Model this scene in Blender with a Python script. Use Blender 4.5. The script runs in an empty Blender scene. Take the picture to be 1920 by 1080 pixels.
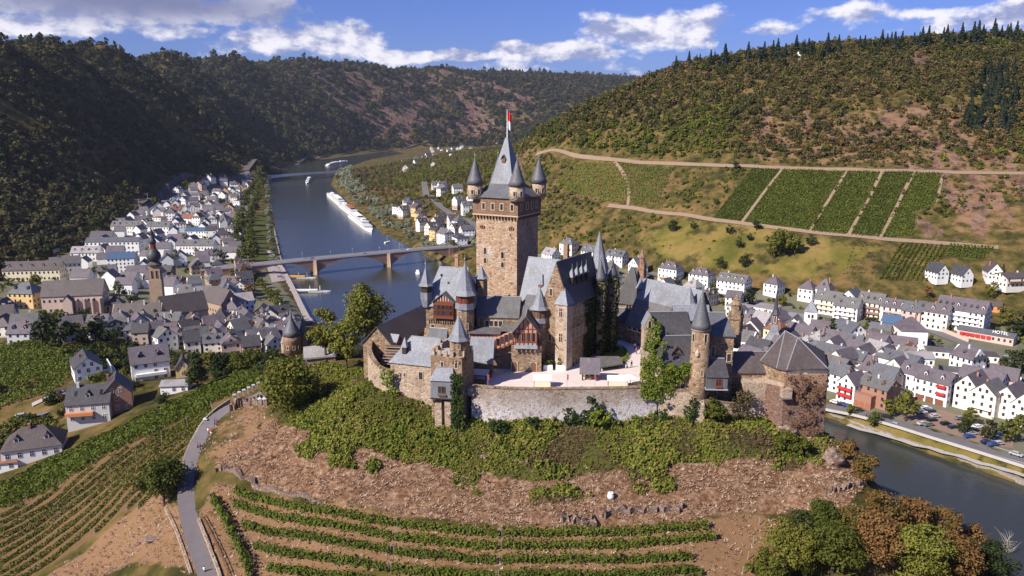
import bpy, bmesh, math, random
import numpy as np
from mathutils import Vector, Matrix
R = math.radians
SC = bpy.context.scene
COL = SC.collection
rng = random.Random(7)
# ------------------------------------------------------------------ camera, sky, sun, exposure
F, PITCH, CZ = 1478.0, R(12.03), 125.0          # focal length in pixels of the 1920 wide photograph, tilt, height above the river
cam = bpy.data.objects.new('camera', bpy.data.cameras.new('camera'))
COL.objects.link(cam)
cam.location = (0, 0, CZ)
cam.rotation_euler = (R(90) - PITCH, 0, 0)
cam.data.sensor_width = 36.0
cam.data.lens = 36.0 * F / 1920.0
cam.data.clip_start = 1.0
cam.data.clip_end = 20000
SC.camera = cam
SUN_AZ = math.atan2(-0.80, -0.60)               # the sun stands to the left of and a little behind the camera
SUN_EL = R(38)
sd = Vector((math.sin(SUN_AZ) * math.cos(SUN_EL), math.cos(SUN_AZ) * math.cos(SUN_EL), math.sin(SUN_EL)))
sun = bpy.data.objects.new('sun', bpy.data.lights.new('sun', 'SUN'))
COL.objects.link(sun)
sun.data.energy = 5.0
sun.data.angle = R(0.5)
sun.data.color = (1.0, 0.92, 0.80)
sun.rotation_euler = sd.to_track_quat('Z', 'Y').to_euler()
SC.view_settings.view_transform = 'Standard'
SC.view_settings.look = 'None'
SC.view_settings.exposure = 0.56
SC.view_settings.gamma = 1.0
SC.view_settings.use_curve_mapping = False
SC.cycles.use_denoising = True
SC.cycles.max_bounces = 6
SC.cycles.diffuse_bounces = 2
SC.cycles.glossy_bounces = 2
SC.cycles.transmission_bounces = 2
SC.cycles.volume_bounces = 0
SC.cycles.transparent_max_bounces = 6
HAZE_DENSITY = 0.000032
class NT:
 """a small node tree writer"""
 def __init__(s, tree):
  s.t = tree
  tree.nodes.clear()
 def n(s, kind, **kw):
  nd = s.t.nodes.new(kind)
  for k, v in kw.items():
   if k.startswith('i_'):
    key = k[2:]
    key = int(key) if key.isdigit() else key.replace('_', ' ')
    s.put(nd.inputs[key], v)
   else:
    setattr(nd, k, v)
  return nd
 def put(s, sock, v):
  if isinstance(v, bpy.types.NodeSocket):
   s.t.links.new(v, sock)
  elif v is not None:
   if hasattr(sock, 'default_value'):
    if sock.type == 'RGBA' and len(v) == 3:
     v = (*v, 1)
    sock.default_value = v
 def m(s, op, a=None, b=None, c=None, clamp=False):
  nd = s.n('ShaderNodeMath', operation=op, use_clamp=clamp)
  for i, v in enumerate((a, b, c)):
   s.put(nd.inputs[i], v)
  return nd.outputs[0]
 def vm(s, op, a=None, b=None, out=0):
  nd = s.n('ShaderNodeVectorMath', operation=op)
  s.put(nd.inputs[0], a)
  s.put(nd.inputs[1], b)
  return nd.outputs[out]
 def mix(s, f, a, b, blend='MIX'):
  nd = s.n('ShaderNodeMix', data_type='RGBA', blend_type=blend)
  s.put(nd.inputs[0], f)
  s.put(nd.inputs[6], a)
  s.put(nd.inputs[7], b)
  return nd.outputs[2]
 def noise(s, vec, scale, detail=3, rough=0.55, dist=0.0, dims='3D'):
  nd = s.n('ShaderNodeTexNoise', noise_dimensions=dims)
  s.put(nd.inputs['Vector'], vec)
  s.put(nd.inputs['Scale'], scale)
  s.put(nd.inputs['Detail'], detail)
  s.put(nd.inputs['Roughness'], rough)
  s.put(nd.inputs['Distortion'], dist)
  return nd.outputs[0]
 def ss(s, v, lo, hi):
  nd = s.n('ShaderNodeMapRange', interpolation_type='SMOOTHSTEP')
  s.put(nd.inputs[0], v)
  s.put(nd.inputs[1], lo)
  s.put(nd.inputs[2], hi)
  return nd.outputs[0]
def ray(u, v):
 x, y = (u - 960) / F, (540 - v) / F
 return (x, math.cos(PITCH) + y * math.sin(PITCH), -math.sin(PITCH) + y * math.cos(PITCH))
world = bpy.data.worlds.new('World')
SC.world = world
world.use_nodes = True
w = NT(world.node_tree)
sky = w.n('ShaderNodeTexSky', sky_type='NISHITA', sun_disc=False, sun_elevation=SUN_EL, sun_rotation=SUN_AZ,
  air_density=1.0, dust_density=0.6, ozone_density=2.5, altitude=100)
tc = w.n('ShaderNodeTexCoord')
sep = w.n('ShaderNodeSeparateXYZ')
w.put(sep.inputs[0], tc.outputs['Generated'])
az = w.m('ARCTAN2', sep.outputs[0], sep.outputs[1])
el = w.m('ARCSINE', sep.outputs[2])
comb = w.n('ShaderNodeCombineXYZ')
w.put(comb.inputs[0], w.m('MULTIPLY', az, 1.0))
w.put(comb.inputs[1], w.m('MULTIPLY', el, 1.7))
n1 = w.noise(comb.outputs[0], 15, 7, 0.60)
up = w.vm('ADD', comb.outputs[0], (-0.01, 0.02, 0))
n2 = w.noise(up, 15, 5, 0.60)
blobs = [  # u, v, half width, half height, strength of the clouds the photograph shows
 (1240, 58, 120, 34, .55), (1130, 55, 40, 14, .42), (1590, 24, 75, 20, .42), (1880, 30, 100, 26, .45), (1040, 98, 130, 20, .5), (960, 90, 45, 14, .55), (700, 98, 26, 12, .55), (870, 104, 70, 12, .5),
 (770, 106, 70, 13, .52), (620, 72, 95, 32, .52), (500, 76, 110, 26, .42), (230, 14, 260, 30, .55), (498, 8, 44, 22, .5),
 (80, 48, 150, 20, .45), (330, 58, 110, 18, .36), (930, 128, 200, 26, .25), (1420, 58, 60, 16, .3), (1740, 25, 60, 12, .26)]
tot = None
for (u, v, bw, bh, s_) in blobs:
 d = Vector(ray(u, v)).normalized()
 a0, e0 = math.atan2(d.x, d.y), math.asin(d.z)
 dx = w.m('DIVIDE', w.m('SUBTRACT', az, a0), bw / F)
 dy = w.m('DIVIDE', w.m('SUBTRACT', el, e0), bh / F)
 r2 = w.m('ADD', w.m('MULTIPLY', dx, dx), w.m('MULTIPLY', dy, dy))
 g = w.m('MULTIPLY', w.m('EXPONENT', w.m('MULTIPLY', r2, -1.0)), s_)
 tot = g if tot is None else w.m('MAXIMUM', tot, g)
cov = w.m('ADD', w.m('ADD', n1, tot), -0.02)
mask = w.ss(cov, 0.62, 0.80)
lit = w.ss(w.m('SUBTRACT', n1, n2), -0.12, 0.10)
# flat grey bases belong to the big cloud at the upper left
d = Vector(ray(240, 2)).normalized()
gx = w.m('DIVIDE', w.m('SUBTRACT', az, math.atan2(d.x, d.y)), 300 / F)
gy = w.m('DIVIDE', w.m('SUBTRACT', el, math.asin(d.z)), 30 / F)
grey = w.m('EXPONENT', w.m('MULTIPLY', w.m('ADD', w.m('MULTIPLY', gx, gx), w.m('MULTIPLY', gy, gy)), -1.0))
lit = w.m('MULTIPLY', lit, w.m('SUBTRACT', 1.0, w.m('MULTIPLY', grey, 0.85)))
ccol = w.mix(w.m('MULTIPLY', grey, .85), w.mix(lit, (4.6, 5.2, 8.6), (14.5, 14.0, 14.8)), (2.7, 2.9, 5.0))
skyc = w.mix(1.0, sky.outputs[0], (0.66, 0.80, 1.62), 'MULTIPLY')
final = w.mix(w.m('MULTIPLY', mask, 0.92), skyc, ccol)
bg = w.n('ShaderNodeBackground')
w.put(bg.inputs[0], final)
bg.inputs[1].default_value = 0.05
wo = w.n('ShaderNodeOutputWorld')
w.put(wo.inputs[0], bg.outputs[0])
# ------------------------------------------------------------------ from the photograph to the place
def tanA(v):
 r = ray(960, v)
 return -r[2] / r[1]
def at(u, v, Y):
 """the point on the sight line through (u, v) at the distance Y in front of the camera"""
 r = ray(u, v)
 t = Y / r[1]
 return Vector((r[0] * t, Y, CZ + r[2] * t))
def on(u, v, z):
 """the point on the sight line through (u, v) at the height z"""
 r = ray(u, v)
 t = (z - CZ) / r[2]
 return Vector((r[0] * t, r[1] * t, z))
def zof(v, Y):
 return CZ - Y * tanA(v)
def vhash(ix, iy, seed):
 h = (ix.astype(np.int64) * 374761393 + iy.astype(np.int64) * 668265263 + seed * 1442695041) & 0xffffffff
 h = ((h ^ (h >> 13)) * 1274126177) & 0xffffffff
 return ((h ^ (h >> 16)) & 0xffffff) / float(0xffffff)
def vnoise(x, y, seed=0):
 x, y = np.asarray(x, float), np.asarray(y, float)
 ix, iy = np.floor(x), np.floor(y)
 fx, fy = x - ix, y - iy
 fx, fy = fx * fx * (3 - 2 * fx), fy * fy * (3 - 2 * fy)
 a, b = vhash(ix, iy, seed), vhash(ix + 1, iy, seed)
 c, d = vhash(ix, iy + 1, seed), vhash(ix + 1, iy + 1, seed)
 return (a * (1 - fx) + b * fx) * (1 - fy) + (c * (1 - fx) + d * fx) * fy
def fbm(x, y, seed=0, octv=4):
 s, amp, tot = 0, 1.0, 0
 for k in range(octv):
  s = s + amp * vnoise(np.asarray(x) * 2 ** k, np.asarray(y) * 2 ** k, seed + k)
  tot += amp
  amp *= 0.5
 return s / tot
def inside(poly, x, y):
 x, y = np.asarray(x, float), np.asarray(y, float)
 r = np.zeros(x.shape, bool)
 n = len(poly)
 for i in range(n):
  x0, y0 = poly[i][0], poly[i][1]
  x1, y1 = poly[(i + 1) % n][0], poly[(i + 1) % n][1]
  c = ((y0 > y) != (y1 > y))
  with np.errstate(divide='ignore', invalid='ignore'):
   xi = (x1 - x0) * (y - y0) / ((y1 - y0) if y1 != y0 else 1e-9) + x0
  r ^= c & (x < xi)
 return r
def dist_line(pts, x, y, closed=False):
 x, y = np.asarray(x, float), np.asarray(y, float)
 best = np.full(x.shape, 1e9)
 seg = list(zip(pts, list(pts[1:]) + ([pts[0]] if closed else [])))
 for a, b in seg:
  dx, dy = b[0] - a[0], b[1] - a[1]
  L = dx * dx + dy * dy + 1e-9
  t = np.clip(((x - a[0]) * dx + (y - a[1]) * dy) / L, 0, 1)
  best = np.minimum(best, np.hypot(x - a[0] - t * dx, y - a[1] - t * dy))
 return best
def sm(e0, e1, x):
 t = np.clip((x - e0) / (e1 - e0), 0, 1)
 return t * t * (3 - 2 * t)
# ------------------------------------------------------------------ materials
MATS = {}
def newmat(name):
 m = bpy.data.materials.new(name)
 m.use_nodes = True
 return m, NT(m.node_tree)
def finish(t, col, rough=.8, bump=None, bstr=.4, bdist=.1, spec=.3, metal=0.0, extra=None):
 p = t.n('ShaderNodeBsdfPrincipled')
 t.put(p.inputs['Base Color'], col)
 t.put(p.inputs['Roughness'], rough)
 p.inputs['Specular IOR Level'].default_value = spec
 p.inputs['Metallic'].default_value = metal
 if bump is not None:
  b = t.n('ShaderNodeBump')
  b.inputs['Strength'].default_value = bstr
  b.inputs['Distance'].default_value = bdist
  t.put(b.inputs['Height'], bump)
  t.put(p.inputs['Normal'], b.outputs[0])
 out = t.n('ShaderNodeOutputMaterial')
 sh = p.outputs[0]
 if extra:
  sh = extra(t, sh, col)
 t.put(out.inputs[0], sh)
def pos(t):
 return t.n('ShaderNodeNewGeometry').outputs['Position']
def mscale(t, vec, s):
 nd = t.n('ShaderNodeMapping')
 t.put(nd.inputs['Vector'], vec)
 nd.inputs['Scale'].default_value = s
 return nd.outputs[0]
def orand(t):
 return t.n('ShaderNodeObjectInfo').outputs['Random']
def ramp(t, f, cols):
 nd = t.n('ShaderNodeValToRGB')
 t.put(nd.inputs[0], f)
 e = nd.color_ramp.elements
 while len(e) < len(cols):
  e.new(.5)
 for i, c in enumerate(cols):
  e[i].position = i / (len(cols) - 1)
  e[i].color = (*c, 1)
 return nd.outputs[0]
def plain(name, col, rough=.6, var=.12, nscale=.6, metal=0.0, spec=.3, orv=0.0):
 if name in MATS:
  return MATS[name]
 m, t = newmat(name)
 p = pos(t)
 f = t.noise(p, nscale, 4, .6)
 lo = tuple(c * (1 - var) for c in col)
 hi = tuple(min(1, c * (1 + var)) for c in col)
 c = t.mix(f, lo, hi)
 if orv:
  c = t.mix(t.m('MULTIPLY', orand(t), orv), c, tuple(x * .45 for x in col))
 finish(t, c, rough, metal=metal, spec=spec)
 MATS[name] = m
 return m
def stone(name, cols, mortar, scale=1.9, stain=(.1, .07, .05), stain_amt=.35, white=None, wlo=0, whi=1, bstr=.7):
 """rubble masonry, each stone of its own tone; white: limewash worn off above a height"""
 m, t = newmat(name)
 p = pos(t)
 q = mscale(t, p, (scale, scale, scale * 1.75))
 nz = t.n('ShaderNodeTexNoise')
 t.put(nz.inputs['Vector'], q)
 nz.inputs['Scale'].default_value = 1.2
 q = t.vm('ADD', q, t.vm('MULTIPLY', nz.outputs['Color'], (.35, .35, .35)))
 vo = t.n('ShaderNodeTexVoronoi', feature='F1')
 t.put(vo.inputs['Vector'], q)
 vo.inputs['Scale'].default_value = 1.0
 ve = t.n('ShaderNodeTexVoronoi', feature='DISTANCE_TO_EDGE')
 t.put(ve.inputs['Vector'], q)
 ve.inputs['Scale'].default_value = 1.0
 sp = t.n('ShaderNodeSeparateColor')
 t.put(sp.inputs[0], vo.outputs['Color'])
 c = ramp(t, sp.outputs[0], cols)
 edge = t.ss(ve.outputs[0], .03, .13)
 c = t.mix(edge, mortar, c)
 big = t.noise(p, .16, 5, .62)
 c = t.mix(t.m('MULTIPLY', t.ss(big, .48, .72), stain_amt), c, stain)
 strk = t.noise(mscale(t, p, (.9, .9, .09)), 1.0, 4, .6)
 c = t.mix(t.m('MULTIPLY', t.ss(strk, .52, .75), stain_amt * .9), c, stain)
 if white:
  sz = t.n('ShaderNodeSeparateXYZ')
  t.put(sz.inputs[0], p)
  h = t.ss(t.m('ADD', sz.outputs[2], t.m('MULTIPLY', t.m('SUBTRACT', big, .5), 9.0)), whi, wlo)
  fine = t.ss(t.noise(p, 1.1, 5, .65), .36, .52)
  c = t.mix(t.m('MULTIPLY', h, fine), c, white)
 if name in ('keep_stone', 'wall_pale'):
  pt = t.ss(t.noise(p, .11, 6, .68), .54, .66)
  c = t.mix(t.m('MULTIPLY', pt, .6), c, (.62, .53, .45))
  orn = t.ss(t.noise(mscale(t, p, (1, 1, 2.2)), .13, 5, .7), .63, .72)
  c = t.mix(t.m('MULTIPLY', orn, .55), c, (.30, .13, .05))
 finish(t, c, .9, t.m('ADD', edge, t.m('MULTIPLY', sp.outputs[1], .5)), bstr, .08, spec=.15)
 MATS[name] = m
 return m
def slate(name, col, var=.25, rough=.45):
 m, t = newmat(name)
 p = pos(t)
 q = mscale(t, p, (1.6, 1.6, 3.2))
 vo = t.n('ShaderNodeTexVoronoi', feature='F1')
 t.put(vo.inputs['Vector'], q)
 sp = t.n('ShaderNodeSeparateColor')
 t.put(sp.inputs[0], vo.outputs['Color'])
 c = t.mix(sp.outputs[0], tuple(x * (1 - var) for x in col), tuple(x * (1 + var) for x in col))
 big = t.noise(p, .22, 5, .65)
 c = t.mix(t.m('MULTIPLY', t.ss(big, .42, .7), .6), c, (col[0] * .62, col[1] * .56, col[2] * .52))
 stk = t.noise(mscale(t, p, (1.1, 1.1, .12)), 1.0, 4, .65)
 c = t.mix(t.m('MULTIPLY', t.ss(stk, .5, .72), .45), c, (col[0] * 1.5 + .03, col[1] * 1.45 + .03, col[2] * 1.35 + .02))
 lichen = t.ss(t.noise(p, .9, 5, .7), .6, .75)
 c = t.mix(t.m('MULTIPLY', lichen, .35), c, (.28, .27, .22))
 finish(t, c, t.m('ADD', rough, t.m('MULTIPLY', sp.outputs[1], .25)), sp.outputs[2], .35, .04, spec=.5)
 MATS[name] = m
 return m
def leafy(name, cols, rough=.65, nscale=.25, rnd=.6, trans=.25):
 """leaves: tone by plant and by clump"""
 m, t = newmat(name)
 p = pos(t)
 f = t.m('ADD', t.m('MULTIPLY', orand(t), rnd), t.m('MULTIPLY', t.noise(p, nscale, 3, .6), 1 - rnd * .6))
 f = t.m('SUBTRACT', f, .12, clamp=True)
 c = ramp(t, f, cols)
 def ex(t, sh, col):
  tr = t.n('ShaderNodeBsdfTranslucent')
  t.put(tr.inputs[0], col)
  mx = t.n('ShaderNodeMixShader')
  mx.inputs[0].default_value = trans
  t.put(mx.inputs[1], sh)
  t.put(mx.inputs[2], tr.outputs[0])
  return mx.outputs[0]
 finish(t, c, rough, spec=.2, extra=ex if trans else None)
 MATS[name] = m
 return m
stone('castle_stone', [(.12, .072, .042), (.30, .19, .115), (.20, .12, .07), (.40, .28, .18), (.25, .16, .095)], (.32, .24, .17), 1.15, bstr=1.0)
stone('keep_stone', [(.22, .115, .065), (.46, .30, .185), (.35, .21, .125), (.54, .385, .26), (.38, .24, .145)], (.48, .37, .28), 1.1, stain_amt=.3, bstr=1.0)
stone('keep_gallery_stone', [(.14, .07, .042), (.27, .15, .09), (.20, .11, .065), (.32, .20, .13)], (.26, .18, .125), 1.9)
stone('brick_red_stone', [(.20, .10, .06), (.38, .20, .12), (.27, .14, .08), (.42, .26, .17)], (.38, .28, .2), 2.0)
stone('wall_limewashed', [(.14, .10, .08), (.32, .24, .185), (.24, .18, .14), (.44, .35, .28)], (.38, .31, .26), 1.6, white=(.60, .57, .58), wlo=62.0, whi=70.5)
stone('wall_pale', [(.22, .14, .095), (.44, .32, .225), (.33, .23, .16), (.52, .40, .30)], (.46, .37, .29), 1.15, stain_amt=.3)
stone('wall_red_slate', [(.09, .045, .035), (.21, .115, .085), (.15, .08, .06), (.30, .20, .155)], (.22, .15, .115), 1.9)
stone('rough_rock', [(.14, .09, .07), (.28, .20, .16), (.21, .15, .12), (.38, .29, .235)], (.18, .12, .09), 1.3)
stone('dry_stone', [(.24, .2, .17), (.42, .37, .32), (.34, .29, .25), (.5, .45, .4)], (.2, .16, .13), 2.4)
stone('sandstone_red', [(.36, .17, .115), (.47, .24, .165), (.41, .2, .14), (.52, .29, .2)], (.38, .26, .2), 1.0, stain_amt=.2, bstr=.3)
stone('church_stone', [(.34, .22, .14), (.46, .32, .2), (.4, .27, .17), (.5, .36, .24)], (.42, .32, .22), 1.4, stain_amt=.2, bstr=.3)
slate('slate_light', (.205, .218, .25), 0.4)
slate('slate_mid', (.105, .108, .122), 0.38)
slate('slate_dark', (.056, .053, .06), 0.38)
slate('slate_brown', (.09, .07, .068), 0.38)
slate('roof_grey', (.125, .12, .12), 0.35)
slate('roof_purple', (.12, .10, .115))
slate('roof_red', (.22, .09, .055))
slate('roof_pale', (.30, .28, .28))
plain('lead', (.32, .33, .36), .45)
plain('gold', (.55, .42, .18), .4, metal=.6)
plain('timber_red', (.17, .05, .03), .6, nscale=2)
plain('timber_dark', (.045, .028, .02), .7, nscale=2)
plain('timber_brown', (.16, .085, .05), .7, nscale=2)
plain('timber_grey', (.30, .25, .22), .8, nscale=2)
plain('plaster_pink', (.50, .27, .20), .8)
plain('plaster_cream', (.72, .64, .46), .85)
plain('plaster_white', (.80, .79, .77), .85, .06)
plain('plaster_warm', (.76, .70, .62), .85, .06)
plain('plaster_grey', (.55, .54, .54), .85, .06)
plain('plaster_yellow', (.66, .46, .22), .85, .06)
plain('plaster_rose', (.54, .42, .36), .85, .06)
plain('plaster_brick', (.32, .17, .12), .85, .15, 2)
plain('plaster_brown', (.36, .26, .19), .85, .15, 2)
plain('plaster_orange', (.58, .24, .10), .8)
plain('window_stone', (.50, .38, .28), .8)
plain('white_paint', (.8, .8, .8), .5, .04)
plain('grey_metal', (.38, .39, .41), .45)
plain('black_rubber', (.02, .02, .02), .7)
plain('awning_red', (.5, .03, .03), .7)
plain('garage_brown', (.2, .08, .05), .6)
plain('concrete', (.40, .38, .36), .85)
plain('kerb_stone', (.42, .40, .38), .85)
plain('glass_roof', (.075, .12, .20), .15, spec=.6)
plain('blue_paint', (.04, .12, .45), .4)
plain('orange_paint', (.6, .2, .04), .5)
plain('yellow_paint', (.62, .36, .05), .5)
plain('terracotta', (.34, .12, .06), .7)
plain('canvas_white', (.82, .78, .74), .8)
plain('flag_red', (.6, .02, .02), .7)
plain('bark', (.085, .06, .045), .9, .3, 2)
plain('bark_pale', (.3, .27, .23), .9, .3, 2)
plain('skin', (.55, .34, .25), .6)
plain('cloth_red', (.45, .04, .04), .8)
plain('cloth_blue', (.05, .09, .26), .8)
plain('cloth_white', (.75, .74, .72), .8)
plain('cloth_dark', (.03, .03, .04), .8)
plain('hair_brown', (.05, .03, .02), .7)
for nm, c in (('white', (.75, .75, .76)), ('silver', (.42, .43, .45)), ('black', (.015, .015, .018)), ('blue', (.03, .08, .28)), ('dark blue', (.015, .025, .07)), ('red', (.35, .02, .02)), ('grey', (.16, .16, .17))):
 plain('car_' + nm, c, .22, .02, spec=.6)
def mk_glass():
 m, t = newmat('window_glass')
 c = t.mix(orand(t), (.012, .014, .018), (.055, .06, .07))
 finish(t, c, .12, spec=.7)
 MATS['window_glass'] = m
mk_glass()
def asphalt(name, col, joints=False):
 m, t = newmat(name)
 p = pos(t)
 f = t.noise(p, .35, 6, .65)
 c = t.mix(f, tuple(x * .75 for x in col), tuple(x * 1.25 for x in col))
 g = t.noise(p, 7, 3, .6)
 c = t.mix(t.m('MULTIPLY', g, .25), c, tuple(x * .6 for x in col))
 finish(t, c, .9, g, .2, .02)
 MATS[name] = m
asphalt('asphalt', (.16, .15, .155))
asphalt('path_asphalt', (.17, .15, .155))
asphalt('court_gravel', (.68, .59, .55))
asphalt('track_dirt', (.27, .19, .13))
asphalt('paving', (.38, .32, .3))
asphalt('gravel_brown', (.25, .17, .13))
asphalt('rail_ballast', (.12, .09, .08))
leafy('leaf_broad', [(.028, .038, .007), (.07, .085, .012), (.13, .135, .02), (.19, .17, .03)])
leafy('leaf_yellow', [(.10, .11, .018), (.19, .19, .03), (.28, .26, .05)], rnd=.3)
leafy('leaf_dark', [(.014, .024, .008), (.035, .05, .013), (.07, .08, .02)])
leafy('leaf_autumn', [(.055, .055, .015), (.12, .10, .024), (.20, .105, .035), (.24, .135, .05), (.10, .10, .022)], rnd=.35, nscale=.5)
leafy('leaf_silver', [(.17, .19, .12), (.26, .28, .19), (.33, .34, .25)])
leafy('needle', [(.014, .024, .015), (.028, .04, .021), (.045, .055, .028)], trans=.1)
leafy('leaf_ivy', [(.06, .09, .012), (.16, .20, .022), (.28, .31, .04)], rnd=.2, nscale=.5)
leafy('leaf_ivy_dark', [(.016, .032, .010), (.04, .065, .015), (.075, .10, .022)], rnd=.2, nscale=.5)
leafy('leaf_vine', [(.05, .075, .010), (.105, .135, .016), (.18, .19, .026)], rnd=.35, nscale=.3)
leafy('leaf_creeper_dry', [(.10, .055, .03), (.2, .11, .065), (.28, .17, .11)], rnd=.2, nscale=.8)
leafy('vine_slope', [(.07, .095, .016), (.13, .16, .022), (.21, .22, .034)], rnd=.35, nscale=.1)
leafy('leaf_bramble', [(.055, .075, .012), (.125, .16, .02), (.20, .215, .034), (.27, .24, .055), (.21, .15, .06)], rnd=.55, nscale=.12)
leafy('twig_dead', [(.15, .075, .04), (.27, .15, .09), (.40, .26, .17), (.55, .43, .33)], rnd=.8, nscale=.3, trans=0)
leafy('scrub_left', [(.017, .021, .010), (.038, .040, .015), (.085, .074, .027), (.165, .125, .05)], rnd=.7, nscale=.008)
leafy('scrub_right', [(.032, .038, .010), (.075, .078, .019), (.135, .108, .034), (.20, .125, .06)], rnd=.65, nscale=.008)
leafy('scrub_green', [(.055, .075, .011), (.12, .14, .018), (.21, .205, .03)], rnd=.7, nscale=.02)
leafy('scrub_brown', [(.07, .058, .024), (.15, .105, .05), (.22, .15, .08)], rnd=.8, nscale=.02)
# ------------------------------------------------------------------ mesh builder and scene tree
PI = math.pi
class MB:
 def __init__(s):
  s.v, s.f = [], []
 def add(s, vs, fs):
  o = len(s.v)
  s.v += [tuple(x) for x in vs]
  s.f += [tuple(i + o for i in f) for f in fs]
  return s
 def box(s, x0, x1, y0, y1, z0, z1):
  return s.add([(x0, y0, z0), (x1, y0, z0), (x1, y1, z0), (x0, y1, z0), (x0, y0, z1), (x1, y0, z1), (x1, y1, z1), (x0, y1, z1)],
     [(3, 2, 1, 0), (4, 5, 6, 7), (0, 1, 5, 4), (1, 2, 6, 5), (2, 3, 7, 6), (3, 0, 4, 7)])
 def prism(s, pts, z0, z1, top=None):
  """upright prism over a footprint; z0 / z1 a number or one per corner"""
  n = len(pts)
  a = z0 if isinstance(z0, (list, tuple)) else [z0] * n
  b = z1 if isinstance(z1, (list, tuple)) else [z1] * n
  tp = top or pts
  return s.add([(p[0], p[1], a[i]) for i, p in enumerate(pts)] + [(p[0], p[1], b[i]) for i, p in enumerate(tp)],
     [tuple(range(n - 1, -1, -1)), tuple(range(n, 2 * n))] + [(i, (i + 1) % n, n + (i + 1) % n, n + i) for i in range(n)])
 def lathe(s, cx, cy, prof, n=16, a0=0.0, cap=True):
  """prof: (radius, z) from the foot up"""
  vs, fs = [], []
  for r, z in prof:
   for k in range(n):
    a = a0 + 2 * PI * k / n
    vs.append((cx + r * math.cos(a), cy + r * math.sin(a), z))
  for i in range(len(prof) - 1):
   for k in range(n):
    fs.append((i * n + k, i * n + (k + 1) % n, (i + 1) * n + (k + 1) % n, (i + 1) * n + k))
  if cap:
   fs.append(tuple(range(n - 1, -1, -1)))
   fs.append(tuple((len(prof) - 1) * n + k for k in range(n)))
  return s.add(vs, fs)
 def gable(s, x0, x1, y0, y1, ze, zr, axis='x', over=.35, th=.22, hip0=0.0, hip1=0.0):
  """a roof skin with thickness; the ridge runs along axis; hip0 / hip1: how far each ridge end is pulled in"""
  if axis == 'y':
   m = MB().gable(y0, y1, x0, x1, ze, zr, 'x', over, th, hip0, hip1)
   return s.add([(b, a, c) for a, b, c in m.v], [tuple(reversed(f)) for f in m.f])
  ym = (y0 + y1) / 2
  sl = (zr - ze) / max(.01, (ym - y0))
  a, b, c, d = x0 - over, x1 + over, y0 - over, y1 + over
  zo = ze - sl * over
  e0, e1 = (x0 + hip0 if hip0 else a), (x1 - hip1 if hip1 else b)
  vs = []
  for k in (0, th):
   vs += [(a, c, zo + k), (b, c, zo + k), (b, d, zo + k), (a, d, zo + k), (e0, ym, zr + k), (e1, ym, zr + k)]
  fs = [(6, 7, 11, 10), (8, 9, 10, 11), (9, 6, 10), (7, 8, 11), (1, 0, 4, 5), (3, 2, 5, 4), (0, 3, 4), (2, 1, 5),
   (0, 1, 7, 6), (2, 3, 9, 8), (1, 2, 8, 7), (3, 0, 6, 9)]
  if not hip0:
   fs.remove((9, 6, 10)); fs.remove((0, 3, 4)); fs.remove((3, 0, 6, 9))
   fs += [(0, 6, 10, 4), (4, 10, 9, 3)]
  if not hip1:
   fs.remove((7, 8, 11)); fs.remove((2, 1, 5)); fs.remove((1, 2, 8, 7))
   fs += [(7, 1, 5, 11), (11, 5, 2, 8)]
  return s.add(vs, fs)
 def gable_wall(s, x0, x1, y0, y1, z0, ze, zr, axis='x'):
  """walls with gables under such a roof"""
  if axis == 'y':
   m = MB().gable_wall(y0, y1, x0, x1, z0, ze, zr, 'x')
   return s.add([(b, a, c) for a, b, c in m.v], [tuple(reversed(f)) for f in m.f])
  ym = (y0 + y1) / 2
  return s.add([(x0, y0, z0), (x1, y0, z0), (x1, y1, z0), (x0, y1, z0), (x0, y0, ze), (x1, y0, ze), (x1, y1, ze), (x0, y1, ze), (x0, ym, zr), (x1, ym, zr)],
     [(3, 2, 1, 0), (0, 1, 5, 4), (2, 3, 7, 6), (1, 2, 6, 9, 5), (3, 0, 4, 8, 7), (4, 5, 9, 8), (6, 7, 8, 9)])
 def tube(s, pts, r, n=6):
  """a swept round bar; r a number or one per point"""
  rs = r if isinstance(r, (list, tuple)) else [r] * len(pts)
  pts = [Vector(p) for p in pts]
  vs, fs = [], []
  for i, p in enumerate(pts):
   d = (pts[min(i + 1, len(pts) - 1)] - pts[max(i - 1, 0)])
   d = d.normalized() if d.length > 1e-6 else Vector((0, 0, 1))
   u = d.cross(Vector((0, 0, 1)) if abs(d.z) < .9 else Vector((1, 0, 0))).normalized()
   q = d.cross(u)
   for k in range(n):
    a = 2 * PI * k / n
    vs.append(tuple(p + (u * math.cos(a) + q * math.sin(a)) * rs[i]))
  for i in range(len(pts) - 1):
   for k in range(n):
    fs.append((i * n + k, i * n + (k + 1) % n, (i + 1) * n + (k + 1) % n, (i + 1) * n + k))
  fs.append(tuple(range(n - 1, -1, -1)))
  fs.append(tuple((len(pts) - 1) * n + k for k in range(n)))
  return s.add(vs, fs)
 def xf(s, M):
  s.v = [tuple(M @ Vector(v)) for v in s.v]
  return s
 def mesh(s, name, mat, smooth=False):
  me = bpy.data.meshes.new(name)
  me.from_pydata(s.v, [], s.f)
  if isinstance(mat, str):
   mat = MATS[mat]
  me.materials.append(mat)
  if smooth:
   me.polygons.foreach_set('use_smooth', [True] * len(me.polygons))
  me.update()
  return me
 def build(s, name, mat, parent=None, smooth=False, **props):
  return link(name, s.mesh(name, mat, smooth), parent, **props)
def link(name, data, parent=None, loc=None, rz=0, **props):
 o = bpy.data.objects.new(name, data)
 COL.objects.link(o)
 if parent is not None:
  o.parent = parent
 if loc is not None:
  o.location = loc
 if rz:
  o.rotation_euler = (0, 0, rz)
 for k, v in props.items():
  if v is not None:
   o[k] = v
 return o
def thing(name, label, cat, loc=(0, 0, 0), rz=0, group=None):
 return link(name, None, None, loc, rz, label=label, category=cat, group=group)
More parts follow.
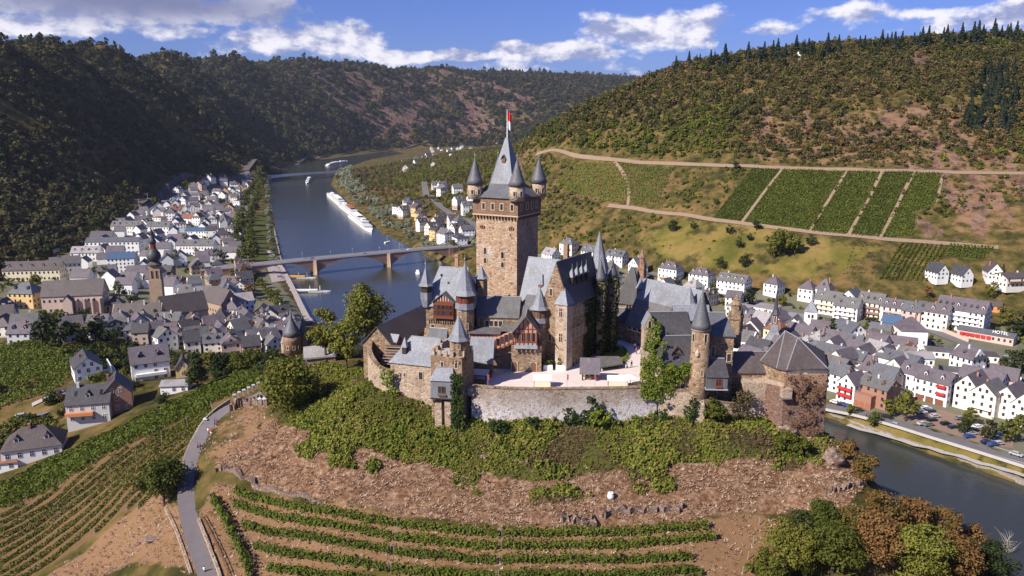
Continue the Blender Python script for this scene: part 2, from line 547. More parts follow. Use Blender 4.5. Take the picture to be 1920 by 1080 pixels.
def dup(root, loc=None, rz=None, label=None, scale=None):
 """a copy of a thing with its parts and sub-parts"""
 r = root.copy()
 COL.objects.link(r)
 if loc is not None:
  r.location = loc
 if rz is not None:
  r.rotation_euler = (0, 0, rz)
 if scale is not None:
  r.scale = scale if isinstance(scale, (tuple, list)) else (scale,) * 3
 if label:
  r['label'] = label
 for ch in list(KIDS.get(root.name, root.children)):
  c = ch.copy()
  COL.objects.link(c)
  c.parent = r
  for g in list(ch.children):
   d = g.copy()
   COL.objects.link(d)
   d.parent = c
 return r
KIDS = {}
def box(name, mat, parent, x0, x1, y0, y1, z0, z1, **props):
 return MB().box(x0, x1, y0, y1, z0, z1).build(name, mat, parent, **props)
_WIN = {}
def window(parent, x, y, z, w_=.9, h=1.4, ang=0.0, frame='window_stone', arch=False, cross=True, fw=.14, depth=.12, glass='window_glass', name='window'):
 """a window on a wall face: frame mesh with its pane below it; ang 0 looks towards -y"""
 key = (round(w_, 2), round(h, 2), frame, arch, cross, fw, glass)
 if key not in _WIN:
  f = MB()
  a, b = w_ / 2, w_ / 2 + fw
  f.box(-b, -a, -depth, .02, -fw, h + fw)
  f.box(a, b, -depth, .02, -fw, h + fw)
  f.box(-a, a, -depth, .02, -fw, 0)
  if arch:
   n = 6
   for i in range(n):
    t0, t1 = PI * i / n, PI * (i + 1) / n
    zz = h - a * .8
    f.add([(math.cos(t0) * a, -depth, zz + math.sin(t0) * a), (math.cos(t1) * a, -depth, zz + math.sin(t1) * a), (math.cos(t1) * a, -depth, h + fw), (math.cos(t0) * a, -depth, h + fw)], [(0, 1, 2, 3)])
  else:
   f.box(-a, a, -depth, .02, h, h + fw)
  if cross:
   f.box(-.05, .05, -depth * .8, .0, 0, h)
   f.box(-a, -.05, -depth * .8, .0, h * .62, h * .62 + .08)
   f.box(.05, a, -depth * .8, .0, h * .62, h * .62 + .08)
  g = MB().add([(-a, -.03, 0), (a, -.03, 0), (a, -.03, h), (-a, -.03, h)], [(0, 1, 2, 3)])
  _WIN[key] = (f.mesh('window', frame), g.mesh('pane', glass))
 fm, gm = _WIN[key]
 o = link(name, fm, parent, (x, y, z), ang)
 link('pane', gm, o)
 return o
def strip(pts, width, lift=.12, step=None, level=True):
 """a sheet draped on the land along a line"""
 P = []
 for i in range(len(pts) - 1):
  a, b = Vector((pts[i][0], pts[i][1])), Vector((pts[i + 1][0], pts[i + 1][1]))
  n = max(1, int((b - a).length / (step or max(2, width))))
  P += [a.lerp(b, k / n) for k in range(n)]
 P.append(Vector((pts[-1][0], pts[-1][1])))
 for _ in range(2):
  P = [P[0]] + [(P[i - 1] + P[i] * 2 + P[i + 1]) / 4 for i in range(1, len(P) - 1)] + [P[-1]]
 m = MB()
 cols = 5
 vs, fs = [], []
 for i, p in enumerate(P):
  d = (P[min(i + 1, len(P) - 1)] - P[max(i - 1, 0)]).normalized()
  nrm = Vector((-d.y, d.x))
  for k in range(cols):
   q = p + nrm * width * (k / (cols - 1) - .5)
   vs.append((q.x, q.y, ground(q.x, q.y)))
 for i in range(len(P)):          # level each cross section, standing clear of the land
  row = vs[i * cols:(i + 1) * cols]
  zc = max(r[2] for r in row) * .6 + sum(r[2] for r in row) / cols * .4 + lift
  for k in range(cols):
   vs[i * cols + k] = (row[k][0], row[k][1], zc if level else row[k][2] + lift)
 for i in range(len(P) - 1):
  for k in range(cols - 1):
   a = i * cols + k
   fs.append((a, a + 1, a + cols + 1, a + cols))
 m.add(vs, fs)
 return m, P
def smooth_line(pts, n=2):
 P = [Vector(p) for p in pts]
 for _ in range(n):
  Q = [P[0]]
  for a, b in zip(P, P[1:]):
   Q += [a.lerp(b, .25), a.lerp(b, .75)]
  Q.append(P[-1])
  P = Q
 return P
# ------------------------------------------------------------------ the lie of the land
def p2(v):
 return (v[0], v[1])
BANK_FAR = [(215, 60), (205, 190)] + [p2(on(u, v, .5)) for u, v in ((1920, 905), (1760, 852), (1600, 796))] + \
  [(105, 372), (55, 470), (0, 575)] + [p2(on(u, v, .5)) for u, v in ((838, 492), (775, 462), (718, 437), (660, 385), (622, 345), (632, 322), (690, 300), (760, 288))]
BANK_NEAR = [p2(on(u, v, .5)) for u, v in ((735, 282), (610, 298), (525, 312), (504, 335), (506, 380), (515, 430), (530, 500), (552, 550), (580, 602))] + \
   [(-100, 445), (-48, 375), (20, 290), (75, 232), (108, 190), (128, 130), (140, 60)]
RIVER = BANK_FAR + BANK_NEAR
CP = []
def cp(u, v, Y):
 CP.append(tuple(at(u, v, Y)))
def cz(u, v, z):
 CP.append(tuple(on(u, v, z)))
def cw(x, y, z):
 CP.append((x, y, z))
def slopef(v):
 return 137.2 / (tanA(v) + .47)
# the slope below the castle
for u, v, Y in ((690, 715, 166), (745, 768, 161), (800, 800, 158), (890, 797, 156.5), (990, 800, 155), (1100, 795, 155), (1250, 795, 155), (1330, 795, 154), (1430, 800, 154), (1545, 808, 157)):
 cp(u, v, Y)
for v in (860, 910, 960, 1010, 1060, 1100):
 for u in (620, 760, 900, 1040, 1180, 1320, 1460):
  cp(u, v, slopef(v) + (abs(u - 1000) / 500) ** 2 * 2.5)
for u, v, Y in ((600, 750, 176), (560, 700, 192), (625, 690, 192), (520, 790, 170), (500, 860, 158), (500, 920, 150), (500, 1000, 139), (430, 850, 162), (410, 905, 154), (420, 1000, 139), (440, 1080, 128),
    (480, 742, 187), (400, 790, 179), (368, 840, 170), (350, 900, 160), (352, 960, 147), (375, 1030, 136), (395, 1085, 128),
    (300, 1010, 142), (250, 900, 174), (100, 950, 190), (0, 1080, 166), (0, 950, 200), (55, 870, 222), (165, 812, 240), (185, 718, 275), (300, 738, 262), (350, 780, 216), (430, 737, 222),
    (480, 706, 230), (60, 700, 292), (250, 820, 202), (100, 1060, 163), (200, 985, 166), (200, 1070, 150), (0, 800, 262), (150, 880, 198), (20, 650, 335),
    (1600, 870, 152), (1560, 930, 141), (1580, 1000, 133), (1600, 1080, 125), (1700, 1000, 138), (1800, 1080, 133), (1660, 930, 150), (1900, 1080, 142)):
 cp(u, v, Y)
# castle plateau and the steep sides behind it
for x, y, z in ((-25, 185, 64), (0, 195, 64), (25, 200, 64), (50, 190, 62), (62, 170, 60), (-12, 172, 64), (20, 175, 64), (40, 170, 63), (-45, 215, 60), (-20, 225, 54), (10, 232, 50), (45, 225, 46),
    (-30, 265, 34), (10, 265, 26), (-60, 250, 48), (-85, 300, 28), (-40, 310, 14), (-70, 350, 10), (-95, 400, 8), (0, 300, 4), (40, 255, 12), (60, 235, 6), (85, 205, 14), (78, 180, 42), (100, 165, 26), (95, 140, 36), (118, 120, 18), (60, 210, 40),
    (0, 90, 28), (0, 40, 10), (0, -100, 4), (-100, 60, 14), (-160, 100, 12), (100, 60, 14), (-250, 150, 10), (-300, -100, 6), (300, -100, 6), (0, -400, 6),
    (-180, 240, 18), (-260, 260, 18), (-230, 330, 20), (-330, 330, 20)):
 cw(x, y, z)
# the town on the near bank
for u, v, z in ((200, 610, 16), (130, 588, 22), (20, 590, 24), (60, 640, 26), (200, 650, 22), (400, 640, 10), (330, 680, 14), (470, 640, 9), (530, 600, 7), (300, 560, 10), (400, 520, 8), (450, 460, 7), (480, 400, 7), (470, 350, 7), (430, 400, 9),
    (300, 470, 10), (200, 500, 12), (60, 520, 18), (380, 345, 9), (330, 380, 10), (500, 560, 6), (480, 320, 8)):
 cz(u, v, z)
# the left hill: its foot, flank and crest
for u, v, z in ((0, 492, 15), (100, 468, 15), (170, 438, 16), (230, 395, 17), (270, 372, 17), (330, 340, 18), (480, 305, 17), (520, 298, 15), (560, 291, 14), (600, 285, 14), (650, 279, 16), (715, 272, 20), (790, 266, 30), (890, 256, 48)):
 cz(u, v, z)
for u, v, Y in ((0, 82, 1100), (100, 84, 1320), (200, 86, 1620), (330, 97, 2300), (450, 108, 3050), (580, 116, 3650), (700, 127, 4000), (830, 132, 4400), (960, 137, 4700), (1080, 143, 4900), (1200, 150, 5000), (1320, 165, 5100)):
 cp(u, v, Y)
 p = at(u, v, Y)
 CP.append((p.x * 1.5, p.y * 1.45, p.z * .72))
 CP.append((p.x * 1.12, p.y * 1.12, p.z * .93))
for x, y, z in ((-620, 480, 60), (-760, 560, 120), (-900, 700, 170), (-1300, 900, 170), (-600, 250, 24), (-1000, 200, 80), (-1600, 500, 200), (-900, -300, 40), (-2500, 1000, 220), (-3500, 3000, 250), (-4500, -500, 200)):
 cw(x, y, z)
# the far bank: town, hill, spur
FOOT = [(960, 455), (1000, 470), (1200, 507), (1350, 535), (1600, 560), (1920, 585)]
def vfoot(u):
 return float(np.interp(u, [a for a, b in FOOT], [b for a, b in FOOT]))
def sloper(u, v):
 Fy = on(u, vfoot(u), 13).y
 return (CZ - 13 + .52 * Fy) / (tanA(v) + .52)
CREST = [(985, 258), (1060, 222), (1150, 176), (1280, 126), (1400, 112), (1500, 104), (1600, 92), (1700, 84), (1800, 76), (1920, 66)]
for u in (1000, 1100, 1200, 1300, 1400, 1500, 1600, 1700, 1800, 1920):
 cz(u, vfoot(u), 13)
 vc = float(np.interp(u, [a for a, b in CREST], [b for a, b in CREST]))
 for v in (310, 410, 470):
  if v < vfoot(u) - 15:
   cp(u, v, sloper(u, v))
 if u >= 1200:
  cp(u, 215, sloper(u, 215) + 8)
 y = sloper(u, vc) + 25
 cp(u, vc, y)
 p = at(u, vc, y)
 CP.append((p.x + 30, p.y + 200, p.z - 6))
 CP.append((p.x + 100, p.y + 800, p.z - 40))
for u, v, z in ((1060, 500, 9), (1160, 540, 8), (1300, 580, 8), (1400, 640, 7), (1500, 700, 6), (1600, 770, 5), (1700, 800, 5), (1850, 850, 5), (1900, 700, 8), (1750, 650, 8), (1600, 620, 9), (1800, 600, 11),
    (880, 480, 8), (830, 440, 9), (850, 412, 14), (800, 370, 14), (720, 400, 6), (700, 345, 10), (780, 345, 24), (760, 305, 24), (860, 285, 38), (900, 290, 50)):
 cz(u, v, z)
for u, v, Y in ((940, 300, 1010), (900, 345, 980), (940, 360, 880), (950, 420, 760), (935, 282, 1300)):
 cp(u, v, Y)
for x, y, z in ((500, 400, 30), (620, 520, 120), (420, 250, 14), (330, 100, 10), (700, 300, 60), (900, 600, 220), (1500, 900, 220), (1500, 0, 60), (3000, 2000, 200), (4500, 0, 150), (2500, 5500, 220), (0, 7500, 240), (-3000, 7500, 240), (4500, 7500, 220), (0, -2500, 20), (4500, -2500, 60), (-4500, -2500, 60), (-4500, 7500, 240)):
 cw(x, y, z)
CPA = np.array(CP)
def _rbf():
 P = CPA[:, :2] / 100.0
 n = len(P)
 d = np.hypot(P[:, None, 0] - P[None, :, 0], P[:, None, 1] - P[None, :, 1])
 A = np.zeros((n + 3, n + 3))
 A[:n, :n] = d + np.eye(n) * -0.02
 A[:n, n] = 1
 A[:n, n + 1:] = P
 A[n, :n] = 1
 A[n + 1:, :n] = P.T
 b = np.concatenate([CPA[:, 2], [0, 0, 0]])
 return P, np.linalg.solve(A, b)
_P, _W = _rbf()
COURT = [(-30.5, 166), (-26, 163), (-17, 160.5), (-9, 159), (0, 157.6), (12, 157.4), (28, 158.2), (36, 157), (46, 157), (49, 160), (62, 160), (63, 178), (50, 196), (30, 206), (0, 208), (-20, 200), (-31, 180)]
CASTLE_Z = 69.0
def hgt(x, y):
 x, y = np.asarray(x, float), np.asarray(y, float)
 shp = x.shape
 x, y = x.ravel(), y.ravel()
 out = np.zeros(x.shape)
 n = len(_P)
 for i in range(0, len(x), 20000):
  xs_, ys_ = x[i:i + 20000] / 100, y[i:i + 20000] / 100
  d = np.hypot(xs_[:, None] - _P[None, :, 0], ys_[:, None] - _P[None, :, 1])
  out[i:i + 20000] = d @ _W[:n] + _W[n] + _W[n + 1] * xs_ + _W[n + 2] * ys_
 # gullies and ribs on the high flanks
 k = sm(22, 70, out) * sm(430, 620, y) + sm(22, 60, out) * sm(-420, -560, x)
 k = np.clip(k, 0, 1) * (1 - .6 * sm(60, 160, x))
 wgt = np.where(x < 60, sm(190, 110, out) * .5 + .5, 1)
 g = np.abs(fbm(x / 230 + y / 900, y / 330, 3, 4) - .5) * 2
 out = out + k * wgt * (g * 22 - 7) * np.clip(y / 1400, .35, 1.0)
 lf = np.where(x < np.interp(y, [500, 1200, 4000], [-330, -480, -300]), 1.0, 0.0)
 rb = 1 - np.abs(vnoise((x * .35 + y * .35) / 210 + 3, (y * 1.0 - x * .45) / np.clip(y * .11, 80, 300), 91) * 2 - 1)
 rb = rb * .7 + .3 * (1 - np.abs(vnoise(x / 160, (y - x * .5) / 62, 92) * 2 - 1))
 out = out + lf * k * (sm(30, 90, out) * sm(300, 190, out) * .75 + .25) * (rb - .55) * np.clip(y * .042, 34, 95)
 out = out + sm(10, 30, out) * (fbm(x / 60, y / 60, 11, 3) - .5) * np.clip(y / 130, .6, 5)
 near = sm(420, 300, y)
 out = out + near * sm(20, 30, out) * (fbm(x / 7, y / 7, 21, 3) - .5) * .9
 # the river bed and its banks
 ins = inside(RIVER, x, y)
 dr = dist_line(RIVER, x, y, True)
 bank = np.where(ins, -3.0 * sm(0, 5, dr) + .3, np.maximum(out, 1.2))
 b = sm(2, 26, dr)
 out = np.where(ins, bank, np.maximum(out, 1.2) * b + np.minimum(np.maximum(out, 1.2), 2.0 + dr * .35) * (1 - b))
 # level ground inside the castle
 ic = inside(COURT, x, y)
 out = np.where(ic, np.minimum(out, 66.0), out)
 return out.reshape(shp)
def axis(parts):
 r = []
 for a, b, s0, s1 in parts:
  x = a
  s = s0
  n = max(1, int(round((b - a) / ((s0 + s1) / 2))))
  ws = np.linspace(s0, s1, n)
  ws = ws / ws.sum() * (b - a)
  r += list(a + np.concatenate([[0], np.cumsum(ws)[:-1]]))
 r.append(parts[-1][1])
 return np.array(r)
XS = axis([(-9000, -2000, 600, 90), (-2000, -800, 60, 14), (-800, -160, 9, 5), (-160, 125, 1.6, 1.6), (125, 750, 4, 7), (750, 1800, 9, 60), (1800, 9000, 90, 600)])
YS = axis([(-4000, -200, 500, 40), (-200, 95, 30, 5), (95, 262, 1.6, 1.6), (262, 1150, 3.5, 8), (1150, 4600, 9, 40), (4600, 12000, 45, 600)])
GX, GY = np.meshgrid(XS, YS)
GZ = hgt(GX, GY)
def ground(x, y):
 """height of the terrain sheet"""
 x, y = np.asarray(x, float), np.asarray(y, float)
 i = np.clip(np.searchsorted(XS, x) - 1, 0, len(XS) - 2)
 j = np.clip(np.searchsorted(YS, y) - 1, 0, len(YS) - 2)
 fx = (x - XS[i]) / (XS[i + 1] - XS[i])
 fy = (y - YS[j]) / (YS[j + 1] - YS[j])
 r = (GZ[j, i] * (1 - fx) + GZ[j, i + 1] * fx) * (1 - fy) + (GZ[j + 1, i] * (1 - fx) + GZ[j + 1, i + 1] * fx) * fy
 return r if r.shape else float(r)
_YR = np.concatenate([np.arange(90, 320, .8), np.geomspace(320, 6500, 900)])
def hit(u, v):
 """where the sight line through (u, v) meets the land"""
 r = ray(u, v)
 t = _YR / r[1]
 x, z = r[0] * t, CZ + r[2] * t
 d = z - ground(x, _YR)
 k = np.argmax(d < 0)
 if not (d < 0).any():
  return None
 if k == 0:
  y = _YR[0]
 else:
  a = d[k - 1] / (d[k - 1] - d[k])
  y = _YR[k - 1] + a * (_YR[k] - _YR[k - 1])
 t = y / r[1]
 return Vector((r[0] * t, y, ground(r[0] * t, y)))
def hits(pts):
 r = [hit(u, v) for u, v in pts]
 return [p for p in r if p is not None]
# ------------------------------------------------------------------ the ground sheet, its cover, the river
def wpoly(pix):
 return [(p.x, p.y) for p in hits(pix)]
POLY = dict(
 lush=wpoly([(560, 700), (640, 690), (690, 695), (760, 735), (830, 770), (990, 778), (1250, 772), (1440, 775), (1600, 830), (1580, 860), (1440, 862), (1300, 868), (1150, 882), (1000, 905), (900, 885), (780, 865), (640, 830), (560, 800), (520, 790)]),
 dead=wpoly([(400, 870), (520, 795), (640, 832), (780, 866), (900, 886), (1000, 905), (1150, 882), (1300, 868), (1440, 862), (1590, 850), (1630, 900), (1590, 960), (1400, 960), (1250, 980), (1120, 990), (950, 985), (760, 970), (600, 938), (480, 915)]),
 dry=wpoly([(60, 1090), (232, 968), (300, 908), (345, 955), (395, 1095)]),
 bank=wpoly([(400, 800), (480, 745), (520, 790), (500, 860), (400, 880), (370, 850)]),
 town_l=wpoly([(0, 520), (60, 500), (230, 430), (262, 395), (300, 368), (400, 335), (480, 330), (475, 480), (580, 600), (520, 662), (430, 668), (300, 655), (200, 630), (0, 625)]),
 town_r=wpoly([(900, 480), (1000, 475), (1200, 510), (1350, 538), (1600, 565), (1930, 620), (1930, 860), (1590, 760), (1380, 690), (900, 560)]),
 rust=wpoly([(1380, 215), (1700, 190), (1925, 190), (1925, 450), (1770, 440), (1772, 330), (1400, 306)]),
 terrace=wpoly([(405, 905), (600, 940), (760, 972), (950, 987), (1250, 982), (1420, 960), (1520, 985), (1460, 1100), (380, 1100), (370, 960)]),
 vine_l=wpoly([(0, 905), (230, 800), (480, 695), (490, 725), (400, 780), (345, 870), (300, 905), (265, 960), (230, 960), (0, 1100)]),
 vine_b=wpoly([(0, 640), (90, 640), (150, 680), (120, 730), (0, 770)]),
 rightscree=wpoly([(1700, 330), (1920, 330), (1920, 440), (1750, 440)]),
 grass_r=wpoly([(1260, 400), (1600, 450), (1660, 460), (1560, 530), (1350, 510), (1150, 470)]),
 grass_bank=wpoly([(1590, 770), (1920, 880), (1920, 905), (1590, 800)]),
 field_v=wpoly([(1060, 300), (1150, 302), (1250, 312), (1300, 330), (1230, 390), (1060, 385), (1030, 340)]),
 meadow=wpoly([(465, 400), (505, 400), (525, 500), (465, 500)]),
)
# where the bare slate shows on the hills (also used for the soil)
ROCKS = [(p.x, p.y, r) for p, r in [(hit(u, v), r) for u, v, r in ((700, 185, 210), (760, 175, 200), (880, 205, 260), (930, 190, 260), (830, 150, 200), (610, 160, 70), (620, 190, 60), (560, 250, 40),
  (1450, 238, 40), (1560, 235, 40), (1700, 260, 70), (1790, 275, 70), (1880, 350, 60), (1850, 395, 55), (1480, 250, 40), (1860, 290, 50), (1700, 110, 25))] if p is not None]
def rockiness(x, y):
 x, y = np.asarray(x, float), np.asarray(y, float)
 r = np.zeros(x.shape)
 for a, b, s in ROCKS:
  r = np.maximum(r, np.exp(-((x - a) ** 2 + (y - b) ** 2) / (2 * (s * .7) ** 2)))
 sc = np.clip(y / 900, .8, 3.5)
 return r * np.where(x > 0, .95, 1.7) * np.clip((fbm(x / (15 * sc), y / (24 * sc), 61, 4) - .44) * 6, 0, 1)
def slope_fields():
 out = {}
 px = dict(v1=[(1410, 316), (1465, 319), (1390, 416), (1337, 410)], v2=[(1469, 318), (1585, 322), (1516, 433), (1395, 417)], v3=[(1590, 322), (1651, 323), (1588, 441), (1520, 434)],
   v4=[(1658, 323), (1712, 324), (1648, 446), (1595, 442)], v5=[(1717, 324), (1766, 326), (1756, 380), (1716, 396), (1714, 442), (1653, 447)],
   v7=[(1780, 459), (1868, 464), (1842, 486), (1775, 481)], t1=[(1062, 304), (1150, 306), (1177, 345), (1172, 383), (1062, 366), (1042, 340)], t2=[(1164, 308), (1262, 316), (1232, 385), (1183, 384)],
   v6=[(1688, 457), (1776, 462), (1738, 528), (1646, 525)], b1=[(1604, 452), (1682, 456), (1640, 524), (1578, 514)], meadow=[(1140, 388), (1180, 392), (1120, 432), (1080, 438)])
 for k, p in px.items():
  out[k] = wpoly(p)
 return out
FIELDS = slope_fields()
TRACKS = [hits([(1005, 290), (1100, 298), (1200, 306), (1300, 310), (1400, 313), (1500, 317), (1600, 319), (1700, 322), (1800, 324), (1925, 326)]),
  hits([(1140, 386), (1200, 392), (1260, 402), (1330, 413), (1400, 421), (1480, 431), (1560, 440), (1640, 448), (1720, 453), (1800, 459), (1872, 465)]),
  hits([(1152, 304), (1166, 320), (1178, 342), (1180, 362), (1177, 386)])]
TRACKS = [[(p.x, p.y) for p in t_] for t_ in TRACKS]
def cover():
 x, y, z = GX.ravel(), GY.ravel(), GZ.ravel()
 n = len(x)
 C = np.zeros((n, 4))
 D = np.zeros((n, 4))
 def m(k, soft=0):
  e = dist_line(POLY[k], x, y, True)
  e = np.where(inside(POLY[k], x, y), e, -e)
  s = np.clip(y * .014, 2, 25)
  return sm(-1, 1, e / s)
 C[:, 0] = m('dead')
 C[:, 1] = np.maximum(m('lush'), m('meadow'))
 C[:, 2] = m('terrace') * .8
 C[:, 3] = np.clip(rockiness(x, y), 0, 1)
 C[:, 2] = np.maximum(C[:, 2], np.maximum(np.maximum(m('dry') * .75, m('bank') * .55), m('rust') * .48))
 D[:, 0] = np.maximum(np.maximum(m('vine_l'), m('vine_b')), m('field_v') * .6)
 for k in ('v1', 'v2', 'v3', 'v4', 'v5', 'v7'):
  C[:, 1] = np.maximum(C[:, 1], inside(FIELDS[k], x, y))
 D[:, 1] = np.maximum(m('town_l'), m('town_r')) * (1 - m('meadow')) * (1 - m('grass_bank'))
 D[:, 2] = np.maximum(m('grass_r') * (.35 + .65 * np.clip(fbm(x / 24, y / 24, 88, 3) * 3 - .8, 0, 1)), m('grass_bank'))
 D[:, 3] = 1
 return C, D
GCOV, GCOV2 = cover()
def mk_ground_mat():
 m, t = newmat('ground_cover')
 p = pos(t)
 a = t.n('ShaderNodeAttribute', attribute_name='cover')
 b = t.n('ShaderNodeAttribute', attribute_name='cover_b')
 sa, sb = t.n('ShaderNodeSeparateColor'), t.n('ShaderNodeSeparateColor')
 t.put(sa.inputs[0], a.outputs['Color'])
 t.put(sb.inputs[0], b.outputs['Color'])
 big = t.noise(p, .012, 6, .6)
 mid = t.noise(p, .12, 6, .65)
 fine = t.noise(p, 1.3, 5, .7)
 ragged = t.m('MULTIPLY', t.m('SUBTRACT', mid, .5), .9)
 def msk(s):
  return t.ss(t.m('ADD', s, ragged), .40, .60)
 # wooded slopes: bare soil, dry grass and slate showing between the bushes
 soil = ramp(t, t.ss(t.m('ADD', t.m('MULTIPLY', mid, .6), t.m('MULTIPLY', t.noise(p, .03, 6, .65), .5)), .36, .76), [(.03, .03, .009), (.07, .06, .016), (.13, .09, .032), (.2, .12, .05)])
 rockm = t.ss(t.m('ADD', a.outputs['Alpha'], t.m('MULTIPLY', t.m('SUBTRACT', mid, .5), .9)), .34, .50)
 rock = ramp(t, t.ss(t.noise(mscale(t, p, (1, 1, .35)), .09, 7, .72), .30, .70), [(.035, .02, .018), (.10, .056, .044), (.17, .105, .08), (.25, .175, .14)])
 col = t.mix(rockm, soil, rock)
 grass = ramp(t, t.m('ADD', t.m('MULTIPLY', fine, .3), t.m('MULTIPLY', t.ss(t.noise(p, .035, 6, .7), .3, .7), .7)), [(.055, .062, .012), (.11, .10, .02), (.19, .14, .04), (.26, .165, .07)])
 lush = ramp(t, fine, [(.028, .032, .010), (.055, .062, .015), (.09, .088, .024), (.15, .105, .05)])
 dead = ramp(t, t.ss(t.m('ADD', t.m('MULTIPLY', fine, .55), t.m('MULTIPLY', t.noise(p, .5, 5, .7), .45)), .28, .72), [(.065, .028, .015), (.135, .07, .038), (.235, .145, .09), (.43, .325, .235)])
 terr = ramp(t, t.m('ADD', t.m('MULTIPLY', fine, .5), t.m('MULTIPLY', mid, .5)), [(.085, .05, .022), (.17, .095, .045), (.25, .15, .085), (.14, .11, .03)])
 vine = ramp(t, t.m('ADD', t.m('MULTIPLY', fine, .4), t.m('MULTIPLY', mid, .6)), [(.075, .05, .018), (.14, .085, .04), (.22, .135, .075)])
 town = ramp(t, t.m('ADD', t.m('MULTIPLY', mid, .6), t.m('MULTIPLY', fine, .4)), [(.06, .085, .025), (.12, .13, .06), (.19, .165, .13), (.28, .25, .23)])
 col = t.mix(msk(sb.outputs[1]), col, town)
 col = t.mix(msk(sb.outputs[2]), col, grass)
 col = t.mix(msk(sb.outputs[0]), col, vine)
 col = t.mix(msk(sa.outputs[1]), col, lush)
 col = t.mix(msk(sa.outputs[2]), col, terr)
 col = t.mix(msk(sa.outputs[0]), col, dead)
 # steep faces are bare slate
 nz = t.n('ShaderNodeSeparateXYZ')
 t.put(nz.inputs[0], t.n('ShaderNodeNewGeometry').outputs['Normal'])
 steep = t.ss(t.m('ADD', nz.outputs[2], t.m('MULTIPLY', t.m('SUBTRACT', mid, .5), .25)), .60, .50)
 col = t.mix(steep, col, rock)
 finish(t, col, .95, t.m('ADD', fine, t.m('MULTIPLY', mid, 1.5)), .45, .35, spec=.1)
 MATS['ground_cover'] = m
mk_ground_mat()
def mk_ground():
 ny, nx = GX.shape
 co = np.stack([GX, GY, GZ], -1).reshape(-1, 3)
 idx = np.arange(nx * ny).reshape(ny, nx)
 q = np.stack([idx[:-1, :-1], idx[:-1, 1:], idx[1:, 1:], idx[1:, :-1]], -1).reshape(-1, 4)
 me = bpy.data.meshes.new('ground')
 me.vertices.add(len(co))
 me.vertices.foreach_set('co', co.ravel())
 me.loops.add(q.size)
 me.loops.foreach_set('vertex_index', q.ravel().astype(np.int32))
 me.polygons.add(len(q))
 me.polygons.foreach_set('loop_start', np.arange(0, q.size, 4, dtype=np.int32))
 me.polygons.foreach_set('use_smooth', np.ones(len(q), bool))
 for nm, dat in (('cover', GCOV), ('cover_b', GCOV2)):
  at_ = me.attributes.new(nm, 'FLOAT_COLOR', 'POINT')
  at_.data.foreach_set('color', dat.ravel())
 me.materials.append(MATS['ground_cover'])
 me.update()
 me.validate()
 link('ground', me, kind='structure')
mk_ground()
def mk_river():
 m, t = newmat('river_water')
 p = pos(t)
 n = t.noise(mscale(t, p, (1, .5, 1)), .35, 5, .6)
 n2 = t.noise(p, 2.2, 3, .6)
 big = t.noise(p, .008, 4, .5)
 c = t.mix(big, (.032, .036, .030), (.048, .050, .042))
 finish(t, c, .13, t.m('ADD', n, t.m('MULTIPLY', n2, .4)), .3, .35, spec=.26)
 MATS['river_water'] = m
 b = MB()
 mid = []
 poly = [Vector((x, y)) for x, y in RIVER]
 cx = sum(p_.x for p_ in poly) / len(poly)
 # a sheet somewhat wider than the bed, tucked under the banks
 n_ = len(poly)
 out = []
 for i in range(n_):
  a, b0, c0 = poly[i - 1], poly[i], poly[(i + 1) % n_]
  d = (c0 - a).normalized()
  out.append(b0 + Vector((d.y, -d.x)) * 6)
 ar = sum(poly[i].x * poly[(i + 1) % n_].y - poly[(i + 1) % n_].x * poly[i].y for i in range(n_))
 if ar < 0:
  out = [poly[i] * 2 - out[i] for i in range(n_)]
 me = bpy.data.meshes.new('river')
 bm = bmesh.new()
 f = bm.faces.new([bm.verts.new((p_.x, p_.y, 0)) for p_ in out])
 bmesh.ops.triangulate(bm, faces=[f])
 bmesh.ops.recalc_face_normals(bm, faces=bm.faces)
 for f in bm.faces:
  if f.normal.z < 0:
   f.normal_flip()
 bm.to_mesh(me)
 bm.free()
 me.materials.append(m)
 link('river', me, kind='structure')
mk_river()
# ------------------------------------------------------------------ the castle
CZ0 = CASTLE_Z
CASTLE = 'buildings of the castle on the hill'
def H(v, Y):
 return zof(v, Y) - CZ0
def XA(u, v, Y):
 return at(u, v, Y).x
class Bld:
 """a building in its own frame: x along its front, y into it, z above the courtyard"""
 def __init__(s, name, label, cat, u, v, Y, yaw, group=CASTLE):
  s.o = thing(name, label, cat, (XA(u, v, Y), Y, CZ0), R(yaw), group)
 def win(s, x, y, z, w_=.9, h=1.4, side='f', **k):
  return window(s.o, x, y, z, w_, h, {'f': 0, 'r': PI / 2, 'l': -PI / 2, 'b': PI}[side], **k)
def finial(parent, x, y, z, h=1.6):
 MB().lathe(x, y, [(.10, z - .3), (.06, z + h * .3), (.16, z + h * .42), (.16, z + h * .5), (.04, z + h * .6), (.02, z + h)], 6).build('finial', 'lead', parent)
def cone_turret(parent, x, y, z0, z1, ztip, r, mat='castle_stone', rmat='slate_mid', n=18, flare=1.22, windows=(), name='turret', rn=None):
 t = MB().lathe(x, y, [(r, z0), (r, z1)], n, PI / n).build(name, mat, parent, smooth=n > 10)
 h = ztip - z1
 prof = [(r * flare, z1 - .15), (r * flare * .80, z1 + h * .14), (r * .70, z1 + h * .36), (r * .36, z1 + h * .68), (.06, ztip)]
 MB().lathe(x, y, prof, rn or n, PI / (rn or n)).build('cone_roof', rmat, t, smooth=(rn or n) > 10)
 finial(t, x, y, ztip)
 for (ang, zz, ww, hh) in windows:
  window(t, x + math.sin(R(ang)) * (r + .02), y - math.cos(R(ang)) * (r + .02), zz, ww, hh, R(ang), cross=False, fw=.12)
 return t
def spire_prof(r, z0, z1, flare=1.15):
 h = z1 - z0
 return [(r * flare, z0), (r * .82, z0 + h * .14), (.07, z1)]
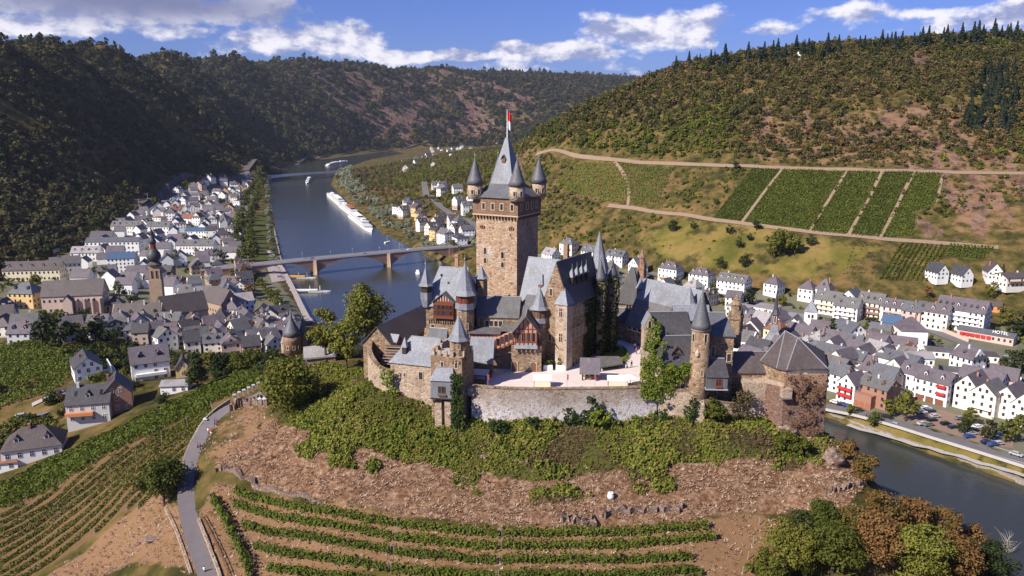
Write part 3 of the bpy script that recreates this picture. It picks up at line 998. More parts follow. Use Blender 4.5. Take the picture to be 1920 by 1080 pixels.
# --- the great keep
KW, KD = 11.6, 11.2
c0 = at(969, 560, 190)
ya = -29.0
fx, fy = math.cos(R(ya)), math.sin(R(ya))
B = Bld('castle_keep', 'tall square stone keep with steep slate spire and four corner turrets', 'castle tower', 969, 560, 190, ya)
B.o.location = (c0.x - KW * fx, c0.y - KW * fy, CZ0)
K = B.o
zg, zt = H(407, 190), H(372, 190)
zp, za = H(346, 192), H(258, 197)
box('shaft', 'keep_stone', K, 0, KW, 0, KD, -4, zg)
o = .55
box('gallery_wall', 'keep_gallery_stone', K, -o, KW + o, -o, KD + o, zg, zt)
m = MB()
for i in range(15):
 x = -o + .1 + i * (KW + 2 * o - .5) / 14
 m.box(x, x + .32, -o, 0, zg - .75, zg)
 y = -o + .1 + i * (KD + 2 * o - .5) / 14
 m.box(KW, KW + o, y, y + .32, zg - .75, zg)
 m.box(-o, 0, y, y + .32, zg - .75, zg)
m.build('corbel', 'keep_gallery_stone', K, kind='stuff')
box('string_course', 'window_stone', K, -o - .12, KW + o + .12, -o - .12, KD + o + .12, zg, zg + .3)
d = 2.7
pts0 = [(-o - .5, -o - .5), (KW + o + .5, -o - .5), (KW + o + .5, KD + o + .5), (-o - .5, KD + o + .5)]
pts1 = [(d, d), (KW - d, d), (KW - d, KD - d), (d, KD - d)]
MB().prism(pts0, zt - .1, zp, pts1).build('skirt_roof', 'slate_mid', K)
cx_, cy_ = KW / 2, KD / 2
e = .35
MB().prism([(p[0] + (cx_ - p[0]) * -.04, p[1] + (cy_ - p[1]) * -.04) for p in pts1], zp - .15, za, [(cx_ - e, cy_ - e), (cx_ + e, cy_ - e), (cx_ + e, cy_ + e), (cx_ - e, cy_ + e)]).build('spire_roof', 'slate_light', K)
dm = box('roof_dormer', 'timber_brown', K, cx_ - .5, cx_ + .5, 3.6, 5.2, H(305, 195) , H(297, 195))
MB().gable(cx_ - .5, cx_ + .5, 3.6, 5.4, H(297, 195), H(291, 195), 'y', .2, .1).build('dormer_roof', 'slate_mid', dm)
for i, (x, y) in enumerate(((-.1, -.1), (KW + .1, -.1), (KW + .1, KD + .1), (-.1, KD + .1))):
 cone_turret(K, x, y, zt - .6, H(346, 191), H(297, 192), 1.85, 'wall_pale', 'slate_mid', windows=[(-50, zt + .6, .55, 1.1), (10, zt + .6, .55, 1.1), (60, zt + .6, .55, 1.1)])
for x in (2.6, 5.2, 7.7, 10.6):
 B.win(x, -o, zg + 1.5, .75, 1.5, cross=False, fw=.18)
for y in (1.0, 4.2, 6.8, 9.3):
 B.win(KW + o, y, zg + 1.5, .75, 1.5, 'r', cross=False, fw=.18)
for x, z in ((2.6, H(482, 190)), (7.6, H(487, 190))):
 B.win(x, 0, z, .8, 1.6, cross=False, arch=True)
 B.win(x, 0, z - 2.3, .8, 1.3, cross=False, arch=True)
B.win(KW, 7.2, H(482, 192), .55, 1.2, 'r', cross=False, arch=True)
B.win(9.8, 0, zg - 5, .35, .9, cross=False)
m = MB()
for x in (1.2, 1.7, 2.2, 9.4, 9.9, 10.4):
 m.box(x, x + .28, -.35, 0, zg - 3.2, zg - 2.6)
m.build('bracket', 'keep_gallery_stone', K, kind='stuff')
# the flag on the spire
t = thing('flagpole', 'white pole with a red and white flag on the tip of the keep', 'flag', (K.matrix_basis @ Vector((cx_, cy_, za)))[:], 0)
zf = zof(205, 197) - zof(258, 197)
MB().tube([(0, 0, -.6), (0, 0, zf)], [.14, .07], 8).build('pole', 'white_paint', t)
def flagpart(z0, z1, mat, nm):
 m = MB()
 n = 7
 vs = []
 for i in range(n):
  s_ = i / (n - 1)
  for z in (z0, z1):
   vs.append((.1 + s_ * .9, .22 * math.sin(s_ * 7), z - s_ * 1.1))
 fs = [(2 * i, 2 * i + 2, 2 * i + 3, 2 * i + 1) for i in range(n - 1)]
 m.add(vs, fs).build(nm, mat, t)
flagpart(zf - 2.4, zf - .2, 'flag_red', 'red_cloth')
flagpart(zf - 4.4, zf - 2.4, 'cloth_white', 'white_cloth')
# --- the residence left of the keep
B = Bld('castle_residence', 'castle wing with broad pale slate roof and red timber oriel left of the keep', 'castle building', 799, 600, 178, -12)
A = B.o
aw, ad = 10.6, 9.4
ze, zr = H(570, 177), H(502, 182)
box('wall', 'castle_stone', A, 0, aw, 0, ad, -6, ze)
MB().gable(0, aw, 0, ad, ze, zr, 'x', .45, .25, 2.0, 1.6).build('roof', 'slate_light', A)
m = MB()
for i in range(17):
 m.box(.5 + i * .56, .5 + i * .56 + .26, -.3, 0, H(606, 177), H(599, 177))
m.build('corbel', 'castle_stone', A, kind='stuff')
zo0, zo1 = H(598, 176), H(566, 176)
ox0, ox1 = 2.1, 6.9
orl = box('oriel', 'timber_red', A, ox0, ox1, -1.0, 0, zo0, zo1)
MB().gable_wall(ox0, ox1, -.95, 3.2, zo1, zo1, H(551, 176), 'y').build('oriel_gable', 'timber_red', A)
MB().gable(ox0, ox1, -1.0, 3.2, zo1, H(551, 176), 'y', .35, .18).build('oriel_roof', 'slate_mid', A)
for i in range(5):
 x = ox0 + .55 + i * .92
 for zz in (zo0 + .9, zo0 + 2.2):
  window(orl, x, -1.0, zz, .6, 1.0, 0, 'timber_red', cross=False, fw=.08)
m = MB()
for i in range(7):
 x = ox0 + .5 + i * .62
 m.box(x, x + .14, -1.04, -.95, zo1 + .1, zo1 + .1 + 1.5 * (1 - abs(i - 3) / 3.6))
m.build('gable_timber', 'plaster_cream', A, kind='stuff')
for (x, v) in ((1.6, 620), (4.2, 626), (7.8, 622), (3.0, 655)):
 B.win(x, 0, H(v, 177), .75, 1.3, cross=False)
# corner turrets of the residence
tt = MB().lathe(.1, .1, [(.9, H(577, 177)), (1.35, H(562, 177)), (1.35, H(549, 177))], 6).build('corner_turret', 'slate_light', A)
MB().lathe(.1, .1, [(1.28, H(549, 177)), (1.28, H(537, 177))], 6).build('timber_storey', 'timber_dark', tt)
MB().lathe(.1, .1, spire_prof(1.6, H(537, 177), H(503, 177)), 6).build('spire', 'slate_light', tt)
finial(tt, .1, .1, H(503, 177), 2)
tx, ty = 9.6, -.3
tt = MB().lathe(tx, ty, [(2.05, -5), (2.05, H(577, 176))], 8, PI / 8).build('stair_turret', 'castle_stone', A)
MB().lathe(tx, ty, [(2.4, H(577, 176)), (2.25, H(566, 176))], 8, PI / 8).build('slate_skirt', 'slate_light', tt)
MB().lathe(tx, ty, [(2.15, H(566, 176)), (2.15, H(550, 176))], 8, PI / 8).build('timber_storey', 'timber_red', tt)
MB().lathe(tx, ty, spire_prof(2.5, H(551, 176), H(492, 176)), 8, PI / 8).build('spire', 'slate_light', tt)
finial(tt, tx, ty, H(492, 176), 2)
for ang in (-67.5, -22.5, 22.5, 67.5):
 window(tt, tx + math.sin(R(ang)) * 2.0, ty - math.cos(R(ang)) * 2.0, H(563, 176), .7, 1.0, R(ang), 'timber_red', cross=False, fw=.08)
for ang, v in ((-22.5, 590), (22.5, 612)):
 window(tt, tx + math.sin(R(ang)) * 1.92, ty - math.cos(R(ang)) * 1.92, H(v, 176), .55, 1.2, R(ang), cross=False)
ch = box('chimney', 'sandstone_red', A, 5.8, 6.6, 4.6, 5.5, zr - 1.6, zr + 3.2)
MB().box(5.65, 6.75, 4.45, 5.65, zr + 2.6, zr + 2.9).build('cap', 'brick_red_stone', ch)
for k, (x, y) in enumerate(((2.6, 3.6), (7.3, 2.4), (4.6, 2.6))):
 box('skylight', 'slate_dark', A, x, x + .35, y - .2, y + .2, ze + (zr - ze) * y / 4.7, ze + (zr - ze) * y / 4.7 + .5)
tt = MB().lathe(11.5, 7.5, [(1.4, ze - 2), (1.4, H(521, 183))], 6).build('rear_turret', 'castle_stone', A)
MB().lathe(11.5, 7.5, spire_prof(1.7, H(521, 183), H(498, 183)), 6).build('spire', 'slate_light', tt)
tt = MB().lathe(1.6, 9.2, [(1.0, ze - 2), (1.0, H(525, 186))], 6).build('rear_turret', 'slate_light', A)
MB().lathe(1.6, 9.2, spire_prof(1.2, H(525, 186), H(503, 186)), 6).build('spire', 'slate_light', tt)
# --- hall between residence and great house, with the covered walk below it
B = Bld('link_hall', 'low stone hall with lichened grey roof at the foot of the keep', 'castle building', 894, 600, 177.5, -6)
A = B.o
box('wall', 'castle_stone', A, 0, 9.6, 0, 7, -5, H(593, 177.5))
MB().gable(0, 9.6, 0, 9, H(593, 177.5), H(556, 182), 'x', .3, .2).build('roof', 'roof_grey', A)
box('side_hall_wall', 'castle_stone', A, 9.6, 14, .4, 6, -5, H(597, 177.5))
MB().gable(9.75, 14.3, .2, 7, H(597, 177.5), H(572, 181), 'x', .3, .2).build('side_roof', 'roof_grey', A)
for i in range(4):
 B.win(2.4 + i * 1.05, 0, H(611, 177.5), .8, 1.3, cross=False, fw=.16)
for i in range(3):
 B.win(10.4 + i * 1.25, .4, H(608, 177.5), .85, 1.2, cross=False, arch=True)
B = Bld('timber_gallery', 'pink half timbered stair gallery with arched windows facing the courtyard', 'castle building', 880, 640, 173.5, -4)
A = B.o
z0, z1 = H(642, 173), H(626, 173)
box('stone_base', 'castle_stone', A, 0, 11, .6, 3, -3, z0)
box('upper_wall', 'plaster_pink', A, 0, 7.1, .3, 3, z0, z1)
m = MB()
for i in range(9):
 m.box(.1 + i * .85, .22 + i * .85, .2, .3, z0, z1)
m.box(0, 7.1, .2, .29, z0, z0 + .16)
m.build('timber_post', 'timber_brown', A, kind='stuff')
MB().add([(-.3, -.3, z1 - .05), (7.2, -.3, z1 - .05), (7.2, 3.2, z1 + .55), (-.3, 3.2, z1 + .55), (-.3, -.3, z1 + .1), (7.2, -.3, z1 + .1), (7.2, 3.2, z1 + .7), (-.3, 3.2, z1 + .7)],
  [(3, 2, 1, 0), (4, 5, 6, 7), (0, 1, 5, 4), (1, 2, 6, 5), (2, 3, 7, 6), (3, 0, 4, 7)]).build('walk_roof', 'roof_grey', A)
MB().add([(7.1, -.2, z1 + .6), (11.6, -.2, z1 + .7), (11.6, 3.2, z1 + 1.3), (7.1, 3.2, z1 + 1.2), (7.1, -.2, z1 + .75), (11.6, -.2, z1 + .85), (11.6, 3.2, z1 + 1.45), (7.1, 3.2, z1 + 1.35)],
  [(3, 2, 1, 0), (4, 5, 6, 7), (0, 1, 5, 4), (1, 2, 6, 5), (2, 3, 7, 6), (3, 0, 4, 7)]).build('stair_roof', 'roof_grey', A)
# the slanting stair flight
xs0, xs1 = 5.2, 11.0
za0, za1 = H(662, 172.5), H(640, 172.5)
MB().add([(xs0, -.5, za0), (xs1, -.5, za1), (xs1, -.5, za1 + 3.0), (xs0, -.5, za0 + 3.0), (xs0, .35, za0), (xs1, .35, za1), (xs1, .35, za1 + 3.0), (xs0, .35, za0 + 3.0)],
  [(0, 1, 2, 3), (7, 6, 5, 4), (1, 5, 6, 2), (4, 0, 3, 7), (3, 2, 6, 7), (4, 5, 1, 0)]).build('stair_wall', 'plaster_pink', A)
for i in range(6):
 f = (i + .5) / 6
 B.win(xs0 + (xs1 - xs0) * f, -.5, za0 + (za1 - za0) * f + 1.2, .68, 1.5, cross=False, arch=True, frame='timber_red', fw=.08)
m = MB()
for i in range(7):
 f = i / 6
 x, z = xs0 + (xs1 - xs0) * f, za0 + (za1 - za0) * f
 m.box(x - .07, x + .07, -.62, -.5, z, z + 2.9)
 if i < 6:
  m.tube([(x, -.56, z + .1), (x + .95, -.56, z + 1.0)], .06, 4)
m.build('stair_timber', 'timber_red', A, kind='stuff')
# gabled pavilion at the head of the stair
px0, px1 = 10.6, 15.4
zb, zc, zd = H(650, 171), H(617, 171), H(592, 171)
box('pavilion_base', 'castle_stone', A, 9.7, 16.5, -1.2, 4, -2, zb)
MB().gable_wall(px0, px1, -1.7, 4, zb, zc, zd, 'y').build('pavilion_wall', 'plaster_pink', A)
MB().gable(px0, px1, -1.9, 4.3, zc, zd, 'y', .9, .2).build('pavilion_roof', 'roof_grey', A)
m = MB()
for k in range(6):
 x = px0 + k * (px1 - px0) / 5
 m.box(x - .1, x + .1, -1.82, -1.7, zb, zc + (zd - zc) * (1 - abs(2 * k / 5 - 1)) * .9)
for zz in (zb + .1, zb + .95, zc - .1):
 m.box(px0, px1, -1.80, -1.7, zz, zz + .2)
m.build('pavilion_timber', 'timber_red', A, kind='stuff')
for k in range(4):
 B.win(px0 + .75 + k * 1.1, -1.72, zb + 1.3, .8, 1.9, cross=False, arch=True, frame='timber_brown', fw=.06, depth=.06)
MB().add([(px0 - .2, -2.2, zb - .35), (px1 + .2, -2.2, zb - .35), (px1 + .2, -1.6, zb + .8), (px0 - .2, -1.6, zb + .8), (px0 - .2, -1.5, zb - .35), (px1 + .2, -1.5, zb - .35)],
  [(0, 1, 2, 3), (1, 5, 2), (0, 3, 4), (1, 0, 4, 5)]).build('slate_apron', 'slate_light', A)
m = MB()
for k in range(5):
 m.box(px0 + .3 + k * 1.0, px0 + .6 + k * 1.0, -1.9, -1.2, zb - 1.2, zb - .36)
m.build('bracket', 'castle_stone', A, kind='stuff')
for x in (10.4, 14.7):
 dr = window(A, x, -1.2, -.1, 1.3, 2.3, 0, 'window_stone', arch=True, cross=False, fw=.15, glass='timber_brown', name='door')
# --- the great house right of the keep
B = Bld('great_house', 'steep roofed great house with stone gable and ivy clad side wall', 'castle building', 1018, 690, 176.5, -33)
A = B.o
gw, gd = 6.4, 16.5
ze, zr = H(566, 174), H(490, 177)
MB().gable_wall(0, gw, 0, gd, -2, ze, zr, 'y').build('wall', 'castle_stone', A)
MB().gable(0, gw, .5, gd, ze + .1, zr + .1, 'y', .35, .22).build('roof', 'slate_dark', A)
for x, v in ((2.0, 555), (4.2, 655), (1.8, 640)):
 B.win(x, 0, H(v, 175), .7, 1.6, cross=False)
for k in range(6):
 B.win(gw, 3.2 + k * 1.9, H(592, 176), 1.1, 1.9, 'r')
for k in range(7):
 B.win(gw, 2.4 + k * 1.9, H(632, 176), 1.1, 2.1, 'r')
for k in range(2):
 B.win(gw, 3 + k * 3, H(690, 174), 1.0, 1.2, 'r', cross=False)
# corner bay
box('corner_bay', 'wall_pale', A, gw - 2.6, gw + .3, -1.0, 1.8, -2, H(571, 173))
MB().prism([(gw - 2.9, -1.3), (gw + .6, -1.3), (gw + .6, 2.1), (gw - 2.9, 2.1)], H(571, 173), H(541, 173), [(gw - 1.3, .3), (gw - 1.0, .3), (gw - 1.0, .6), (gw - 1.3, .6)]).build('bay_roof', 'slate_light', A)
for v in (594, 641):
 B.win(gw - 1.2, -1.0, H(v, 173), .8, 2.0, cross=True)
MB().tube([(gw + .36, -1.05, H(576, 173)), (gw + .36, -1.05, 0)], .07, 6).build('downpipe', 'grey_metal', A)
# pinnacled dormers on the dark slope
for k in range(4):
 y = 4.2 + k * 2.3
 zz = ze + (zr - ze) * .42
 xx = gw * .5 + (gw * .5) * .58
 dm = box('roof_dormer', 'timber_dark', A, xx - 1.0, xx + .45, y - .5, y + .5, zz - .6, zz + 1.4)
 MB().prism([(xx - 1.1, y - .65), (xx + .6, y - .65), (xx + .6, y + .65), (xx - 1.1, y + .65)], zz + 1.4, zz + 3.4, [(xx - .05, y - .05), (xx + .05, y - .05), (xx + .05, y + .05), (xx - .05, y + .05)]).build('dormer_spire', 'slate_light', dm)
 MB().lathe(xx, y, [(.05, zz + 3.3), (.02, zz + 4.6)], 5).build('finial', 'lead', dm)
# cross wing whose pale roof faces the gate
w0, w1 = -8.4, .6
MB().gable_wall(w0, w1, 3.5, 11.5, -2, H(563, 181), H(489, 183), 'x').build('cross_wing_wall', 'castle_stone', A)
MB().gable(w0, w1, 3.5, 11.5, H(563, 181), H(489, 183), 'x', .35, .22).build('cross_wing_roof', 'slate_light', A)
dm = box('roof_dormer', 'timber_red', A, -4.2, -3.1, 4.6, 6.4, H(548, 181), H(536, 181))
MB().prism([(-4.4, 4.4), (-2.9, 4.4), (-2.9, 6.4), (-4.4, 6.4)], H(536, 181), H(516, 181), [(-3.7, 5.4), (-3.6, 5.4), (-3.6, 5.5), (-3.7, 5.5)]).build('dormer_spire', 'slate_light', dm)
box('low_wing', 'castle_stone', A, -6.5, 0, 1.2, 3.5, -2, H(574, 179))
MB().add([(-6.8, .8, H(575, 179)), (.2, .8, H(575, 179)), (.2, 3.9, H(557, 180)), (-6.8, 3.9, H(557, 180)), (-6.8, .8, H(577, 179)), (.2, .8, H(577, 179))], [(0, 1, 2, 3), (4, 5, 1, 0)]).build('low_wing_roof', 'roof_grey', A)
for x in (-5.5, -2.3, -.9):
 B.win(x, 1.2, H(592, 179), .9, 1.4)
# octagonal stair turret with timber storey
tx, ty = -.6, -.6
tt = MB().lathe(tx, ty, [(1.7, -3), (1.7, H(606, 175))], 8, PI / 8).build('stair_turret', 'castle_stone', A)
MB().lathe(tx, ty, [(2.1, H(606, 175)), (1.95, H(597, 175))], 8, PI / 8).build('slate_skirt', 'slate_light', tt)
MB().lathe(tx, ty, [(1.85, H(597, 175)), (1.85, H(580, 175))], 8, PI / 8).build('timber_storey', 'timber_brown', tt)
MB().lathe(tx, ty, spire_prof(2.15, H(581, 175), H(541, 175)), 8, PI / 8).build('spire', 'slate_light', tt)
finial(tt, tx, ty, H(541, 175), 1.8)
for ang in (-22.5, 22.5, 67.5):
 window(tt, tx + math.sin(R(ang)) * 1.72, ty - math.cos(R(ang)) * 1.72, H(594, 175), .6, 1.1, R(ang), 'timber_brown', cross=False, fw=.06)
for v in (640, 672):
 window(tt, tx + math.sin(R(22.5)) * 1.58, ty - math.cos(R(22.5)) * 1.58, H(v, 175), .5, 1.2, R(22.5), cross=False)
ch = box('chimney', 'brick_red_stone', A, 1.2, 2.3, 6.8, 7.8, zr - 4, H(457, 182))
# tall slate spire and two ivy clad round turrets at the far corner
tt = MB().lathe(gw - 1.6, gd + 1.8, [(2.9, -2), (2.9, H(515, 191))], 8, PI / 8).build('spire_tower', 'castle_stone', A)
MB().lathe(gw - 1.6, gd + 1.8, spire_prof(3.1, H(517, 191), H(432, 191), 1.1), 8, PI / 8).build('spire', 'slate_light', tt)
cone_turret(A, gw + .6, gd - 1.6, -2, H(521, 187), H(484, 187), 1.35, 'castle_stone', 'slate_mid')
cone_turret(A, gw + 1.6, gd + 2.6, -2, H(513, 190), H(479, 190), 1.3, 'castle_stone', 'slate_mid')
GREAT = A
# --- tower house beyond the ivy, shade on its roofs put into darker slate
B = Bld('tower_house', 'slate tower house with shade-darkened twin peaked roof behind the ivy turrets', 'castle building', 1158, 590, 203, -33)
A = B.o
box('wall', 'castle_stone', A, 0, 6.2, 0, 7, -3, H(556, 203))
MB().gable(0, 6.2, 0, 3.4, H(556, 203), H(499, 205), 'x', .4, .2, 2.6, 2.6).build('roof', 'slate_dark', A)
MB().gable(0, 6.2, 3.4, 7, H(556, 203), H(502, 207), 'x', .4, .2, 2.6, 2.6).build('rear_roof', 'slate_dark', A)
tt = MB().lathe(6.2, 0, [(.8, H(562, 203)), (1.0, H(545, 203)), (1.0, H(534, 203))], 8).build('corner_turret', 'timber_brown', A)
MB().lathe(6.2, 0, spire_prof(1.2, H(535, 203), H(514, 203)), 8).build('spire', 'slate_light', tt)
B.win(3.2, 0, H(578, 203), 1.5, 2.2)
B.win(6.2, 3, H(578, 203), 1.2, 2.0, 'r')
box('lower_wing', 'castle_stone', A, 1, 9, -4.5, 0, -3, H(600, 199))
MB().gable(1, 9, -4.5, 0, H(600, 199), H(578, 200), 'x', .3, .2).build('lower_roof', 'slate_dark', A)
def ornate_stack(name, label, u, v0, v1, Y, w_, sm_):
 z0, z1 = H(v0, Y), H(v1, Y)
 t = thing(name, label, 'chimney', (XA(u, v0, Y), Y, CZ0 + z0), R(-30))
 h = z1 - z0
 MB().prism([(-w_, -w_), (w_, -w_), (w_, w_), (-w_, w_)], 0, h * .55).build('stack', sm_, t)
 MB().prism([(-w_ * 1.2, -w_ * 1.2), (w_ * 1.2, -w_ * 1.2), (w_ * 1.2, w_ * 1.2), (-w_ * 1.2, w_ * 1.2)], h * .55, h * .6).build('ledge', sm_, t)
 MB().lathe(0, 0, [(w_ * .9, h * .6), (w_ * .9, h * .8), (w_ * 1.05, h * .82), (w_ * .5, h * .92), (.1, h)], 8).build('crown_piece', sm_, t)
 for i in range(4):
  a = i * PI / 2
  MB().lathe(math.cos(a + PI / 4) * w_ * 1.3, math.sin(a + PI / 4) * w_ * 1.3, [(w_ * .25, h * .3), (w_ * .25, h * .62), (.03, h * .75)], 5).build('pinnacle', sm_, t)
ornate_stack('castle_chimney', 'carved sandstone chimney rising behind the ridge of the long hall', 1202, 548, 468, 204, .8, 'brick_red_stone')
ornate_stack('castle_chimney', 'large carved sandstone chimney stack behind the round stair tower', 1376, 650, 553, 172, 1.25, 'castle_stone')
# --- long hall across the courtyard
B = Bld('long_hall', 'long hall with big weathered slate roof and half timbered wall by courtyard entrance', 'castle building', 1175, 605, 196, -53)
A = B.o
ze, zr = H(606, 196), H(523, 200)
lw, ld = 19, 12.6
MB().gable_wall(0, lw, 0, ld, -3, ze, zr, 'x').build('wall', 'castle_stone', A)
zm = H(560, 198)
MB().add([(-.4, -.5, ze - .3), (lw + .4, -.5, ze - .3), (lw + .4, ld * .27, zm), (-.4, ld * .27, zm)], [(0, 1, 2, 3)]).add(
 [(-.4, -.5, ze - .5), (lw + .4, -.5, ze - .5), (lw + .4, -.5, ze - .3), (-.4, -.5, ze - .3)], [(0, 1, 2, 3)]).build('lower_slope', 'roof_grey', A)
MB().add([(-.4, ld * .27, zm), (lw + .4, ld * .27, zm), (lw + .4, ld / 2, zr + .25), (-.4, ld / 2, zr + .25), (lw + .4, ld + .4, ze), (-.4, ld + .4, ze)], [(0, 1, 2, 3), (3, 2, 4, 5)]).build('upper_slope', 'slate_light', A)
zz = H(621, 195)
m = MB()
for i in range(10):
 m.box(.3 + i * .8, .42 + i * .8, -.1, 0, zz, ze - .4)
m.box(.2, 8, -.1, .0, zz, zz + .15)
m.build('wall_timber', 'timber_dark', A, kind='stuff')
box('wall_infill', 'plaster_cream', A, .2, 8, -.04, 0, zz, ze - .4)
for i in range(4):
 B.win(1.2 + i * 1.7, -.06, zz + .7, .8, 1.2, frame='timber_dark', fw=.06)
dr = window(A, 7.0, -.02, -.2, 2.2, 3.0, 0, 'window_stone', arch=True, cross=False, fw=.25, glass='timber_dark')
tt = MB().lathe(lw - 1.5, 3.2, [(1.5, -3), (1.5, H(570, 184))], 8).build('end_turret', 'castle_stone', A)
MB().lathe(lw - 1.5, 3.2, spire_prof(1.9, H(571, 184), H(538, 184)), 8).build('spire', 'slate_light', tt)
dm = box('roof_dormer', 'timber_dark', A, 9.3, 11, 1.0, 3.5, ze + .6, ze + 2.6)
MB().add([(9.0, .6, ze + 2.6), (11.3, .6, ze + 2.6), (11.3, 4.6, ze + 3.6), (9.0, 4.6, ze + 3.6)], [(0, 1, 2, 3)]).build('dormer_roof', 'slate_mid', dm)
# --- ivy grown gate range, round stair tower, block and slate oriel on the right
B = Bld('gate_range', 'ivy covered gate range with slate dormer roof beside the round stair tower', 'castle building', 1241, 700, 158.6, 3)
A = B.o
ze, zr = H(684, 158), H(633, 161)
box('wall', 'wall_pale', A, 0, 7, 0, 6.4, -4, ze)
MB().gable(0, 7, 0, 6.4, ze, zr, 'x', .35, .22, 1.3, 0).build('roof', 'slate_dark', A)
dm = MB().gable_wall(2.3, 4.1, .9, 3.4, ze + .9, ze + 2.2, ze + 3.5, 'y').build('roof_dormer', 'timber_brown', A)
MB().gable(2.3, 4.1, .8, 3.8, ze + 2.2, ze + 3.5, 'y', .3, .14).build('dormer_roof', 'slate_dark', dm)
window(dm, 3.2, .9, ze + 1.0, .8, 1.2, 0, 'timber_brown', cross=False, fw=.08)
box('dormer_sill', 'lead', A, 2.6, 3.8, .3, .95, ze + .55, ze + .75)
for x in (2.5, 4.6):
 B.win(x, 0, .15, .8, 1.9, cross=False)
z2, z3 = H(634, 166), H(586, 169)
box('rear_wall', 'castle_stone', A, -.4, 8.6, 7.2, 13.4, -4, z2)
MB().gable(-.4, 8.6, 7.2, 13.4, z2, z3, 'x', .3, .22, 0, 1.0).build('rear_roof', 'slate_dark', A)
MB().gable_wall(-2.8, -.5, 5.6, 8.4, -4, H(612, 164), H(590, 164), 'y').build('ivy_gable', 'wall_pale', A)
MB().gable(-2.8, -.5, 5.7, 8.6, H(612, 164), H(590, 164), 'y', .1, .15).build('gable_roof', 'slate_light', A)
window(A, -1.65, 5.6, H(616, 164), .6, 1.6, 0, arch=True, cross=False)
B = Bld('round_stair_tower', 'slim round stone stair tower with pointed slate cone on the outer wall', 'castle tower', 1310, 700, 158.2, 0)
A = B.o
MB().lathe(0, 0, [(2.0, -9), (1.95, H(668, 158)), (1.85, H(668, 158) + .05), (1.85, H(613, 158))], 22).build('shaft', 'castle_stone', A, smooth=True)
zc, ztp = H(614, 158), H(543, 158)
h = ztp - zc
MB().lathe(0, 0, [(2.25, zc - .1), (1.85, zc + h * .1), (1.3, zc + h * .35), (.7, zc + h * .65), (.06, ztp)], 22).build('cone_roof', 'slate_mid', A, smooth=True)
finial(A, 0, 0, ztp, 1.6)
MB().lathe(0, 0, [(2.05, zc - .5), (2.05, zc - .12)], 22).build('cornice', 'window_stone', A, smooth=True)
for ang, v, hh in ((20, 641, 1.7), (-60, 641, 1.6), (8, 704, 1.3), (75, 668, 1.2)):
 window(A, math.sin(R(ang)) * 1.88, -math.cos(R(ang)) * 1.88, H(v, 157), .55, hh, R(ang), cross=False, fw=.12)
bx = MB().lathe(math.sin(R(-28)) * 1.9, -math.cos(R(-28)) * 1.9, [(.1, H(673, 156)), (.45, H(668, 156)), (.45, H(662, 156)), (.05, H(656, 156))], 8).build('stone_bay', 'window_stone', A)
B = Bld('stone_block_house', 'tall stone block with low hipped roof joined to the round stair tower', 'castle building', 1326, 680, 160.5, -3)
A = B.o
ze = H(628, 160.5)
box('wall', 'castle_stone', A, 0, 5.3, 0, 6.5, -7, ze)
MB().gable(0, 5.3, 0, 8, ze, H(588, 164), 'x', .35, .22, .0, 1.4).build('roof', 'slate_mid', A)
B.win(1.1, 0, H(668, 160), .6, 2.0, cross=False)
B.win(4.5, 0, H(678, 160), .8, 1.6, cross=False)
box('rear_wall', 'castle_stone', A, -6, 1.5, 8.2, 12, -7, H(600, 168))
MB().gable(-6, 1.5, 8.2, 12, H(600, 168), H(575, 170), 'x', .3, .2).build('rear_roof', 'slate_light', A)
B = Bld('slate_oriel', 'grey slate hung oriel box with red shutter window on brackets beside the round tower', 'oriel', 1324, 730, 155.3, -4)
A = B.o
zb, ze = H(729, 155.3), H(706, 155.3)
box('wall', 'slate_mid', A, 0, 4.3, 0, 3.8, zb, ze)
MB().add([(-.2, -.3, ze - .1), (4.5, -.3, ze - .1), (4.2, 3.9, H(674, 158)), (.1, 3.9, H(674, 158)), (-.2, 4, ze - .1), (4.5, 4, ze - .1)], [(0, 1, 2, 3), (0, 3, 4), (1, 5, 2), (1, 0, 4, 5)]).build('roof', 'slate_dark', A)
box('base_board', 'lead', A, -.15, 4.45, -.15, 3.8, zb - .25, zb)
wn = window(A, 2.5, -.01, zb + .75, 1.0, 1.3, 0, 'timber_red', cross=True)
box('flower_box', 'timber_red', A, 1.8, 3.2, -.35, -.02, zb + .35, zb + .62)
for x in (.6, 2.1, 3.7):
 MB().tube([(x, -.1, zb - .2), (x, 2.4, zb - 2.6)], .14, 5).build('brace', 'timber_dark', A)
B = Bld('link_wing', 'low range with brown slate roof between stone block and corner pavilion', 'castle building', 1372, 700, 161.5, 2)
A = B.o
box('wall', 'castle_stone', A, 0, 8.5, 0, 6, -8, H(697, 161.5))
MB().gable(0, 8.5, 0, 6, H(697, 161.5), H(661, 164.5), 'x', .35, .2).build('roof', 'slate_brown', A)
box('terrace_wall', 'wall_pale', A, 1.5, 7.5, -3.4, 0, -9, H(716, 159))
# --- the corner pavilion on its bastion
pv = dict(A=(1425, 677, 163), B=(1456, 691, 157.8), C=(1475, 693.5, 156.6), D=(1552, 692, 157.6), E=(1546, 655, 170), F_=(1440, 655, 172))
t = thing('corner_pavilion', 'broad stone pavilion with pyramid slate roof on the right hand bastion', 'castle building', (XA(1490, 700, 162), 162, CZ0), 0, CASTLE)
L = {k: (XA(u, v, Y) - t.location.x, Y - 162) for k, (u, v, Y) in pv.items()}
ze = zof(691, 157.5) - CZ0
order = ['A', 'B', 'C', 'D', 'E', 'F_']
cx_, cy_ = sum(L[k][0] for k in order) / 6, sum(L[k][1] for k in order) / 6
ins = [(L[k][0] + (cx_ - L[k][0]) * .07, L[k][1] + (cy_ - L[k][1]) * .07) for k in order]
MB().prism(ins, [-3] * 6, [ze] * 6).build('wall', 'castle_stone', t)
r1, r2 = at(1472, 620, 166.5), at(1496, 633, 162.5)
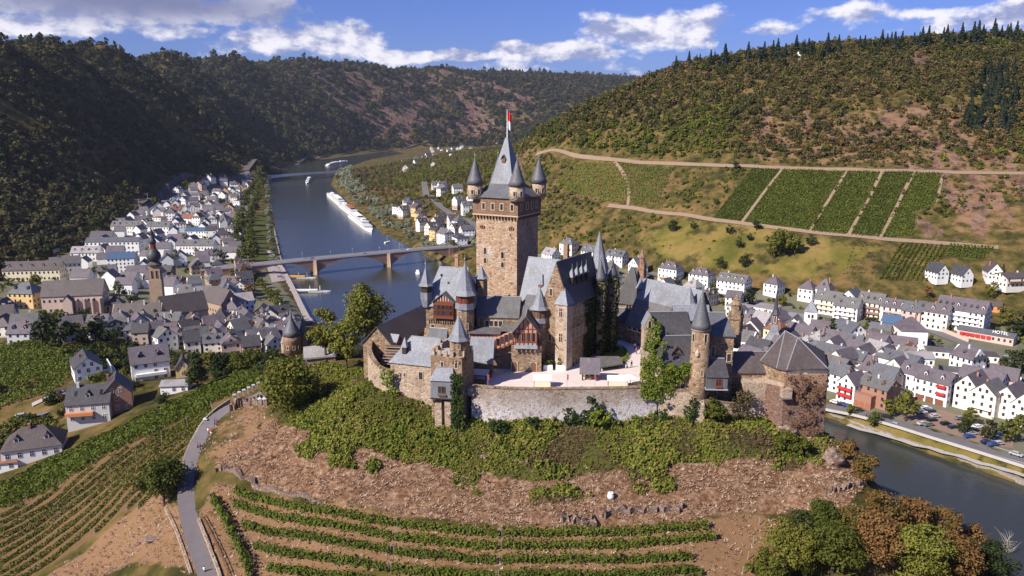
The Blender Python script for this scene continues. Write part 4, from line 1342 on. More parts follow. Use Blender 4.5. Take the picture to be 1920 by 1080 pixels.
r1, r2 = (r1.x - t.location.x, 4.5, r1.z - CZ0), (r2.x - t.location.x, .5, r2.z - CZ0)
vs = [(L[k][0], L[k][1], ze) for k in order] + [r1, r2] + [(L[k][0], L[k][1], ze - .3) for k in order]
rf = MB().add(vs, [(0, 1, 6), (1, 2, 7, 6), (2, 3, 7), (3, 4, 7), (4, 6, 7), (4, 5, 6), (5, 0, 6)] + [(8 + i, 8 + (i + 1) % 6, (i + 1) % 6, i) for i in range(6)] + [(13, 12, 11, 10, 9, 8)]).build('roof', 'slate_brown', t)
for a, b in ((vs[1], r1), (vs[2], r2), (vs[3], r2), (r1, r2), (vs[0], r1)):
 MB().tube([a, b], .085, 5).build('lead_hip', 'lead', rf)
box('eaves_band', 'slate_mid', t, L['C'][0] + .2, L['D'][0] - .3, L['C'][1] + .2, L['C'][1] + .5, ze - 1.0, ze - .28)
mm = MB().lathe(0, 0, [(.75, 0), (.75, .2)], 16)
mm.v = [(a + (L['C'][0] * .55 + L['D'][0] * .45), L['C'][1] + .3 - c, b + ze - 1.4) for a, b, c in mm.v]
mm.build('round_window', 'window_stone', t)
# bastion under the pavilion
bp = [(1433, 728, 158.6), (1470, 733, 155.4), (1549, 733, 156.2), (1552, 700, 172), (1436, 700, 174)]
t2 = thing('bastion', 'massive dark slate bastion overgrown with dry creeper below the corner pavilion', 'castle wall', (XA(1490, 790, 160), 160, 56), 0)
bl = [(XA(u, v, Y) - t2.location.x, Y - 160) for u, v, Y in bp]
ztop = zof(725, 156) - 56
cxx, cyy = sum(p[0] for p in bl) / 5, sum(p[1] for p in bl) / 5
foot = [(p[0] + (p[0] - cxx) * .05, p[1] + (p[1] - cyy) * .09) for p in bl]
MB().prism(foot, [-6] * 5, [ztop] * 5, bl).build('wall', 'wall_red_slate', t2)
MB().prism([bl[1], bl[2], bl[3], (bl[1][0], bl[3][1])], ztop - .01, zof(700, 157) - 56).build('upper_wall', 'brick_red_stone', t2)
for i in (0, ):
 a, b = Vector(bl[0]), Vector(bl[1])
 n_ = (b - a).normalized()
 q = Vector((n_.y, -n_.x))
 MB().prism([a + q * .05, b + q * .05, b - q * .45, a - q * .45], ztop - .005, ztop + .9).build('parapet', 'wall_pale', t2)
a = Vector(bl[1])
lk = MB().prism([(a.x - .7, a.y - 1.3), (a.x + 1.3, a.y - 1.2), (a.x + 1.3, a.y + .5), (a.x - .7, a.y + .5)], ztop - 1.9, ztop + .1).build('lookout', 'wall_pale', t2)
MB().prism([(a.x - .8, a.y - 1.4), (a.x + 1.4, a.y - 1.3), (a.x + 1.4, a.y + .5), (a.x - .8, a.y + .5)], ztop - 2.15, ztop - 1.9).build('lookout_floor', 'roof_grey', lk)
# --- front tower with its slate oriel
B = Bld('front_tower', 'square front tower with battlements and octagonal spired stair turret', 'castle tower', 808, 700, 159.5, -20)
A = B.o
tw, td = 7.2, 6.2
zt = H(668, 158.5)
box('wall', 'castle_stone', A, 0, tw, 0, td, -12, zt)
m = MB()
for i in range(4):
 m.box(.1 + i * 1.45, .1 + i * 1.45 + .8, 0, .4, zt, zt + 1.15)
for i in range(3):
 m.box(0, .4, .9 + i * 1.9, 1.7 + i * 1.9, zt, zt + 1.15)
 m.box(tw - .4, tw, 1.2 + i * 1.9, 2.0 + i * 1.9, zt, zt + 1.15)
m.build('battlement', 'wall_pale', A, kind='stuff')
box('roof_deck', 'concrete', A, .4, tw - .4, .4, td - .4, zt - .5, zt + .05)
m = MB()
for i in range(3):
 m.box(4.9 + i * .75, 5.2 + i * .75, -.3, 0, zt - 1.2, zt - .7)
m.build('bracket', 'castle_stone', A, kind='stuff')
tx, ty = 5.5, 2.4
tt = MB().lathe(tx, ty, [(1.95, zt - 2.4), (1.95, H(637, 159))], 8, PI / 8).build('stair_turret', 'castle_stone', A)
MB().lathe(tx, ty, spire_prof(2.2, H(638, 159), H(592, 159)), 8, PI / 8).build('spire', 'slate_light', tt)
finial(tt, tx, ty, H(592, 159), 1.4)
for ang in (-22.5, 22.5):
 window(tt, tx + math.sin(R(ang)) * 1.84, ty - math.cos(R(ang)) * 1.84, H(655, 158), .45, 1.3, R(ang), arch=True, cross=False)
for x, v in ((2.7, 691, ), (5.9, 689)):
 B.win(x, 0, H(v, 158), .6, 1.3, cross=False, arch=True)
B = Bld('slate_oriel', 'pale slate oriel box with mansard roof and flower window on the front tower', 'oriel', 807, 720, 156.6, -8)
A = B.o
zb, ze, zr = H(746, 156.4), H(713, 156.4), H(689, 158)
box('wall', 'slate_light', A, 0, 4.8, 0, 3.4, zb, ze)
MB().prism([(-.25, -.3), (5.05, -.3), (5.05, 3.4), (-.25, 3.4)], ze - .08, zr, [(.9, 1.5), (4.5, 1.5), (4.5, 3.4), (.9, 3.4)]).build('roof', 'slate_light', A)
box('base_board', 'timber_dark', A, -.1, 4.9, -.1, 3.3, zb - .3, zb)
for x in (2.0, 2.75):
 window(A, x, -.01, zb + 1.15, .62, 1.35, 0, 'timber_brown', cross=False, fw=.08)
fb = box('flower_box', 'timber_brown', A, 1.5, 3.3, -.4, -.02, zb + .55, zb + .85)
for x in (.5, 1.3, 2.2):
 MB().tube([(x, -.05, zb - .25), (x, 1.5, zb - 2.2)], .13, 5).build('brace', 'timber_dark', A)
B = Bld('buttress_pier', 'narrow stone pier carrying the slate oriel of the front tower', 'castle wall', 815, 780, 157.2, -8)
MB().prism([(0, 0), (1.5, 0), (1.5, 3.2), (0, 3.2)], -11, H(751, 157)).build('pier', 'wall_pale', B.o)
MB().prism([(2.2, -.2), (3.6, -.2), (3.6, 3.2), (2.2, 3.2)], -11.5, H(752, 157)).build('pier', 'wall_pale', B.o)
MB().prism([(1.5, 1.0), (2.2, 1.0), (2.2, 3.2), (1.5, 3.2)], -11, H(752, 157)).build('recess_wall', 'castle_stone', B.o)
# --- outbuilding on the left wall
B = Bld('wall_house', 'long house with swept pale slate roof built on the left curtain wall', 'castle building', 732, 690, 166, -18)
A = B.o
ww, wd = 10.6, 7
ze, zr = H(680, 165), H(628, 169)
box('wall', 'wall_pale', A, 0, ww, 0, wd, -11, ze)
MB().add([(-.3, -.4, ze - .2), (ww + .1, -.4, ze - .2), (ww + .1, wd * .3, ze + (zr - ze) * .42), (1.3, wd * .3, ze + (zr - ze) * .42), (ww + .1, wd * .5, zr), (3.6, wd * .5, zr), (ww + .1, wd + .3, ze), (-.3, wd + .3, ze)],
  [(0, 1, 2, 3), (3, 2, 4, 5), (5, 4, 6, 7), (0, 3, 5, 7)]).build('roof', 'slate_light', A)
box('gable_parapet', 'wall_pale', A, ww - .1, ww + .5, .2, wd, -8, zr - .9)
zz = ze + (zr - ze) * .36
dm = box('roof_dormer', 'timber_dark', A, 2.3, 3.3, 1.3, 2.6, zz - .3, zz + 1.2)
MB().prism([(2.1, 1.1), (3.5, 1.1), (3.5, 2.7), (2.1, 2.7)], zz + 1.2, zz + 3.4, [(2.78, 1.85), (2.82, 1.85), (2.82, 1.9), (2.78, 1.9)]).build('dormer_spire', 'slate_light', dm)
B.win(7.3, 0, H(711, 164), .9, 1.7, cross=False)
B.win(3.4, 0, H(706, 165), .4, .8, cross=False)
bk = MB().gable_wall(4.4, ww - .8, wd, wd + 4, -8, ze + .2, zr + .5, 'x').build('rear_wall', 'castle_stone', A)
MB().gable(4.4, ww - .8, wd + .1, wd + 4, ze + .2, zr + .5, 'x', .2, .2, 1.2, 0).build('rear_roof', 'slate_mid', A)
def lead_ridge(o, a, b, r=.13):
 MB().tube([a, b], r, 5).build('lead_ridge', 'lead', o)
for o_ in list(bpy.data.objects):
 if o_.name.split('.')[0] in ('roof', 'rear_roof', 'cross_wing_roof', 'lower_roof', 'pavilion_roof') and o_.parent and o_.parent.get('group') == CASTLE:
  zs = [v.co.z for v in o_.data.vertices]
  top = [v.co for v in o_.data.vertices if v.co.z > max(zs) - .02]
  if len(top) == 2:
   lead_ridge(o_, top[0], top[1], .10)
# --- curtain walls
def curtain(name, label, pts, zt, th, mat, zb=54, cope='castle_stone'):
 """pts: world x, y along the outer face; zt: heights of the top"""
 P = [Vector(p) for p in pts]
 c = P[len(P) // 2]
 t = thing(name, label, 'castle wall', (c.x, c.y, zb + 4), 0, 'curtain walls of the castle')
 vs, vt = MB(), MB()
 ins_ = []
 for i, p in enumerate(P):
  d_ = (P[min(i + 1, len(P) - 1)] - P[max(i - 1, 0)]).normalized()
  ins_.append(p + Vector((-d_.y, d_.x)) * th)
 for i in range(len(P) - 1):
  a, b, c2, d2 = P[i] - c, P[i + 1] - c, ins_[i + 1] - c, ins_[i] - c
  za_, zb_ = zt[i] - zb - 4, zt[i + 1] - zb - 4
  m_ = vs
  fo = [(a.x, a.y), (b.x, b.y), (c2.x, c2.y), (d2.x, d2.y)]
  m_.prism(fo, [-4] * 4, [za_, zb_, zb_, za_])
  q = .12
  na = Vector((a.x - d2.x, a.y - d2.y)).normalized() * q
  nb = Vector((b.x - c2.x, b.y - c2.y)).normalized() * q
  vt.prism([(a.x + na.x, a.y + na.y), (b.x + nb.x, b.y + nb.y), (c2.x, c2.y), (d2.x, d2.y)], [za_ + .003, zb_ + .003, zb_ + .003, za_ + .003], [za_ + .25, zb_ + .25, zb_ + .25, za_ + .25])
 # weld the shared ends
 me = vs.mesh('wall', mat)
 link('wall', me, t)
 vt.build('coping', cope, t)
 return t
def cl(pix):
 return [(XA(u, v, Y), Y) for u, v, Y in pix]
curtain('curtain_wall', 'long lime streaked front wall below the courtyard between front tower and gate range',
  smooth_line(cl([(884, 760, 158.3), (925, 760, 156.9), (975, 762, 156.2), (1040, 762, 156.2), (1110, 758, 156.4), (1170, 754, 156.8), (1232, 750, 157.6)]), 1), [70.1] * 40, .9, 'wall_limewashed')
curtain('curtain_wall', 'pale front wall with buttress under the gate range and round tower',
  cl([(1232, 750, 157.9), (1285, 752, 157.0), (1322, 752, 156.4), (1375, 752, 157.6), (1400, 745, 159.4), (1433, 735, 159.6)]), [69.4, 69.4, 67.5, 66.5, 67.2, 67.2], .9, 'wall_pale')
curtain('curtain_wall', 'pale round bastion wall at the left end of the castle',
  smooth_line(cl([(800, 700, 196), (705, 660, 186), (688, 680, 175), (696, 690, 168.5), (714, 700, 166.2), (736, 705, 165.6)]), 1), [75.0] * 3 + [74.6, 74.2, 73.6, 73, 72.4, 71.5, 71.2, 71, 70.8], .9, 'wall_pale')
t = thing('buttress_pier', 'tapered stone buttress under the round stair tower', 'castle wall', (XA(1313, 770, 155.6), 155.6, 60), 0)
MB().prism([(-.9, -1.2), (.9, -1.2), (.9, 1.4), (-.9, 1.4)], -3, [7.0, 7.0, 8.2, 8.2], [(-.8, -.1), (.8, -.1), (.8, 1.4), (-.8, 1.4)]).build('pier', 'wall_pale', t)
# --- courtyard floor and what stands on it
pc = [(-10, 160), (-8, 159), (0, 157.9), (12, 157.7), (28, 158.5), (36, 158.5), (36, 176), (30, 205), (-6, 205), (-10, 176)]
MB().prism(pc, CZ0 - 1.5, CZ0).build('courtyard', 'court_gravel', kind='structure')
B = Bld('courtyard_building', 'low house with steep slate roof behind the front tower', 'castle building', 882, 690, 167.5, -6)
A = B.o
box('wall', 'castle_stone', A, 0, 4.6, .9, 4.2, 0, H(680, 166.5))
MB().gable(-.1, 4.9, 0, 5.4, H(681, 166.5), H(636, 169), 'x', .2, .2).build('roof', 'slate_light', A)
for x in (.1, 4.5):
 box('post', 'timber_dark', A, x, x + .2, .1, .3, 0, H(682, 166.5))
B = Bld('drinks_stand', 'small wooden stand with pale flat roof by the front tower', 'kiosk', 887, 690, 163, -10)
A = B.o
for x, y in ((.1, .1), (2.6, .1), (.1, 2.0), (2.6, 2.0)):
 box('post', 'timber_dark', A, x, x + .15, y, y + .15, 0, 2.1)
box('counter', 'timber_brown', A, 0, 2.8, 0, .5, 0, 1.0)
MB().prism([(-.3, -.3), (3.1, -.3), (3.1, 2.5), (-.3, 2.5)], [2.1, 2.1, 2.5, 2.5], [2.25, 2.25, 2.65, 2.65]).build('roof', 'lead', A)
B = Bld('well_house', 'open timber well house with purple slate roof in the courtyard', 'well house', 1091, 712, 165.2, -6, None)
A = B.o
for x, y in ((0, 0), (3.1, 0), (0, 2.9), (3.1, 2.9)):
 box('post', 'timber_dark', A, x, x + .3, y, y + .3, 0, 2.4)
MB().gable(0, 3.4, 0, 3.2, 2.35, 4.6, 'x', .55, .2).build('roof', 'roof_purple', A)
MB().lathe(1.7, 1.6, [(1.15, 0), (1.15, .9), (.85, .9), (.85, .3)], 16, cap=False).build('well_ring', 'castle_stone', A)
box('rail', 'timber_brown', A, .3, 3.1, .1, .2, .9, 1.05)
B = Bld('stage_roof', 'low grey slab roof of the courtyard stage beside the well house', 'shelter', 1124, 683, 171, 8, None)
A = B.o
MB().prism([(0, 0), (6, 1.5), (6.2, 5.6), (.6, 6.8)], [.9, 1.1, 1.6, 1.5], [1.15, 1.35, 1.85, 1.75]).build('roof_slab', 'roof_grey', A)
for x, y in ((.3, .3), (5.6, 1.8), (1, 6.3), (5.8, 5.2)):
 box('post', 'timber_dark', A, x, x + .2, y, y + .2, 0, 1.1)
for (u, v, Y, a, b, lab) in ((1001, 731, 160.3, 3.6, 2.4, 'cream market tent near the front wall of the courtyard'), (1140, 733, 160, 4.2, 2.0, 'white market tent beside the terrace tables of the courtyard')):
 B = Bld('market_tent', lab, 'tent', u, v, Y, -3, None)
 A = B.o
 for x, y in ((0, 0), (a - .12, 0), (0, b - .12), (a - .12, b - .12)):
  box('post', 'timber_grey', A, x, x + .12, y, y + .12, 0, 1.9)
 MB().gable(0, a, 0, b, 1.85, 2.6, 'x', .2, .08).build('canopy', 'canvas_white', A)
 box('side_cloth', 'plaster_cream', A, .12, a - .12, .02, .05, .1, 1.4)
for (u, lab) in ((1027, 'white slatted planter with shrub at the gallery corner'), (1050, 'white slatted planter with shrub beside the great house bay')):
 B = Bld('planter', lab, 'planter', u - 8, 692, 172.3, -4, None)
 for k in range(4):
  box('slat', 'white_paint', B.o, 0, 2.1, 0, .08, .05 + k * .3, .3 + k * .3)
 box('tub', 'plaster_grey', B.o, .03, 2.07, .08, 1.5, 0, 1.25)
 PLANTERS = globals().setdefault('PLANTERS', []) + [B.o]
for i, (u, v, Y) in enumerate(((1164, 728, 160.5), (1182, 726, 160.8), (1200, 729, 160.2), (1212, 722, 162))):
 B = Bld('terrace_table', '%s wooden terrace table from the white tent along the courtyard wall' % ('first', 'second', 'third', 'fourth')[i], 'table', u, v, Y, 20 * i, 'terrace tables of the courtyard')
 A = B.o
 MB().lathe(0, 0, [(.6, .7), (.6, .76)], 10).build('table_top', 'timber_brown', A)
 MB().tube([(0, 0, 0), (0, 0, .72)], .06, 5).build('leg', 'grey_metal', A)
 if i in (1, 3):
  B = Bld('parasol', '%s parasol over the terrace tables' % ('green' if i == 3 else 'white'), 'parasol', u, v, Y + .7, 0, 'parasols of the courtyard terrace')
  MB().tube([(0, 0, 0), (0, 0, 2.5)], .05, 5).build('pole', 'grey_metal', B.o)
  MB().lathe(0, 0, [(1.7, 2.1), (.9, 2.4), (.05, 2.65)], 8, cap=False).build('canopy', 'leaf_ivy' if i == 3 else 'canvas_white', B.o)
for u, lab in ((915, 'first slim flagpole from the front tower behind the courtyard wall'), (1063, 'second slim flagpole from the front tower behind the courtyard wall'), (1115, 'third slim flagpole from the front tower behind the courtyard wall')):
 B = Bld('flagpole', lab, 'flagpole', u, 733, 158.9, 0, 'slim flagpoles behind the courtyard wall')
 MB().tube([(0, 0, 0), (0, 0, 3.6)], .05, 5).build('pole', 'grey_metal', B.o)
 MB().add([(.05, 0, 3.5), (.32, .05, 3.4), (.30, 0, 2.3), (.05, 0, 2.2)], [(0, 1, 2, 3)]).build('pennant', 'flag_red', B.o)
# --- barn like range at the far left and the wooden seating before it
ra, rb = at(707, 613, 177.5), at(797, 570, 200)
t = thing('stable_range', 'long low range with weathered brown roof at the left end of the castle', 'castle building', (ra.x, ra.y, CZ0), math.atan2(rb.y - ra.y, rb.x - ra.x), CASTLE)
ln = (rb - ra).to_2d().length
zr = ra.z - CZ0
MB().gable_wall(0, ln, -4, 4, -6, zr - 4.2, zr, 'x').build('wall', 'castle_stone', t)
MB().gable(0, ln, -4, 4, zr - 4.2, zr, 'x', .4, .22).build('roof', 'slate_brown', t)
dm = MB().gable_wall(1.4, 3.4, -4.2, -2, zr - 4.4, zr - 3.3, zr - 2.1, 'y').build('roof_dormer', 'castle_stone', t)
MB().gable(1.4, 3.4, -4.2, -1.4, zr - 3.3, zr - 2.1, 'y', .3, .12).build('dormer_roof', 'slate_light', dm)
t = thing('wooden_seating', 'stepped rows of weathered wooden benches behind the left wall', 'seating', (XA(714, 665, 172), 172, CZ0), R(-8))
for k in range(7):
 box('bench', 'timber_grey', t, 0, 4.6, k * .55, k * .55 + .3, 1.6 + k * .5, 1.72 + k * .5)
box('frame', 'timber_dark', t, .3, .5, 0, 3.8, 0, 1.6)
box('frame', 'timber_dark', t, 4.1, 4.3, 0, 3.8, 0, 1.6)
box('back_board', 'timber_brown', t, 0, 4.6, 3.9, 4.05, 0, 5.0)
# --- outer gate on the left
B = Bld('outer_gate_tower', 'round brick gate tower with slate dome and thin spires left of the big trees', 'castle tower', 549, 660, 212, 0)
A = B.o
z0 = -8
MB().lathe(0, 0, [(2.3, z0), (2.3, H(640, 212)), (2.5, H(638, 212)), (2.5, H(628, 212))], 18).build('shaft', 'brick_red_stone', A, smooth=True)
MB().lathe(0, 0, [(2.7, H(628, 212)), (2.2, H(620, 212)), (1.0, H(605, 212)), (.45, H(596, 212)), (.06, H(578, 212))], 18).build('dome_roof', 'slate_mid', A, smooth=True)
for ang in (-55, -15, 25, 65):
 window(A, math.sin(R(ang)) * 2.32, -math.cos(R(ang)) * 2.32, H(652, 212), .5, 1.0, R(ang), arch=True, cross=False)
cone_turret(A, 2.6, 2.2, z0, H(626, 214), H(592, 214), 1.1, 'brick_red_stone', 'slate_mid', 12)
cone_turret(A, -2.7, 1.2, z0, H(640, 214), H(622, 214), .8, 'wall_pale', 'slate_light', 10)
B = Bld('gate_house_range', 'low stone range with arched openings between outer gate tower and tall trees', 'castle building', 572, 690, 200, 14)
A = B.o
box('wall', 'castle_stone', A, 0, 8, 0, 4, -8, H(670, 200))
MB().add([(-.3, -.4, H(671, 200)), (8.3, -.4, H(669, 200)), (8.3, 5, H(652, 202)), (-.3, 5, H(656, 202)), (-.3, -.4, H(674, 200)), (8.3, -.4, H(672, 200))], [(0, 1, 2, 3), (4, 5, 1, 0)]).build('roof', 'roof_pale', A)
for k in range(3):
 B.win(1.6 + k * 2.2, 0, H(700, 200), .9, 2.6, arch=True, cross=False)
# ------------------------------------------------------------------ plants
NR = np.random.default_rng(11)
def quads_mesh(name, c, nrm, size, mat, aspect=.75):
 """a leaf-sized quad at each centre c, facing nrm"""
 n = len(c)
 nrm = nrm / (np.linalg.norm(nrm, axis=1, keepdims=True) + 1e-9)
 a = NR.normal(size=(n, 3))
 u = np.cross(nrm, a)
 u /= np.linalg.norm(u, axis=1, keepdims=True) + 1e-9
 v = np.cross(nrm, u)
 s = np.asarray(size).reshape(-1, 1) * .5
 P = np.stack([c - u * s - v * s * aspect, c + u * s - v * s * aspect * .6, c + u * s * .7 + v * s * aspect, c - u * s * .8 + v * s * aspect], 1).reshape(-1, 3)
 me = bpy.data.meshes.new(name)
 me.vertices.add(n * 4)
 me.vertices.foreach_set('co', P.ravel())
 me.loops.add(n * 4)
 me.loops.foreach_set('vertex_index', np.arange(n * 4, dtype=np.int32))
 me.polygons.add(n)
 me.polygons.foreach_set('loop_start', np.arange(0, n * 4, 4, dtype=np.int32))
 me.materials.append(MATS[mat] if isinstance(mat, str) else mat)
 me.update()
 return me
def crown_pts(n, clumps, cr, rx, ry, rz, zc, seed, shell=.55, taper=0.0):
 """leaf centres and normals of a crown made of clumps around an uneven ellipsoid"""
 g = np.random.default_rng(seed)
 d = g.normal(size=(clumps, 3))
 d /= np.linalg.norm(d, axis=1, keepdims=True)
 r = shell + (1 - shell) * g.random((clumps, 1)) ** .6
 cc = d * r * (.72 + .42 * g.random((clumps, 1)))
 if taper:
  k = 1 - taper * (cc[:, 2:3] * .5 + .5)
  cc[:, :2] *= k
 cc = cc * np.array([rx, ry, rz]) + np.array([0, 0, zc])
 rad = cr * (.6 + .8 * g.random(clumps))
 pick = g.integers(0, clumps, n)
 dd = g.normal(size=(n, 3))
 dd /= np.linalg.norm(dd, axis=1, keepdims=True)
 rr = g.random((n, 1)) ** .4
 c = cc[pick] + dd * rr * rad[pick][:, None] * np.array([1, 1, .75])
 nr = dd + g.normal(size=(n, 3)) * .55 + np.array([0, 0, .45])
 return c, nr, cc
def trunk_mb(h, r, seed, limbs=5, top=None, spread=.5):
 g = random.Random(seed)
 m = MB()
 top = top or h * .75
 pts = [(0, 0, -.6)]
 for k in range(1, 6):
  pts.append((g.uniform(-.03, .03) * h * k / 5, g.uniform(-.03, .03) * h * k / 5, top * k / 5))
 m.tube(pts, [r * (1.25 - .17 * k) for k in range(6)], 7)
 for i in range(limbs):
  z = top * g.uniform(.35, .85)
  a = g.uniform(0, 2 * PI)
  L = h * g.uniform(.25, .42)
  p0 = Vector((0, 0, z))
  p1 = p0 + Vector((math.cos(a) * L * .5 * spread * 1.6, math.sin(a) * L * .5 * spread * 1.6, L * .35))
  p2 = p1 + Vector((math.cos(a + .3) * L * .4 * spread * 1.6, math.sin(a + .3) * L * .4 * spread * 1.6, L * .4))
  m.tube([p0, p1, p2], [r * .5, r * .33, r * .12], 5)
 return m
def broad_tree(name, label, loc, h, w_, seed, mat='leaf_broad', n=3000, leaf=.55, clumps=40, group=None, base=.25, cat='tree', bark='bark', cr=None, taper=.15):
 t = thing(name, label, cat, loc, 0, group)
 rz = h * (1 - base) / 2
 c, nr, cc = crown_pts(n, clumps, cr or w_ * .17, w_ / 2 * .82, w_ / 2 * .82, rz * .85, h * base + rz, seed, taper=taper)
 g = np.random.default_rng(seed)
 link('crown', quads_mesh('crown', c, nr, leaf * (.6 + .8 * g.random(n)), mat), t)
 trunk_mb(h, max(.12, h * .022), seed, 6, h * .72, w_ / h * .7).build('trunk', bark, t)
 return t
def cone_pts(n, h, r, seed, base=.08, tiers=11):
 g = np.random.default_rng(seed)
 f = g.random(n) ** .75
 tier = np.floor(f * tiers) / tiers
 frac = f * tiers - np.floor(f * tiers)
 z = h * (base + (1 - base) * (1 - f))
 env = r * (tier * .85 + .12) * (.45 + .55 * frac)
 a = g.random(n) * 2 * PI
 # ragged: arms of uneven length
 arm = .65 + .5 * np.abs(np.sin(a * 2.5 + tier * 37.0)) * g.random(n) ** .3
 rr = env * arm * g.random(n) ** .35
 c = np.stack([rr * np.cos(a), rr * np.sin(a), z - rr * .25], 1)
 nr = np.stack([np.cos(a) * .6, np.sin(a) * .6, np.ones(n) * .8], 1) + g.normal(size=(n, 3)) * .35
 return c, nr
def conifer(name, label, loc, h, r, seed, n=900, leaf=.9, group=None, base=.08):
 t = thing(name, label, 'tree', loc, 0, group)
 c, nr = cone_pts(n, h, r, seed, base)
 g = np.random.default_rng(seed)
 link('crown', quads_mesh('crown', c, nr, leaf * (.5 + .8 * g.random(n)), 'needle'), t)
 MB().tube([(0, 0, -.6), (0, 0, h * .5), (0, 0, h * .96)], [h * .018, h * .011, .03], 6).build('trunk', 'bark', t)
 return t
# ---- instanced masses
def attr(me, nm, typ, dat, key):
 a = me.attributes.new(nm, typ, 'POINT')
 a.data.foreach_set(key, np.ascontiguousarray(dat).ravel())
_GN = {}
def scatter(name, pts, meshes, scl, tilt=.12, label=None, squash=None):
 """one object of kind stuff: instances of the meshes on points"""
 pts = np.asarray(pts, float)
 n = len(pts)
 me = bpy.data.meshes.new(name)
 me.vertices.add(n)
 me.vertices.foreach_set('co', pts.ravel())
 rot = np.stack([NR.normal(size=n) * tilt, NR.normal(size=n) * tilt, NR.random(n) * 2 * PI], 1)
 attr(me, 'rot', 'FLOAT_VECTOR', rot, 'vector')
 s = np.asarray(scl, float).reshape(n, -1)
 if s.shape[1] == 1:
  s = np.repeat(s, 3, 1)
  s = s * (.85 + .3 * NR.random((n, 3)))
 attr(me, 'scl', 'FLOAT_VECTOR', s, 'vector')
 attr(me, 'idx', 'INT', NR.integers(0, len(meshes), n).astype(np.int32), 'value')
 col = bpy.data.collections.new(name + '_source')
 for i, m_ in enumerate(meshes):
  ob = bpy.data.objects.new('%s_piece_%02d' % (name, i), m_)
  col.objects.link(ob)
 ng = bpy.data.node_groups.new(name, 'GeometryNodeTree')
 ng.interface.new_socket('Geometry', in_out='INPUT', socket_type='NodeSocketGeometry')
 ng.interface.new_socket('Geometry', in_out='OUTPUT', socket_type='NodeSocketGeometry')
 gi, go = ng.nodes.new('NodeGroupInput'), ng.nodes.new('NodeGroupOutput')
 ip = ng.nodes.new('GeometryNodeInstanceOnPoints')
 ci = ng.nodes.new('GeometryNodeCollectionInfo')
 ci.inputs['Collection'].default_value = col
 ci.inputs['Separate Children'].default_value = True
 ci.inputs['Reset Children'].default_value = True
 def na(nm, typ):
  nd = ng.nodes.new('GeometryNodeInputNamedAttribute')
  nd.data_type = typ
  nd.inputs[0].default_value = nm
  return nd.outputs[0]
 ng.links.new(gi.outputs[0], ip.inputs['Points'])
 ng.links.new(ci.outputs[0], ip.inputs['Instance'])
 ip.inputs['Pick Instance'].default_value = True
 ng.links.new(na('idx', 'INT'), ip.inputs['Instance Index'])
 ng.links.new(na('rot', 'FLOAT_VECTOR'), ip.inputs['Rotation'])
 ng.links.new(na('scl', 'FLOAT_VECTOR'), ip.inputs['Scale'])
 ng.links.new(ip.outputs[0], go.inputs[0])
 o = link(name, me, kind='stuff')
 md = o.modifiers.new('scatter', 'NODES')
 md.node_group = ng
 return o
def bush_mesh(nm, n, h, w_, leaf, seed, mat, clumps=9, base=.05):
 c, nr, cc = crown_pts(n, clumps, w_ * .24, w_ / 2 * .7, w_ / 2 * .7, h * (1 - base) / 2 * .85, h * base + h * (1 - base) / 2, seed)
 g = np.random.default_rng(seed)
 return quads_mesh(nm, c, nr, leaf * (.6 + .8 * g.random(n)), mat)
# which land the camera (or one a little aside or above) can see: horizon angle along each bearing
_AZ = np.linspace(-.66, .66, 500)
_YS2 = np.geomspace(100, 6000, 420)
_elev = np.zeros((len(_AZ), len(_YS2)))
for _i, _a in enumerate(_AZ):
 _x = _YS2 * np.tan(_a)
 _elev[_i] = (ground(_x, _YS2) - CZ) / np.hypot(_x, _YS2)
_hz = np.maximum.accumulate(_elev, 1)
def in_sight(x, y, z, h=12, margin=18):
 a = np.arctan2(x, y)
 ia = np.clip(np.searchsorted(_AZ, a), 0, len(_AZ) - 1)
 iy = np.clip(np.searchsorted(_YS2, y) - 1, 0, len(_YS2) - 1)
 d = np.hypot(x, y)
 return ((z + h + margin * np.clip(y / 800, .2, 1.5) - CZ) / d > _hz[ia, iy]) & (np.abs(a) < .64)
def visible_pts(n, x0, x1, ylo, yhi, power=1.0):
 """random land points, denser near"""
 y = ylo + (yhi - ylo) * NR.random(n) ** power
 x = x0 + (x1 - x0) * NR.random(n)
 return x, y
def keep_clear(x, y):
 """false on tracks, fields and in the towns"""
 k = np.ones(np.shape(x), bool)
 for t_, w_ in zip(TRACKS, (5.5, 5.5, 4)):
  k &= dist_line(t_, x, y) > w_
 for f in FIELDS.values():
  k &= ~inside(f, x, y)
 return k
